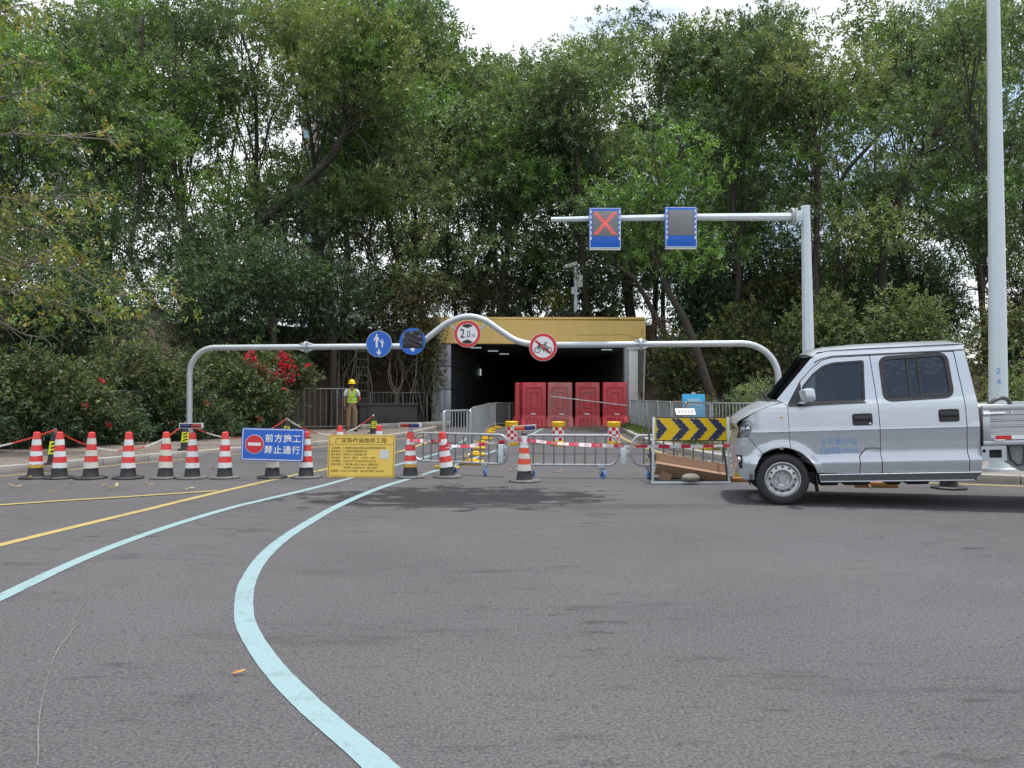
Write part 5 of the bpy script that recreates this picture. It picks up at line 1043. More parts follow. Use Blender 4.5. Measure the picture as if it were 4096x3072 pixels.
# ------------------------------------------------------------------ signal gantry with two lane panels
gp_ = thing('signal_gantry', 'pale octagonal gantry post with a long arm carrying lane signals', 'gantry', (6.62, 17.0, .12))
MB().tube([(0, 0, 0), (-.02, 0, 2.5), (-.06, 0, 5.36)], [.155, .13, .10], 8).build('post', MT['pole'], gp_, 20)
MB().tube([(-.25, 0, 5.15), (-2.6, 0, 5.14), (-5.75, .0, 5.09)], [.09, .078, .052], 8).build('arm', MT['pole'], gp_, 20)
MB().box((-.14, 0, 5.16), (.30, .10, .24), bev=.01).build('arm_bracket', MT['pole'], gp_); MB().box((-.30, 0, 5.16), (.03, .27, .32), bev=.006).build('bolt_flange', MT['pole'], gp_)
rp_ = MB()
for k in range(3): rp_.tube([(-.34 - k * .02, .135 * math.cos(a), 5.15 + .19 * math.sin(a)) for a in np.linspace(0, 6.283, 17)[:-1]], .012, 5, closed=True)
rp_.build('tied_rope', pm('old white rope', (.42, .42, .40), .9, 0, .15, 30), gp_)
MB().lathe([(.11, 5.36), (.10, 5.39), (.02, 5.40)], 8, Matrix.Translation((-.06, 0, 0))).build('post_cap', MT['pole'], gp_)
MT['led_face'] = pm('unlit led matrix', (.20, .20, .205), .45, 0, .12, 7, .3, 160); MT['led_red'] = pm('lit red led', (.8, .05, .03), .4, 0, .05, 9, emit=(1, .07, .05), estr=.8)
def lane(label, x, z, lit):
    t = thing('lane_signal', label, 'lane signal', (x, 16.83, z), (0, 0, R(1)), 'lane signals on the gantry'); w, h = .705, .90
    MB().box((0, .05, 0), (w, .10, h), bev=.008).build('case', MT['blue_sign'], t); outline('white_border', w - .02, h - .02, .015, .011, MT['sign_white'], t, -.004)
    MB().box((0, -.003, .10), (.56, .01, .56), bev=.003).build('led_matrix', MT['led_face'], t)
    dm = MB().box((0, 0, 0), (.026, .003, .072)).mesh('border_dash'); dm.materials.append(MT['sign_white'])
    for s_ in (-1, 1):
        for k in range(6): link('border_dash', dm, None, t, (s_ * .312, -.006, .36 - k * .118))
    MB().box((0, .05, -.465), (w - .02, .09, .03)).build('junction_box', MT['housing'], t)
    MB().box((0, .11, .03), (.3, .02, .3)).build('rear_clamp', MT['steel'], t)
    if lit:
        lm_ = MB().box((0, 0, 0), (.10, .004, .009)).mesh('led_row'); lm_.materials.append(MT['led_red'])
        for k in range(15):
            q = (k - 7) / 7
            for s_ in (-1, 1): link('led_row', lm_, None, t, (s_ * q * .205, -.010, .10 + q * .232 + (.004 if s_ > 0 else 0)))
lane('lane signal panel showing a lit red cross', 2.06, 4.98, True); lane('lane signal panel with a blank grey face', 3.74, 5.0, False)

# ------------------------------------------------------------------ camera pole on the fascia
cp = thing('camera_pole', 'white pole with surveillance camera above the ochre fascia', 'camera pole', (2.76, 33.0, 4.5))
MB().lathe([(.085, 0), (.085, 2.35), (.07, 2.37)], 14).build('pole', MT['pole'], cp); MB().box((.19, 0, 1.75), (.22, .16, .52), bev=.015).build('control_box', MT['housing'], cp); MB().box((.31, 0, 1.75), (.03, .17, .54)).build('box_door', MT['plastic_black'], cp)
MB().box((-.22, -.1, 2.44), (.58, .16, .15), Matrix.Translation((-.2, 0, 2.44)) @ Matrix.Rotation(R(-17), 4, 'Y') @ Matrix.Translation((.2, 0, -2.44)), bev=.012).build('camera_housing', MT['housing'], cp); MB().tube([(0, 0, 2.2), (-.18, -.05, 2.2), (-.18, -.08, 2.36)], .022, 6).build('camera_bracket', MT['pole'], cp)
MB().box((-.22, -.06, 1.32), (.13, .13, .30), Matrix.Rotation(R(4), 4, 'Y'), bev=.02).build('speaker_box', MT['housing'], cp); MB().tube([(0, 0, 1.3), (-.16, -.05, 1.3)], .018, 6).build('speaker_bracket', MT['pole'], cp)
# thin white cable pole at the right of the portal
wp = thing('cable_pole', 'thin white pole with a small hook right of the white pillar', 'pole', (5.35, 30.6, .05)); MB().tube([(-.12, 0, 0), (-.02, 0, 2.9), (0, 0, 3.4)], .035, 8).build('shaft', pm('old white pole', (.46, .44, .40), .7, 0, .15, 8, dirt=.4), wp); MB().tube([(0, 0, 2.1), (.12, -.02, 2.05), (.14, -.02, 2.3)], .012, 5).build('hook', MT['steel'], wp)

# ------------------------------------------------------------------ lamp post
lpz = thing('lamp_post', 'tall pale lamp post numbered 24 behind the truck bed', 'lamp post', (7.50, 11.78, .12))
MB().tube([(0, 0, 0), (0, 0, 3), (-.02, 0, 9.4)], [.138, .118, .075], 20).build('shaft', MT['pole'], lpz, 60); MB().lathe([(.22, 0), (.22, .03), (.15, .04)], 16).build('base_flange', MT['pole'], lpz)
MB().box((.085, -.075, 2.1), (.05, .02, .15), Matrix.Rotation(R(0), 4, 'Z'), bev=.004).build('inspection_tag', MT['sign_back'], lpz)
MT['num_blue'] = pm('faded blue stencil', (.10, .36, .66), .6, 0, .15, 40)
text('2', .13, MT['num_blue'], lpz, (-.075, -.128, 1.52), (math.pi / 2, 0, R(-24))); text('4', .13, MT['num_blue'], lpz, (-.072, -.131, 1.36), (math.pi / 2, 0, R(-24)))
la = MB(); la.tube(bez([(-.02, 0, 9.3), (.2, 0, 9.8), (1.2, .1, 10.1), (2.2, .2, 10.2)], 4), .04, 8); la.build('lamp_arm', MT['pole'], lpz); MB().box((2.5, .22, 10.2), (.7, .3, .12), Matrix.Identity(4), bev=.04).build('lamp_head', MT['housing'], lpz)

# ------------------------------------------------------------------ chevron sign on a trestle
ch = thing('chevron_sign', 'yellow and navy chevron board on a pale trestle with solar panel', 'sign', (2.56, 11.0, .0), (0, 0, R(-1)))
MB().box((0, -.02, .785), (1.06, .045, .345), bev=.008).build('board', MT['plastic_black'], ch); MB().box((0, -.045, .785), (1.03, .004, .315)).build('yellow_face', MT['chev_yellow'], ch)
bp = MB(); bul = []
for k in range(4):
    x0 = -.49 + k * .262 + (.02 if k else 0); y = -.0485
    if k == 0: poly = [(x0, -.152), (x0 + .03, -.152), (x0 + .155, 0), (x0 + .03, .152), (x0, .152), (x0, .05), (x0 + .025, 0), (x0, -.05)]
    else: poly = [(x0 - .07, -.152), (x0 + .06, -.152), (x0 + .19, 0), (x0 + .06, .152), (x0 - .07, .152), (x0 + .06, 0)]
    flat('chevron', [(a, b_ + .785) for a, b_ in poly], y, MT['navy'], ch)
    pp = poly if k == 0 else poly
    for i in range(len(pp)):
        a, b_ = pp[i], pp[(i + 1) % len(pp)]; L_ = math.dist(a, b_)
        for q in range(max(1, int(L_ / .055))):
            s_ = q / max(1, int(L_ / .055)); bul.append((a[0] + (b_[0] - a[0]) * s_, a[1] + (b_[1] - a[1]) * s_))
lm2 = MB(); lm2.lathe([(.009, 0), (.008, .005), (.004, .008)], 8, Matrix.Rotation(R(90), 4, 'X')); lmm = lm2.mesh('lamp_bead'); lmm.materials.append(pm('clear lamp bead', (.45, .46, .5), .15, .3, .1, 30, coat=.5))
for x_, z_ in bul: link('lamp_bead', lmm, None, ch, (x_ * .985, -.051, .785 + z_ * .93))
for s_ in (-1, 1):
    MB().box((s_ * .545, -.055, .475), (.032, .022, .95), Matrix.Rotation(R(3.0) * s_ * -.35, 4, 'Y'), bev=.003).build('front_leg', MT['pole'], ch)
    MB().box((s_ * .545 * .99, .20, .46), (.03, .02, .98), Matrix.Translation((0, .20, .46)) @ Matrix.Rotation(R(-25), 4, 'X') @ Matrix.Translation((0, -.20, -.46)), bev=.003).build('rear_leg', MT['plastic_black'], ch)
MB().box((0, -.055, .022), (1.14, .024, .032), bev=.003).build('bottom_rail', MT['pole'], ch); MB().box((0, .40, .03), (1.1, .02, .03)).build('rear_rail', MT['plastic_black'], ch)
MB().box((-.07, .0, .985), (.04, .03, .05)).build('panel_bracket', MT['housing'], ch)
Ms = Matrix.Translation((-.06, .02, 1.03)) @ Matrix.Rotation(R(38), 4, 'X'); MB().box((0, 0, 0), (.28, .14, .02), Ms, bev=.004).build('solar_panel', MT['housing'], ch)
for k in range(5): MB().box((-.092 + k * .046, -.0, .011), (.03, .09, .004), Ms).build('solar_cell', MT['navy'], ch)
cb_ = thing('cardboard_box', 'flattened brown cardboard tray tucked inside the trestle', 'cardboard', (2.62, 11.22, .02), (0, R(9.5), R(-2)))
m = MB(); m.box((0, 0, .27), (1.12, .016, .12), Matrix.Rotation(R(-18), 4, 'X')); m.box((0, .14, .17), (1.12, .34, .014), Matrix.Rotation(R(14), 4, 'X')); m.box((0, -.045, .14), (1.10, .012, .2), Matrix.Rotation(R(32), 4, 'X')); m.build('tray', MT['card'], cb_)
MB().add([(-.56, -.03, .30), (-.70, -.06, .27), (-.60, .05, .16), (-.54, 0, .2)], [(0, 1, 2, 3)]).build('flap', MT['card'], cb_); MB().add([(-.45, -.12, .09), (-.3, -.14, .05), (-.33, -.12, -.05), (-.5, -.1, -.04)], [(0, 1, 2, 3)]).build('flap', MT['card'], cb_)
def blob(name, label, cat, loc, r_, mat, rz=0, neck=0):
    t = thing(name, label, cat, loc, (0, 0, rz)); m = MB(); n1, n2 = 22, 12; rg = random.Random(4); v = []
    for j in range(n2 + 1):
        th = math.pi * j / n2
        for i in range(n1):
            a = 2 * math.pi * i / n1; k = 1 + .06 * math.sin(3 * a + 2 * th) + rg.uniform(-.02, .02); x_ = math.cos(th); rr = math.sin(th) ** .75
            v.append((r_[0] * x_, r_[1] * rr * math.cos(a) * k, max(0, r_[2] * (1 + rr * math.sin(a) * k))))
    m.add(v, [(j * n1 + i, j * n1 + (i + 1) % n1, (j + 1) * n1 + (i + 1) % n1, (j + 1) * n1 + i) for j in range(n2) for i in range(n1)]); m.build('sack', mat, t, 80)
    if neck: MB().tube([(r_[0] * .92, 0, r_[2]), (r_[0] * 1.25, .03, r_[2] * .8), (r_[0] * 1.5, .05, .03)], [.03, .022, .03], 8).build('tied_neck', MT['rubber'], t)
    return t
blob('sandbag', 'round grey sandbag weighing down the trestle rail', 'sandbag', (2.55, 10.93, .03), (.13, .09, .062), MT['bag'], .1, 1)
# cyan cycle parking board
cy_b = thing('parking_board', 'cyan cycle parking board standing behind the right barriers', 'sign', (4.75, 19.9, .12), (R(-4), 0, R(3)))
MT['cyan'] = pm('cyan board', (.03, .33, .60), .4, 0, .05, 4)
MB().box((0, 0, .62), (.60, .03, 1.16), bev=.006).build('board', MT['cyan'], cy_b); MB().box((.015, .03, .62), (.625, .03, 1.19), bev=.006).build('rear_board', MT['plastic_black'], cy_b); MB().box((0, 0, 1.225), (.1, .03, .03)).build('handle', MT['housing'], cy_b)
text('非机动车', .088, MT['sign_white'], cy_b, (0, -.018, 1.04), bold=.006); text('临时停放区', .088, MT['sign_white'], cy_b, (0, -.018, .93), bold=.006); MB().box((0, -.018, .83), (.56, .002, .006)).build('rule_line', MT['sign_white'], cy_b)
for s_ in (-1, 1): MB().box((s_ * .26, .16, .30), (.02, .02, .66), Matrix.Translation((0, .16, .3)) @ Matrix.Rotation(R(20), 4, 'X') @ Matrix.Translation((0, -.16, -.3))).build('rear_leg', MT['plastic_black'], cy_b)
# yellow barrier feet and timber lying about
def foot_block(label, x, y, rz, z=0.002):
    t = thing('yellow_block', label, 'block', (x, y, z), (0, 0, rz)); MB().box((0, 0, .05), (.40, .16, .10), bev=.012).build('block', MT['yellow_foot'], t); MB().box((0, 0, .104), (.3, .1, .012), bev=.004).build('top_plate', MT['gold'], t)
foot_block('yellow barrier foot behind the front wheel of the truck', 3.62, 11.7, .2); foot_block('yellow barrier foot under the middle of the truck cab', 5.02, 10.72, -.1)
tb = thing('timber_block', 'squared orange timber lying under the truck cab', 'timber', (5.02, 10.55, .004), (0, 0, R(-4))); MB().box((0, 0, .035), (.56, .09, .07), bev=.005).build('beam', MT['wood'], tb)
tb = thing('timber_block', 'reddish timber lying under the front bumper', 'timber', (3.32, 11.25, .004), (0, 0, R(4))); MB().box((0, 0, .03), (.50, .09, .06), bev=.005).build('beam', MT['wood'], tb)
yc = thing('yellow_crate', 'small yellow plastic crate on the right island', 'crate', (4.62, 16.3, .118), (0, 0, .3)); m = MB()
for s_ in (-1, 1): m.box((s_ * .09, 0, .12), (.02, .18, .24)); m.box((0, s_ * .09, .03), (.16, .02, .06)); m.box((0, s_ * .09, .21), (.16, .02, .05)); m.box((0, s_ * .09, .12), (.16, .02, .02))
m.build('frame', MT['yellow_foot'], yc)
tg = thing('dry_twig', 'orange dry leaf stalk lying in the foreground left of the blue line', 'twig', (-1.23, 3.45, .012), (0, 0, .5)); m = MB(); m.tube(bez([(-.03, 0, 0), (0, .004, .008), (.035, .0, .004)], 4), [.002] * 8 + [.001], 5); m.add([(-.02, -.006, .002), (.022, -.007, .006), (.03, .004, .010), (-.015, .007, .004)], [(0, 1, 2, 3)]); m.build('stalk', pm('orange dry leaf', (.55, .25, .07), .8, 0, .2, 60), tg)

# ------------------------------------------------------------------ fences at the left
def fence(label, pts, z, H, spacing, mat, parent_name='railing_fence', posts=True, group='railing fences'):
    t = thing(parent_name, label, 'fence', (*pts[0], z), 0, group); o = Vector((*pts[0], 0)); P = [Vector((*p, 0)) - o for p in pts]
    bmsh = MB().box((0, 0, H / 2 + .06), (.022, .022, H - .12)).mesh('bar'); bmsh.materials.append(mat); pmh = MB().box((0, 0, H / 2), (.06, .06, H), bev=.006).mesh('post'); pmh.materials.append(mat)
    for i in range(len(P) - 1):
        d = P[i + 1] - P[i]; L_ = d.length; n = int(L_ / spacing); a = math.atan2(d.y, d.x)
        for zz in (.12, H - .02): MB().tube([P[i] + Vector((0, 0, zz)), P[i + 1] + Vector((0, 0, zz))], .02, 6).build('rail', mat, t)
        for k in range(1, n): link('bar', bmsh, None, t, P[i] + d * (k / n), (0, 0, a))
    if posts:
        for p in P: link('post', pmh, None, t, p)
    return t
MT['rail_grey'] = pm('grey fence paint', (.15, .155, .165), .5, .2, .12, 8, dirt=.3, dirtcol=(.12, .11, .1))
fence('grey railing left of the worker below the magenta blooms', [(-7.0, 25.7), (-5.95, 26.0), (-5.45, 26.2)], .12, 1.42, .16, MT['rail_grey'])
fence('grey railing buried in the hedge behind the cones', [(-12.6, 14.7), (-11.0, 17.2), (-9.6, 19.6), (-8.3, 22.2), (-7.1, 25.3)], .06, 1.35, .16, MT['rail_grey'])
fence('dark railing behind the small trees right of the worker', [(-5.2, 28.0), (-4.2, 29.4), (-3.4, 30.6)], .08, 1.35, .2, pm('dark old railing', (.10, .098, .095), .7, .1, .2, 9))
MT['wall_dark'] = pm('grimy concrete', (.055, .05, .048), .9, 0, .25, 3, .3, 40); MT['fence_dark'] = pm('dull dark steel', (.07, .068, .066), .7, .1, .2, 9)  # low wall concrete set to a dark, slightly uneven tone
lw = thing('low_wall', 'low dark concrete wall behind the small trees right of the worker', 'wall', (-4.55, 27.9, .1), (0, 0, R(36))); MB().box((0, 0, .42), (2.3, .25, .85), bev=.02).build('wall_block', MT['wall_dark'], lw); MB().box((0, -.005, .87), (2.4, .34, .09), bev=.02).build('coping', MT['wall_dark'], lw)
lk = thing('low_kerb', 'low concrete planter kerb between the worker and the underpass', 'kerb', (-3.85, 28.2, .1), (0, 0, R(50))); MB().box((0, 0, .09), (4.4, .16, .2), bev=.015).build('kerb_run', MT['kerb'], lk)
ld = thing('ladder', 'grey ladder rising behind the worker', 'ladder', (-5.35, 27.3, .1), (R(6), 0, R(10)))
for s_ in (-1, 1): MB().tube([(s_ * .2, 0, 0), (s_ * .2, 0, 2.9)], .02, 6).build('stile', MT['fence_dark'], ld)
rm = MB().tube([(-.2, 0, 0), (.2, 0, 0)], .014, 6).mesh('rung'); rm.materials.append(MT['fence_dark'])
for k in range(10): link('rung', rm, None, ld, (0, 0, .25 + k * .28))
# railing and bicycles at the right
rl = thing('metal_railing', 'pale tubular railing behind the truck bed', 'railing', (6.0, 15.2, .118), (0, 0, R(-4)))
for zz in (.98, .55): MB().tube([(0, 0, zz), (8.5, 0, zz)], .021, 7).build('rail', MT['pole'], rl)
rm = MB().tube([(0, 0, 0), (0, 0, .98)], .018, 7).mesh('upright'); rm.materials.append(MT['pole'])
for k in range(24): link('upright', rm, None, rl, (k * .37, 0, 0))
def bicycle(label, x, y, rz, mat):
    t = thing('bicycle', label, 'bicycle', (x, y, .118), (R(4), 0, rz), 'bicycles behind the truck')
    for cx in (-.52, .52):
        w = MB(); w.tube([(cx + .31 * math.cos(a), 0, .33 + .31 * math.sin(a)) for a in np.linspace(0, 6.283, 29)[:-1]], .02, 6, closed=True); wo = w.build('wheel', MT['rubber'], t); sp = MB()
        for k in range(9): a = math.pi * k / 9; sp.tube([(cx - .3 * math.cos(a), 0, .33 - .3 * math.sin(a)), (cx + .3 * math.cos(a), 0, .33 + .3 * math.sin(a))], .002, 3)
        sp.build('spokes', MT['steel'], wo)
    f = MB()
    for a, b_ in (((.52, .33), (.36, .86)), ((.40, .74), (-.12, .36)), ((-.12, .36), (-.28, .84)), ((-.12, .36), (-.52, .33)), ((-.52, .33), (-.24, .72)), ((.38, .80), (-.24, .70))): f.tube([(a[0], 0, a[1]), (b_[0], 0, b_[1])], .019, 7)
    f.build('frame', mat, t); sd = MB(); sd.prism([(-.42, .88), (-.16, .86), (-.16, .90), (-.40, .94)], -.07, .07); sd.build('saddle', MT['plastic_black'], t)
    h = MB(); h.tube([(.36, 0, .86), (.33, 0, 1.0), (.33, 0, 1.03)], .014, 6); h.tube(bez([(.18, -.30, 1.06), (.30, -.2, 1.06), (.34, 0, 1.03), (.30, .2, 1.06), (.18, .30, 1.06)], 4), .012, 6); h.build('handlebar', MT['steel'], t)
    g = MB()
    for s_ in (-1, 1): g.tube([(.18, s_ * .30, 1.06), (.08, s_ * .32, 1.055)], .018, 7); g.tube([(.27, s_ * .22, 1.04), (.2, s_ * .33, 1.02)], .006, 5)
    g.build('grips', MT['plastic_black'], t); bs_ = MB()
    for k in range(5): bs_.tube([(.48, -.14 + k * .07, .70), (.48, -.14 + k * .07, .9)], .005, 4)
    bs_.tube([(.48, -.16, .9), (.66, -.16, .9), (.66, .16, .9), (.48, .16, .9)], .007, 4, closed=True); bs_.build('basket', MT['steel'], t); return t
bicycle('bicycle with dark grips seen above the truck bed', 7.45, 13.4, R(150), MT['steel']); bicycle('bicycle seen through the front cab window', 5.3, 14.5, R(155), MT['steel']); bicycle('second bicycle seen through the front cab window', 5.9, 14.4, R(150), MT['pole']); bicycle('bicycle seen through the rear cab window', 6.6, 14.3, R(152), MT['steel'])
# far buildings glimpsed through the leaves
MT['tower'] = pm('pink grey tower render', (.42, .33, .31), .8, 0, .06, .3); MT['tower_glass'] = pm('pale blue window glass', (.25, .38, .42), .1, .2, .1, 1); MT['tower_band'] = pm('pale cornice', (.6, .58, .55), .8, 0, .05, 1)
def tower(label, x, y, w, h, floors, cols, wall):
    t = thing('apartment_tower', label, 'building', (x, y, 0)); MB().box((0, 0, h / 2), (w, w, h)).build('wall', MT[wall], t); fh = h / floors
    wm_ = MB().box((0, 0, 0), (w / cols * .62, .3, fh * .55)).mesh('window'); wm_.materials.append(MT['tower_glass']); sm = MB().box((0, 0, 0), (w + .5, w + .5, .4)).mesh('floor_band'); sm.materials.append(MT['tower_band'])
    for f in range(floors):
        link('floor_band', sm, None, t, (0, 0, fh * (f + 1)))
        for c_ in range(cols): link('window', wm_, None, t, ((c_ + .5) / cols * w - w / 2, -w / 2 - .05, fh * (f + .5)))
tower('pinkish tower block glimpsed through the crowns at the left', -38.2, 150, 5.2, 74, 22, 2, 'tower')
bl = thing('low_building', 'low blue and white building glimpsed behind the right wood', 'building', (22, 84, 1)); MB().box((0, 0, 3), (26, 8, 6)).build('wall', MT['tower_band'], bl); MB().box((0, -.2, 6.2), (27, 9, .7)).build('roof', pm('blue sheet roof', (.06, .16, .36), .5, 0, .1, 1), bl)
wm_ = MB().box((0, 0, 0), (2.2, .2, 1.6)).mesh('window'); wm_.materials.append(MT['tower_glass'])
for k in range(7): link('window', wm_, None, bl, (-11 + k * 3.7, -4.05, 3.4))

# ------------------------------------------------------------------ the worker
def skin(name, verts, edges, radii, mat, parent, sub=2, root=0):
    me = bpy.data.meshes.new(name); me.from_pydata(verts, edges, []); o = bpy.data.objects.new('tmp_skin', me); col.objects.link(o)
    sk = o.modifiers.new('s', 'SKIN'); sk.branch_smoothing = .6; sd = o.modifiers.new('d', 'SUBSURF'); sd.levels = sub; sd.render_levels = sub
    for i, r_ in enumerate(radii): me.skin_vertices[0].data[i].radius = r_ if isinstance(r_, tuple) else (r_, r_); me.skin_vertices[0].data[i].use_root = (i == root)
    bpy.context.view_layer.update(); m2 = bpy.data.meshes.new_from_object(o.evaluated_get(bpy.context.evaluated_depsgraph_get())); bpy.data.objects.remove(o); m2.name = name
    m2.materials.clear(); m2.materials.append(mat); m2.polygons.foreach_set('use_smooth', [True] * len(m2.polygons)); return link(name, m2, None, parent)
pw = thing('person', 'person in yellow helmet, lime vest and khaki trousers standing on the pavement', 'person', (-5.22, 24.9, .12), (0, 0, R(12))); pw.scale = (.94, .94, .94)
# facing the road (-y); arms hanging, right hand forward, left arm behind the back
V = [(0, 0, .95), (0, .0, 1.12), (0, 0, 1.30), (0, .005, 1.42), (0, 0, 1.50), (0, -.012, 1.57), (0, -.015, 1.66),
     (-.10, 0, .90), (-.115, -.01, .50), (-.12, .02, .09), (-.125, -.07, .045), (-.13, -.15, .03), (.10, 0, .90), (.115, -.01, .50), (.11, .02, .09), (.14, -.06, .045), (.17, -.13, .03),
     (-.17, 0, 1.40), (-.235, .0, 1.15), (-.245, -.05, .93), (-.225, -.075, .84), (.17, 0, 1.40), (.25, .04, 1.16), (.20, .12, 1.02), (.10, .14, .98)]
E_ = [(0, 1), (1, 2), (2, 3), (3, 4), (4, 5), (5, 6), (0, 7), (7, 8), (8, 9), (9, 10), (10, 11), (0, 12), (12, 13), (13, 14), (14, 15), (15, 16), (3, 17), (17, 18), (18, 19), (19, 20), (3, 21), (21, 22), (22, 23), (23, 24)]
Rr = [(.13, .10), (.125, .09), (.14, .10), (.13, .085), (.052, .055), (.066, .078), (.062, .078), (.08, .085), (.058, .06), (.042, .045), (.04, .035), (.035, .028), (.08, .085), (.058, .06), (.042, .045), (.04, .035), (.035, .028), .058, .043, .033, .034, .058, .043, .033, .03]
skin('body', V, E_, Rr, MT['skin'], pw)
for fi, (dx, L_) in enumerate(((-.022, .062), (-.008, .07), (.006, .066), (.02, .054))): MB().tube([(-.222 + dx, -.08, .815), (-.222 + dx, -.09, .815 - L_ * .5), (-.218 + dx * .9, -.078, .815 - L_)], [.009, .0085, .006], 6).build('finger', MT['skin'], pw)
MB().tube([(-.20, -.09, .84), (-.185, -.11, .805), (-.188, -.115, .785)], [.011, .009, .007], 6).build('thumb', MT['skin'], pw)
skin('trousers', [(0, 0, .93), (-.1, 0, .88), (-.117, -.008, .50), (-.122, .015, .11), (.1, 0, .88), (.117, -.008, .50), (.112, .015, .11), (0, 0, 1.0)], [(0, 7), (0, 1), (1, 2), (2, 3), (0, 4), (4, 5), (5, 6)], [(.155, .12), (.10, .105), (.082, .085), (.078, .082), (.10, .105), (.082, .085), (.078, .082), (.15, .115)], MT['trousers'], pw)
skin('shirt', [(0, 0, .90), (0, 0, 1.12), (0, 0, 1.32), (0, 0, 1.44), (-.185, 0, 1.41), (-.235, 0, 1.20), (.185, 0, 1.41), (.245, .03, 1.20)], [(0, 1), (1, 2), (2, 3), (3, 4), (4, 5), (3, 6), (6, 7)], [(.165, .125), (.15, .115), (.16, .12), (.085, .08), .072, .068, .072, .068], MT['shirt'], pw)
vest = MB(); nv = 28; zs_ = [1.0, 1.1, 1.2, 1.28, 1.36, 1.44, 1.475]; wx_ = [.178, .172, .168, .170, .172, .165, .13]; wy_ = [.142, .136, .134, .134, .13, .112, .085]
for i in range(len(zs_) - 1):
    for j in range(nv):
        a0, a1 = 2 * math.pi * j / nv, 2 * math.pi * (j + 1) / nv; am = (a0 + a1) / 2; front = -math.sin(am); sidev = abs(math.cos(am)); zm = (zs_[i] + zs_[i + 1]) / 2
        if front > 0 and sidev < (zm - 1.22) * 1.15 and zm > 1.22: continue
        if sidev > .90 and zm > 1.2: continue
        def pt(k, a): return (wx_[k] * math.copysign(abs(math.cos(a)) ** .75, math.cos(a)), wy_[k] * math.copysign(abs(math.sin(a)) ** .75, math.sin(a)), zs_[k])
        vest.add([pt(i, a0), pt(i, a1), pt(i + 1, a1), pt(i + 1, a0)], [(0, 1, 2, 3)])
vo_ = vest.build('vest', MT['vest'], pw, 60)
def band(z0, z1, k=1.03, name='reflective_band', mat='vest_band'):
    b = MB(); pr = []
    for z in (z0, z1):
        wx = np.interp(z, zs_, wx_) * k; wy = np.interp(z, zs_, wy_) * k; pr += [(wx * math.copysign(abs(math.cos(a)) ** .75, math.cos(a)), wy * math.copysign(abs(math.sin(a)) ** .75, math.sin(a)), z) for a in np.linspace(0, 2 * math.pi, 29)[:-1]]
    b.add(pr, [(j, (j + 1) % 28, 28 + (j + 1) % 28, 28 + j) for j in range(28)]); b.build(name, MT[mat], vo_, 60)
band(1.075, 1.105); band(1.175, 1.205)
for s_ in (-1, 1): MB().tube([(s_ * .135, -.128, 1.2), (s_ * .135, -.122, 1.36), (s_ * .125, -.085, 1.465), (s_ * .12, 0, 1.485)], .016, 5).build('reflective_strap', MT['vest_band'], vo_)
MB().tube([(0, -.142, 1.01), (0, -.139, 1.2)], .006, 4).build('zip', MT['sign_black'], vo_)
MB().box((.262, .06, 1.14), (.07, .08, .13), bev=.02).build('red_armband', pm('red armband', (.6, .05, .02), .7), pw)
hm = MB(); hm.lathe([(.122, 1.655), (.120, 1.68), (.112, 1.73), (.088, 1.775), (.05, 1.80), (.015, 1.808)], 22, Matrix.Translation((0, -.012, 0)) @ Matrix.Scale(1.12, 4, (0, 1, 0)), cap=False); hm.prism([(-.012, 1.78), (.012, 1.78), (.01, 1.822), (-.01, 1.822)], -.09, .08); ho = hm.build('helmet', MT['helmet'], pw)
br_ = MB(); br_.lathe([(.118, 1.658), (.145, 1.648), (.146, 1.654), (.118, 1.668)], 22, Matrix.Translation((0, -.025, 0)) @ Matrix.Scale(1.16, 4, (0, 1, 0)), cap=False); br_.build('brim', MT['helmet'], ho)
hr = MB(); hr.lathe([(.074, 1.60), (.082, 1.63), (.084, 1.67)], 16, Matrix.Translation((0, .008, 0)) @ Matrix.Scale(1.15, 4, (0, 1, 0)), cap=False); hr.build('hair', MT['hair'], pw)
fc = MB(); fc.add([(-.012, -.088, 1.585), (.012, -.088, 1.585), (0, -.11, 1.588), (0, -.09, 1.63)], [(0, 1, 2), (0, 2, 3), (1, 3, 2)]); fc.build('nose', MT['skin'], pw, 0)
for s_ in (-1, 1):
    MB().box((s_ * .028, -.088, 1.628), (.024, .008, .009), bev=.003).build('eye', MT['hair'], pw); MB().box((s_ * .028, -.086, 1.645), (.034, .008, .006)).build('eyebrow', MT['hair'], pw); MB().box((s_ * .073, 0, 1.615), (.016, .03, .055), bev=.007).build('ear', MT['skin'], pw)
    sh = MB(); sh.box((0, 0, 0), (.095, .27, .075), Matrix.Translation((s_ * .13 + (.015 if s_ > 0 else 0), -.05, .038)) @ Matrix.Rotation(R(14 * s_), 4, 'Z'), bev=.03); sh.build('shoe', MT['shoe'], pw)
MB().box((0, -.088, 1.553), (.042, .006, .007), bev=.002).build('mouth', pm('lips', (.2, .07, .05), .6), pw)
# ------------------------------------------------------------------ the silver double cab truck
MT['silver'] = pm('silver car paint', (.49, .53, .58), .27, .42, .03, 3, coat=.5, spec=.5)
MT['silver_roof'] = MT['silver']
MT['rim_steel'] = pm('steel wheel paint', (.46, .47, .49), .32, .7, .06, 20, dirt=.15, dirtcol=(.2, .19, .18)); MT['tyre'] = pm('tyre rubber', (.016, .016, .017), .62, 0, .2, 20, .15, 60)
MT['alu'] = pm('aluminium bed panel', (.48, .50, .53), .36, .7, .06, 8, dirt=.15, dirtcol=(.3, .3, .31)); MT['truck_glass'] = glassmat('tinted cab glass', (.34, .36, .40), 1.8); MT['lens_clear'] = glassmat('headlamp lens', (.85, .88, .9), 1.5)
MT['chrome'] = pm('headlamp reflector', (.78, .79, .81), .10, 1.0, .05, 14, .4, 26); MT['grey_plastic'] = pm('dark grey sill plastic', (.06, .065, .07), .35, 0, .1, 10); MT['seat'] = pm('grey seat cloth', (.06, .06, .065), .9, 0, .2, 10)
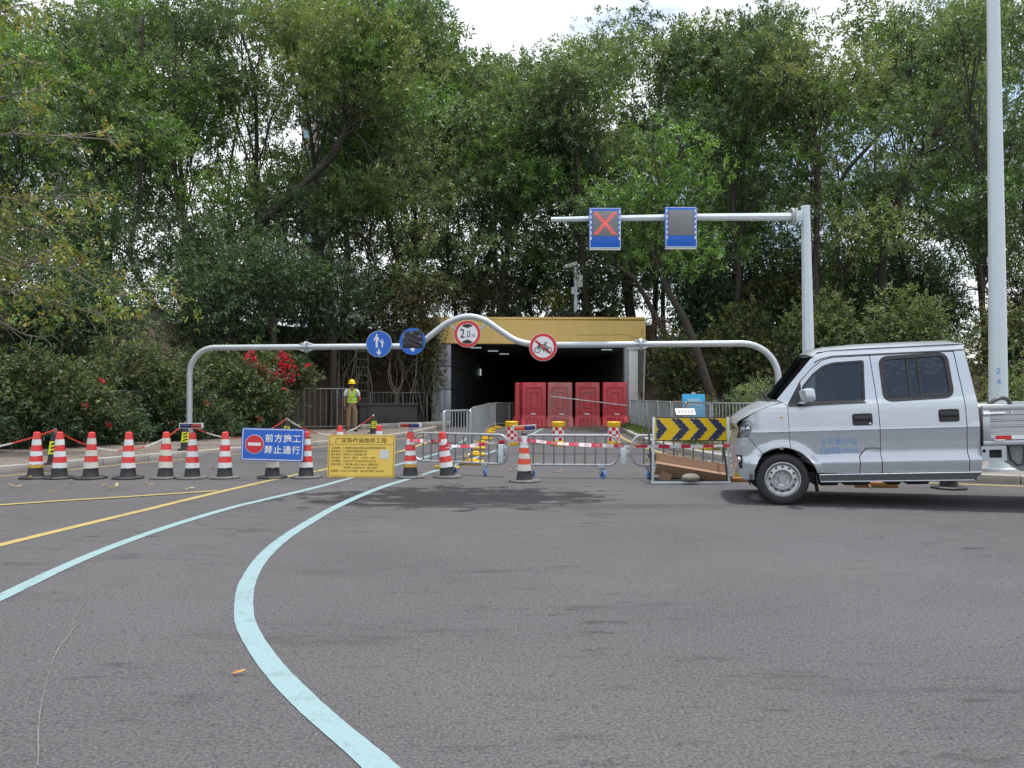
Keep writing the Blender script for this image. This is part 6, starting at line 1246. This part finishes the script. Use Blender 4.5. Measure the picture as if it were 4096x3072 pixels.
MT['film'] = pm('peeling window film', (.55, .58, .66), .25, 0, .3, 12)
tk = thing('truck', 'silver double cab light truck entering from the right edge', 'truck', (3.13, 8.80, 0), (0, R(-2.2), R(-12)))
tk.scale = (1.018,) * 3
WID = 1.50; RC = .30; U0 = -.19
DZ = [(.20, .08), (.26, .07), (.335, .05), (.345, .036), (.455, .006), (.470, .004), (.478, .005), (.548, .056), (.558, .060), (.70, .045), (.822, .022), (.830, .012), (.842, .018), (.95, .022), (1.06, .027), (1.11, .036), (1.16, .060), (1.60, .165), (1.66, .182), (1.72, .205), (1.80, .27)]
dz_z = [a for a, b_ in DZ]; dz_d = [b_ for a, b_ in DZ]
LEAN = ([.30, .335, .53, .68, .76, .80, .92, .97, 1.04, 1.10, 1.16, 1.3], [.035, .028, .010, .0, .022, .04, .050, .055, .06, .06, .06, .06])
def surf(u, z, dep=0):
    d = float(np.interp(z, dz_z, dz_d))
    r_ = math.hypot(u, z - .285); 
    if u < .5:
        k = 1 - min(1, max(0, (r_ - .375) / .085)); d -= .040 * (k * k * (3 - 2 * k)) * min(1, max(0, (z - .28) / .12))
    if u >= U0: return (u, d + dep, z)
    th = (U0 - u) / RC; ln = float(np.interp(z, *LEAN)); s_ = math.sin(th); f = s_ * s_
    return (U0 - RC * s_ + ln * f + dep * s_, d * (1 - f) + RC * (1 - math.cos(th)) + dep * math.cos(th), z)
def uu(t):   # side abscissa to arc length round the nose
    return t if t >= U0 else U0 - RC * math.asin(min(.999, (U0 - t) / RC))
def rpoly(pts, r_, n=4):
    out = []; N_ = len(pts)
    for i in range(N_):
        p = Vector(pts[i]); a = Vector(pts[i - 1]) - p; b_ = Vector(pts[(i + 1) % N_]) - p; k = min(r_, a.length * .45, b_.length * .45); a = p + a.normalized() * k; b_ = p + b_.normalized() * k
        for q in range(n + 1): t = q / n; out.append(tuple((1 - t) ** 2 * a + 2 * t * (1 - t) * p + t * t * b_))
    return out
def skinpanel(name, outer, mat, parent, holes=(), dep=0.0, th=.016, far=False, both=True, edge=True, smooth=28, ucut=.05, zc=.06):
    """body panel: outline in arc length and height, laid on the curved side of the cab"""
    loops = [[Vector((a, b_, 0)) for a, b_ in outer]] + [[Vector((a, b_, 0)) for a, b_ in h] for h in holes]; flat_ = [v for l in loops for v in l]; tris = tessellate_polygon(loops)
    bm = bmesh.new(); vv = [bm.verts.new((p.x, 0, p.y)) for p in flat_]
    for t_ in tris:
        try: bm.faces.new([vv[i] for i in t_])
        except ValueError: pass
    us = [p.x for p in flat_]; zs2 = [p.y for p in flat_]; cuts = [z for z in dz_z if min(zs2) + .002 < z < max(zs2) - .002]
    cuts += [z for z in np.arange(.25, 1.8, zc) if min(zs2) < z < max(zs2) and all(abs(z - q) > min(.012, zc * .4) for q in cuts)]
    for z in cuts: bmesh.ops.bisect_plane(bm, geom=bm.verts[:] + bm.edges[:] + bm.faces[:], plane_co=(0, 0, z), plane_no=(0, 0, 1), dist=1e-5)
    u_ = min(us) + ucut
    while u_ < max(us) - .01:
        if u_ < .5: bmesh.ops.bisect_plane(bm, geom=bm.verts[:] + bm.edges[:] + bm.faces[:], plane_co=(u_, 0, 0), plane_no=(1, 0, 0), dist=1e-5)
        u_ += ucut
    bmesh.ops.dissolve_degenerate(bm, dist=1e-5, edges=bm.edges[:])
    for f in bm.faces:
        if f.normal.y > 0: f.normal_flip()
    if edge:
        be = [e for e in bm.edges if e.is_boundary]; r_ = bmesh.ops.extrude_edge_only(bm, edges=be)
        for v in [g for g in r_['geom'] if isinstance(g, bmesh.types.BMVert)]: v.co.y += th
    for v in bm.verts: v.co = Vector(surf(v.co.x, v.co.z, dep + v.co.y))
    bmesh.ops.recalc_face_normals(bm, faces=bm.faces[:])
    me = bpy.data.meshes.new(name); bm.to_mesh(me); bm.free(); me.polygons.foreach_set('use_smooth', [True] * len(me.polygons)); me.update(); me.set_sharp_from_angle(angle=R(smooth))
    o = link(name, me, mat, parent)
    if both:
        m2 = me.copy(); 
        for v in m2.vertices: v.co.y = WID - v.co.y
        m2.flip_normals(); link(name, m2, None, far if far else parent)
    return o
FW = rpoly([(.256, 1.127), (.257, 1.329), (.386, 1.477), (.505, 1.566), (.618, 1.597), (.947, 1.608), (.918, 1.143)], .03)
RWn = rpoly([(1.118, 1.62), (1.79, 1.637), (1.806, 1.17), (1.125, 1.148)], .085, 6)
arch = [(-.20, .59), (-.176, .605), (-.12, .632), (-.05, .648), (.012, .652), (.06, .648), (.094, .638)]
archR = [(.102, .636), (.16, .615), (.224, .58), (.29, .515), (.339, .44), (.372, .36)]
front_u = U0 - RC * 1.5
H1 = (uu(-.347), .968); H2 = (uu(-.263), .917); H3 = (uu(-.355), .789); H4 = (uu(-.47), .764)
skinpanel('fender', arch + [(.09, .83), (.086, 1.118), (.045, 1.16), (-.12, 1.118), (-.27, 1.058), (uu(-.37), 1.0), (uu(-.45), .962), (uu(-.43), .955), H1, H2, H3], MT['silver'], tk, ucut=.022, zc=.022)
skinpanel('bumper_side', [(-.205, .584), (uu(-.358), .781), H4, (front_u, .765), (front_u, .335), (uu(-.44), .29), (-.315, .285), (-.312, .40), (-.26, .51)], MT['silver'], tk, ucut=.022, zc=.022)
MT['lamp_bowl'] = pm('silvered lamp bowl', (.74, .76, .79), .22, .35, .12, 30, .5, 24)
hl = skinpanel('headlight', [(uu(-.345), .960), (uu(-.268), .915), (uu(-.358), .796), (uu(-.47), .772), (front_u, .780), (front_u, .918), (uu(-.475), .950), (uu(-.43), .960)], MT['lamp_bowl'], tk, dep=.022, ucut=.025)
skinpanel('lens', [(uu(-.345), .962), (uu(-.266), .915), (uu(-.357), .793), (uu(-.472), .770), (front_u, .778), (front_u, .921), (uu(-.477), .953), (uu(-.43), .962)], MT['lens_clear'], hl, dep=-.002, edge=False, ucut=.025)
for uq, zq, rq in ((-.38, .875, .045), (-.45, .86, .04)):
    p = Vector(surf(uu(uq), zq, .018)); MB().lathe([(rq, 0), (rq * .8, .012), (rq * .3, .02), (.004, .03)], 16, Matrix.Translation(p) @ Matrix.Rotation(R(90), 4, 'X') @ Matrix.Rotation(R(-40), 4, 'Y')).build('bulb_reflector', MT['chrome'], hl)
skinpanel('amber_lens', [(uu(-.36), .835), (uu(-.30), .895), (uu(-.345), .845), (uu(-.38), .80)], MT['lens_orange'], hl, dep=.014, edge=False)
skinpanel('fog_recess', [(uu(-.485), .568), (uu(-.425), .566), (uu(-.44), .41), (uu(-.47), .41)], MT['plastic_black'], tk, dep=-.002, edge=False, ucut=.02)
fo = Vector(surf(uu(-.462), .515, -.006)); MB().lathe([(.036, 0), (.036, .006), (.02, .012), (.002, .014)], 14, Matrix.Translation(fo) @ Matrix.Rotation(R(90), 4, 'X') @ Matrix.Rotation(R(-50), 4, 'Y')).build('fog_lamp', MT['chrome'], tk)
fd = skinpanel('front_door', archR + [(.815, .346), (.822, .535), (.900, .626), (1.046, .622), (1.043, .838), (1.035, 1.131), (1.008, 1.652), (.62, 1.650), (.505, 1.622), (.385, 1.535), (.258, 1.40), (.092, 1.125), (.094, .83)], MT['silver'], tk, [FW], ucut=.03, zc=.03)
skinpanel('door_quarter', rpoly([(.823, .346), (.831, .530), (.906, .617), (1.046, .613), (1.046, .348)], .012, 2), MT['silver'], tk)
rd = skinpanel('rear_door', rpoly([(1.055, .346), (1.922, .346), (1.916, .851), (1.910, 1.161), (1.872, 1.655), (1.016, 1.653), (1.043, 1.131), (1.051, .838)], .012, 2), MT['silver'], tk, [RWn])
skinpanel('rear_pillar', [(1.931, .346), (2.045, .335), (2.053, .646), (2.035, 1.156), (1.985, 1.68), (1.88, 1.68), (1.918, 1.161), (1.924, .851)], MT['silver'], tk)
skinpanel('roof_rail', [(.385, 1.545), (.505, 1.632), (.62, 1.660), (1.99, 1.664), (1.985, 1.735), (.62, 1.735), (.44, 1.70), (.36, 1.623), (-.02, 1.195), (.05, 1.158), (.086, 1.128), (.25, 1.405)], MT['silver'], tk)
# dark core that shows in the shut lines
CORE = [(-.20, .58), (.0, .655), (.10, .64), (.36, .40), (.40, .30), (2.05, .30), (2.05, .65), (2.03, 1.156), (1.98, 1.69), (.62, 1.69), (.42, 1.62), (.05, 1.15), (-.26, 1.03), (-.26, .80)]
skinpanel('inner_shell', CORE, MT['dark'], tk, [[(a * 1.0, b_) for a, b_ in FW], RWn], dep=.017, edge=False)
# window surrounds and glass
def frame_of(poly, k):
    cx = sum(p[0] for p in poly) / len(poly); cz = sum(p[1] for p in poly) / len(poly); out = []
    for i, p in enumerate(poly):
        a = Vector(poly[i - 1]); b_ = Vector(poly[(i + 1) % len(poly)]); t_ = (b_ - a).normalized(); n_ = Vector((t_.y, -t_.x)); 
        if n_.dot(Vector((cx, cz)) - Vector(p)) < 0: n_ = -n_
        out.append((p[0] + n_.x * k, p[1] + n_.y * k))
    return out
skinpanel('window_seal', frame_of(FW, -.003), MT['plastic_black'], fd, [frame_of(FW, .026)], dep=.002, edge=False)
skinpanel('window_glass', frame_of(FW, .02), MT['truck_glass'], fd, dep=.012, edge=False)
skinpanel('window_seal', frame_of(RWn, -.022), MT['plastic_black'], rd, [frame_of(RWn, .022)], dep=-.004, th=.01)
skinpanel('window_glass', frame_of(RWn, .015), MT['truck_glass'], rd, dep=.012, edge=False)
skinpanel('mirror_sail', [(.094, 1.128), (.25, 1.39), (.252, 1.13)], MT['plastic_black'], fd, dep=-.002, edge=False)
skinpanel('sill_seal', [(.10, 1.108), (.10, 1.126), (.92, 1.142), (.92, 1.122)], MT['plastic_black'], fd, dep=-.003, edge=False)
for xx in (1.39, 1.50): MB().box((xx, .115, 1.385), (.022, .008, .45), Matrix.Translation((0, .1, 1.38)) @ Matrix.Rotation(R(-13), 4, 'X') @ Matrix.Translation((0, -.1, -1.38))).build('window_bar', MT['plastic_black'], rd)
# old film peeling off inside the rear window
rf = random.Random(21)
for k in range(26):
    cx, cz = rf.uniform(1.16, 1.74), rf.uniform(1.40, 1.60); w, h = rf.uniform(.02, .06), rf.uniform(.008, .02); a = rf.uniform(-.6, .3)
    pl = [(cx + math.cos(q) * w * math.cos(a) - math.sin(q) * h * math.sin(a), cz + math.cos(q) * w * math.sin(a) + math.sin(q) * h * math.cos(a)) for q in np.linspace(0, 6.283, 8)[:-1]]
    skinpanel('film_flake', pl, MT['film'], rd, dep=.018, edge=False, both=False)
# handles, marker, stencil lettering
for (x0, z1, x1, z0, par) in ((.764, 1.010, .975, .875, fd), (1.645, 1.028, 1.852, .888, rd)):
    hp = skinpanel('handle_recess', rpoly([(x0, z1), (x1, z1), (x1, z0), (x0, z0)], .028), MT['plastic_black'], par, dep=-.002, edge=False)
    MB().box(((x0 + x1) / 2, .012, (z0 + z1) / 2 + .01), (x1 - x0 - .03, .022, .05), bev=.009).build('door_handle', MT['plastic_black'], par)
MB().lathe([(.012, 0), (.012, .008)], 12, Matrix.Translation((.945, .012, .895)) @ Matrix.Rotation(R(90), 4, 'X')).build('key_lock', MT['chrome'], fd)
skinpanel('side_marker', rpoly([(-.018, 1.01), (.05, 1.01), (.05, .972), (-.018, .972)], .008), MT['housing'], tk, dep=-.004, edge=True, th=.006); skinpanel('marker_lamp', rpoly([(.002, 1.0), (.032, 1.0), (.032, .984), (.002, .984)], .004), MT['gold'], tk, dep=-.0055, edge=False)
MT['stencil'] = pm('worn blue stencil', (.16, .36, .70), .6, 0, .35, 60)
for s_, zc, wd in (('总 质 量:2315kg', .700, 1.0), ('栏板高度:370mm', .598, 1.0)):
    o = text(s_, .066, MT['stencil'], fd, (0, 0, 0), (0, 0, 0), align='CENTER', sx=.86)
    for v in o.data.vertices: x_, y_ = v.co.x, v.co.y; v.co = Vector(surf(.622 + x_, zc + y_ * 1.25, -.0025))
# creases drawn as raised mouldings
skinpanel('swage_moulding', [(-.245, .792), (-.20, .806), (.085, .826), (.085, .835), (-.20, .816)], MT['silver'], tk, dep=-.005, edge=True, th=.006)
# rain gutter
skinpanel('drip_rail', [(.42, 1.600), (.505, 1.640), (.62, 1.664), (1.985, 1.668), (1.985, 1.678), (.62, 1.674), (.50, 1.650), (.41, 1.608)], MT['plastic_black'], tk, dep=-.004, edge=True, th=.01)
# roof, hood, windscreen, rear wall: surfaces across the width
def across(name, rows, mat, parent, n=14, smooth=40):
    """rows: (t edge, z edge, y edge inset, t centre shift, z crown)"""
    v = []; f = []
    for te, ze, yi, dt, cz in rows:
        for i in range(n + 1):
            s_ = i / n; q = 1 - (2 * s_ - 1) ** 2; v.append((te + dt * q, yi + (WID - 2 * yi) * s_, ze + cz * q ** .8))
    for j in range(len(rows) - 1):
        for i in range(n): f.append((j * (n + 1) + i, j * (n + 1) + i + 1, (j + 1) * (n + 1) + i + 1, (j + 1) * (n + 1) + i))
    m = MB(); m.add(v, f); return m.build(name, mat, parent, smooth)
across('roof', [(.405, 1.675, .19, -.05, .05), (.46, 1.722, .205, -.03, .055), (.62, 1.738, .205, 0, .065), (.9, 1.742, .205, 0, .075), (1.4, 1.742, .205, 0, .078), (1.9, 1.742, .205, 0, .07), (1.975, 1.736, .208, 0, .05), (1.995, 1.70, .20, 0, .04)], MT['silver'], tk)
MT['screen_glass'] = glassmat('windscreen glass', (.26, .28, .31), 1.33, .12, .05)
across('windscreen', [(.035, 1.168, .075, -.13, .03), (.13, 1.285, .10, -.12, .035), (.23, 1.415, .13, -.10, .04), (.33, 1.55, .16, -.08, .045), (.405, 1.668, .188, -.05, .05)], MT['screen_glass'], tk)
for yy, sg in ((0, 1), (WID, -1)): MB().tube([(a + .012, yy + sg * (b_ + .012), c_ + .004) for a, c_, b_ in ((.035, 1.168, .075), (.13, 1.285, .10), (.23, 1.415, .13), (.33, 1.55, .16), (.40, 1.662, .186))], .016, 6).build('windscreen_seal', MT['plastic_black'], tk)
across('hood', [(-.462, .925, .20, -.045, .004), (-.452, .955, .15, -.05, .008), (-.415, .985, .095, -.055, .02), (-.36, 1.015, .062, -.06, .03), (-.28, 1.058, .042, -.07, .036), (-.13, 1.119, .046, -.10, .036), (.03, 1.164, .066, -.15, .033)], MT['silver'], tk)
across('cowl', [(.0, 1.156, .08, -.15, .035), (.05, 1.175, .08, -.155, .036)], MT['plastic_black'], tk)
for yy in (.45, .95): MB().tube([(-.08, yy - .2, 1.2), (-.10, yy, 1.235), (.02, yy + .25, 1.33)], .008, 5).build('wiper', MT['plastic_black'], tk)
# front face between the wrapped corners
def front_row(z):
    p = surf(front_u, z); return (p[0], z, p[1], -.022, 0)
across('front_bumper', [front_row(z) for z in (.335, .42, .53, .62, .68, .765)], MT['silver'], tk)
across('nose_panel', [front_row(z) for z in (.766, .82, .88)] + [(-.459, .93, .20, -.042, .004)], MT['silver'], tk)
MB().box((-.452, WID / 2, .84), (.03, .5, .085), bev=.01).build('grille', MT['plastic_black'], tk)
gb = MB(); gb.box((-.468, WID / 2, .845), (.012, .48, .018), bev=.008); gb.build('grille_bar', MT['chrome'], tk)
across('rear_wall', [(1.995, 1.70, .20, 0, .03), (2.03, 1.156, .06, 0, 0), (2.05, .65, .04, 0, 0), (2.045, .33, .03, 0, 0)], MT['silver'], tk)
# sill, underbody, wheel arch liner, mud flap
sl = MB(); sl.prism([(.395, .262), (1.965, .255), (2.05, .335), (.385, .336)], .02, .12); sl.prism([(.395, .262), (1.965, .255), (2.05, .335), (.385, .336)], WID - .12, WID - .02); sl.build('sill', MT['grey_plastic'], tk)
MB().tube([(.39, .018, .337), (2.045, .018, .338)], .008, 6).build('sill_trim', MT['chrome'], tk); MB().tube([(.40, .018, .260), (1.965, .018, .254)], .007, 6).build('sill_trim', MT['silver'], tk)
MB().box((1.15, WID / 2, .30), (1.75, WID - .25, .12)).build('underbody', MT['dark'], tk); ub = MB()
for x_, w in ((.55, .22), (.85, .3), (1.25, .16), (1.5, .25)): ub.box((x_, .5, .215), (w, .3, .08), bev=.03)
ub.build('exhaust_and_tanks', MT['rubber'], tk)
for yy0, yy1 in ((.045, .42), (WID - .42, WID - .045)):
    li = MB(); vv = []
    for k in range(15): a = R(-14 + 208 * k / 14); vv += [(.355 * math.cos(a), yy0, .30 + .35 * math.sin(a)), (.355 * math.cos(a), yy1, .30 + .35 * math.sin(a))]
    li.add(vv, [(2 * k, 2 * k + 1, 2 * k + 3, 2 * k + 2) for k in range(14)]); li.build('wheel_arch_liner', MT['dark'], tk, 60)
fl = MB(); fl.box((.365, .14, .235), (.012, .2, .21), Matrix.Translation((.365, 0, .3)) @ Matrix.Rotation(R(-6), 4, 'Y') @ Matrix.Translation((-.365, 0, -.3))); fl.build('mud_flap', MT['rubber'], tk)
# wheels
def wheel(x, yc, zc, side):
    t = bpy.data.objects.new('wheel', None); col.objects.link(t); t.parent = tk; t.location = (x, yc, zc); t.rotation_euler = (0, R(12), 0); M = Matrix.Rotation(R(90), 4, 'X') if side > 0 else Matrix.Rotation(R(-90), 4, 'X')
    MB().lathe([(.185, -.085), (.24, -.09), (.278, -.078), (.292, -.05), (.294, 0), (.292, .05), (.278, .078), (.25, .088), (.205, .086), (.190, .075), (.188, .04)], 48, M, cap=False).build('tyre', MT['tyre'], t, 35)
    tr_ = MB()
    for k in range(40):
        a = 2 * math.pi * k / 40; tr_.box((0, 0, 0), (.012, .016, .12), M @ Matrix.Rotation(a, 4, 'Z') @ Matrix.Translation((.2865, 0, 0)))
    tag(tr_.build('tread_blocks', MT['tyre'], t), kind='stuff')
    rim = MB(); rim.lathe([(.190, .076), (.196, .083), (.186, .084), (.178, .072), (.172, .060), (.166, .056), (.158, .050), (.150, .05), (.120, .062), (.108, .064), (.098, .058), (.088, .034), (.070, .030), (.0, .030)], 48, M, cap=False); rim.build('rim', MT['rim_steel'], t, 40)
    for k in range(12):
        a = 2 * math.pi * (k + .3) / 12; h = MB(); h.lathe([(.0145, .0), (.0145, .0012)], 12, M @ Matrix.Translation((.136 * math.cos(a), .136 * math.sin(a), .0575))); h.build('vent_hole', MT['dark'], t)
    hb = MB(); hb.lathe([(.048, .03), (.046, .058), (.04, .066), (.03, .066), (.028, .061), (.0, .061)], 24, M, cap=False); hb.build('hub_cap', MT['rim_steel'], t)
    for k in range(5):
        a = 2 * math.pi * k / 5 + .4; nb = MB(); nb.lathe([(.011, .03), (.011, .05), (.007, .054)], 6, M @ Matrix.Translation((.068 * math.cos(a), .068 * math.sin(a), 0))); nb.build('wheel_nut', MT['rim_steel'], t)
for x_, dz_ in ((0, 0), (3.42, -.131)):
    for y_, s_ in ((.11, 1), (WID - .11, -1)): wheel(x_, y_, .292 + dz_, s_)
# door mirror
mr = MB(); Mm = Matrix.Translation((.285, -.10, 1.235)) @ Matrix.Rotation(R(-8), 4, 'Y') @ Matrix.Rotation(R(18), 4, 'Z'); mr.box((0, 0, 0), (.125, .17, .15), Mm, bev=.035); mr.build('mirror_housing', MT['silver'], tk)
MB().prism([(.20, 1.14), (.27, 1.145), (.26, 1.17), (.215, 1.165)], -.10, .05).build('mirror_arm', MT['silver'], tk); MB().box((.345, -.10, 1.235), (.006, .14, .12), Matrix.Identity(4), bev=.002).build('mirror_glass', MT['chrome'], tk)
# cab interior
it = MB()
for x_ in (.72, 1.62):
    for y_ in (.42, 1.08): it.box((x_, y_, .78), (.46, .5, .18), bev=.05); it.box((x_ + .24, y_, 1.08), (.14, .48, .62), Matrix.Translation((x_ + .24, 0, 1.0)) @ Matrix.Rotation(R(12), 4, 'Y') @ Matrix.Translation((-x_ - .24, 0, -1.0)), bev=.05); it.box((x_ + .30, y_, 1.44), (.10, .26, .16), bev=.04)
it.build('seats', MT['seat'], tk); MB().box((.16, WID / 2, 1.02), (.36, 1.25, .26), bev=.06).build('dashboard', MT['plastic_black'], tk); MB().box((1.1, WID / 2, .5), (1.9, 1.36, .06)).build('cab_floor', MT['dark'], tk)
MB().tube([(.40 + .06 * math.sin(a) * .4, .42 + .17 * math.cos(a), 1.10 + .17 * math.sin(a)) for a in np.linspace(0, 6.283, 21)[:-1]], .014, 6, closed=True).build('steering_wheel', MT['plastic_black'], tk)
# load bed
x0, x1 = 2.075, 4.45
bd = MB(); prof = [(.735, .0), (.757, .0), (.765, .022), (.812, .022), (.82, .004), (.832, .004), (.84, .022), (.876, .022), (.884, .004), (.896, .004), (.904, .022), (.942, .022), (.95, .0), (.997, .0)]
for yy, sg in ((0, 1), (WID, -1)):
    v = [(x_, yy + sg * (.03 + d), z) for z, d in prof for x_ in (x0 + .07, x1 - .07)]; bd.add(v, [(2 * k, 2 * k + 1, 2 * k + 3, 2 * k + 2) for k in range(len(prof) - 1)])
    bd.add([(x0 + .07, yy + sg * .06, .73), (x1 - .07, yy + sg * .06, .73), (x1 - .07, yy + sg * .06, 1.0), (x0 + .07, yy + sg * .06, 1.0)], [(0, 1, 2, 3)])
bd.build('side_board', MT['alu'], tk, 20)
for yy in (.035, WID - .035):
    MB().box(((x0 + x1) / 2, yy, 1.028), (x1 - x0, .05, .055), bev=.006).build('top_rail', MT['alu'], tk); MB().box(((x0 + x1) / 2, yy, .706), (x1 - x0, .045, .055), bev=.004).build('lower_rail', MT['alu'], tk); MB().box(((x0 + x1) / 2, yy + (.01 if yy < .5 else -.01), .648), (x1 - x0, .06, .052), bev=.004).build('bed_frame', MT['alu'], tk)
    for x_ in (x0 + .035, x1 - .035, (x0 + x1) / 2): MB().box((x_, yy, .85), (.07, .052, .31), bev=.005).build('corner_post', MT['alu'], tk)
MB().box(((x0 + x1) / 2, WID / 2, .69), (x1 - x0, WID - .08, .04)).build('bed_floor', MT['alu'], tk); MB().box((x0 + .02, WID / 2, .87), (.035, WID - .1, .33)).build('head_board', MT['alu'], tk)
for k in range(3): MB().box((2.265 + .3 * k, .003 + .0, .706), (.15, .004, .042)).build('reflector_red', MT['sign_red'], tk); MB().box((2.415 + .3 * k, .003, .706), (.148, .004, .042)).build('reflector_white', MT['sign_white'], tk)
lt = MB(); lt.box((2.20, .012, .965), (.19, .018, .03), bev=.006); lt.box((2.11, .006, .962), (.07, .02, .055), bev=.008); lt.build('latch', MT['chrome'], tk); MB().box((2.22, -.001, .678), (.10, .02, .016), bev=.004).build('hinge', MT['chrome'], tk); MB().tube([(2.36, .02, .95), (2.36, .02, .99)], .006, 6).build('tie_hook', MT['chrome'], tk)
pf = MB(); o_ = rounded(.245, .165, .014, 4, 2.17, .535); i_ = rounded(.125, .088, .012, 4, 2.185, .532); n = len(o_); pf.add([(a, .02, b_) for a, b_ in o_] + [(a, .02, b_) for a, b_ in i_] + [(a, .045, b_) for a, b_ in i_], [(k, (k + 1) % n, n + (k + 1) % n, n + k) for k in range(n)] + [(n + k, n + (k + 1) % n, 2 * n + (k + 1) % n, 2 * n + k) for k in range(n)]); pf.build('filler_bracket', MT['silver'], tk)
MB().box((2.19, .10, .53), (.22, .08, .14)).build('bracket_recess', MT['dark'], tk); MB().lathe([(.018, 0), (.018, .004)], 14, Matrix.Translation((2.075, .019, .565)) @ Matrix.Rotation(R(90), 4, 'X')).build('cable_hole', MT['dark'], tk)
mg = MB(); mg.prism([(2.30, .61), (2.30, .44), (2.46, .33), (2.56, .36), (2.62, .5), (2.66, .61)], .10, .13); mg.build('mud_guard', pm('grey mud guard', (.20, .21, .22), .6, 0, .1, 10), tk); MB().box((3.0, WID / 2, .55), (2.0, .8, .12)).build('chassis', MT['dark'], tk)
MB().tube([(2.34, .095, .6), (2.36, .092, .46), (2.42, .09, .40), (2.48, .09, .41), (2.5, .09, .6)], .012, 6).build('guard_rib', MT['grey_plastic'], tk)
# things in the bed, set in the truck's own frame
TM = Matrix.Translation((3.13, 8.80, 0)) @ Euler((0, R(-2.2), R(-12))).to_matrix().to_4x4()
cr_ = thing('cream_cover', 'cream plastic sheet lying on the front of the truck bed', 'cover'); cr_.matrix_world = TM @ Matrix.Translation((2.27, .35, .71))
cm_ = MB(); cm_.box((0, 0, .18), (.34, .5, .37), bev=.04); cm_.build('sheet', pm('cream plastic', (.62, .57, .48), .6, 0, .08, 6), cr_)
hs = thing('hose', 'grey hose arching up out of the truck bed', 'hose'); hs.matrix_world = TM @ Matrix.Translation((2.45, .45, .71))
MB().tube(bez([(-.16, 0, .0), (-.14, .0, .3), (-.06, 0, .40), (.05, .02, .43), (.12, .03, .36), (.14, .03, .1), (.14, .03, 0)], 6), .024, 10).build('pipe', MT['grey_plastic'], hs, 60)
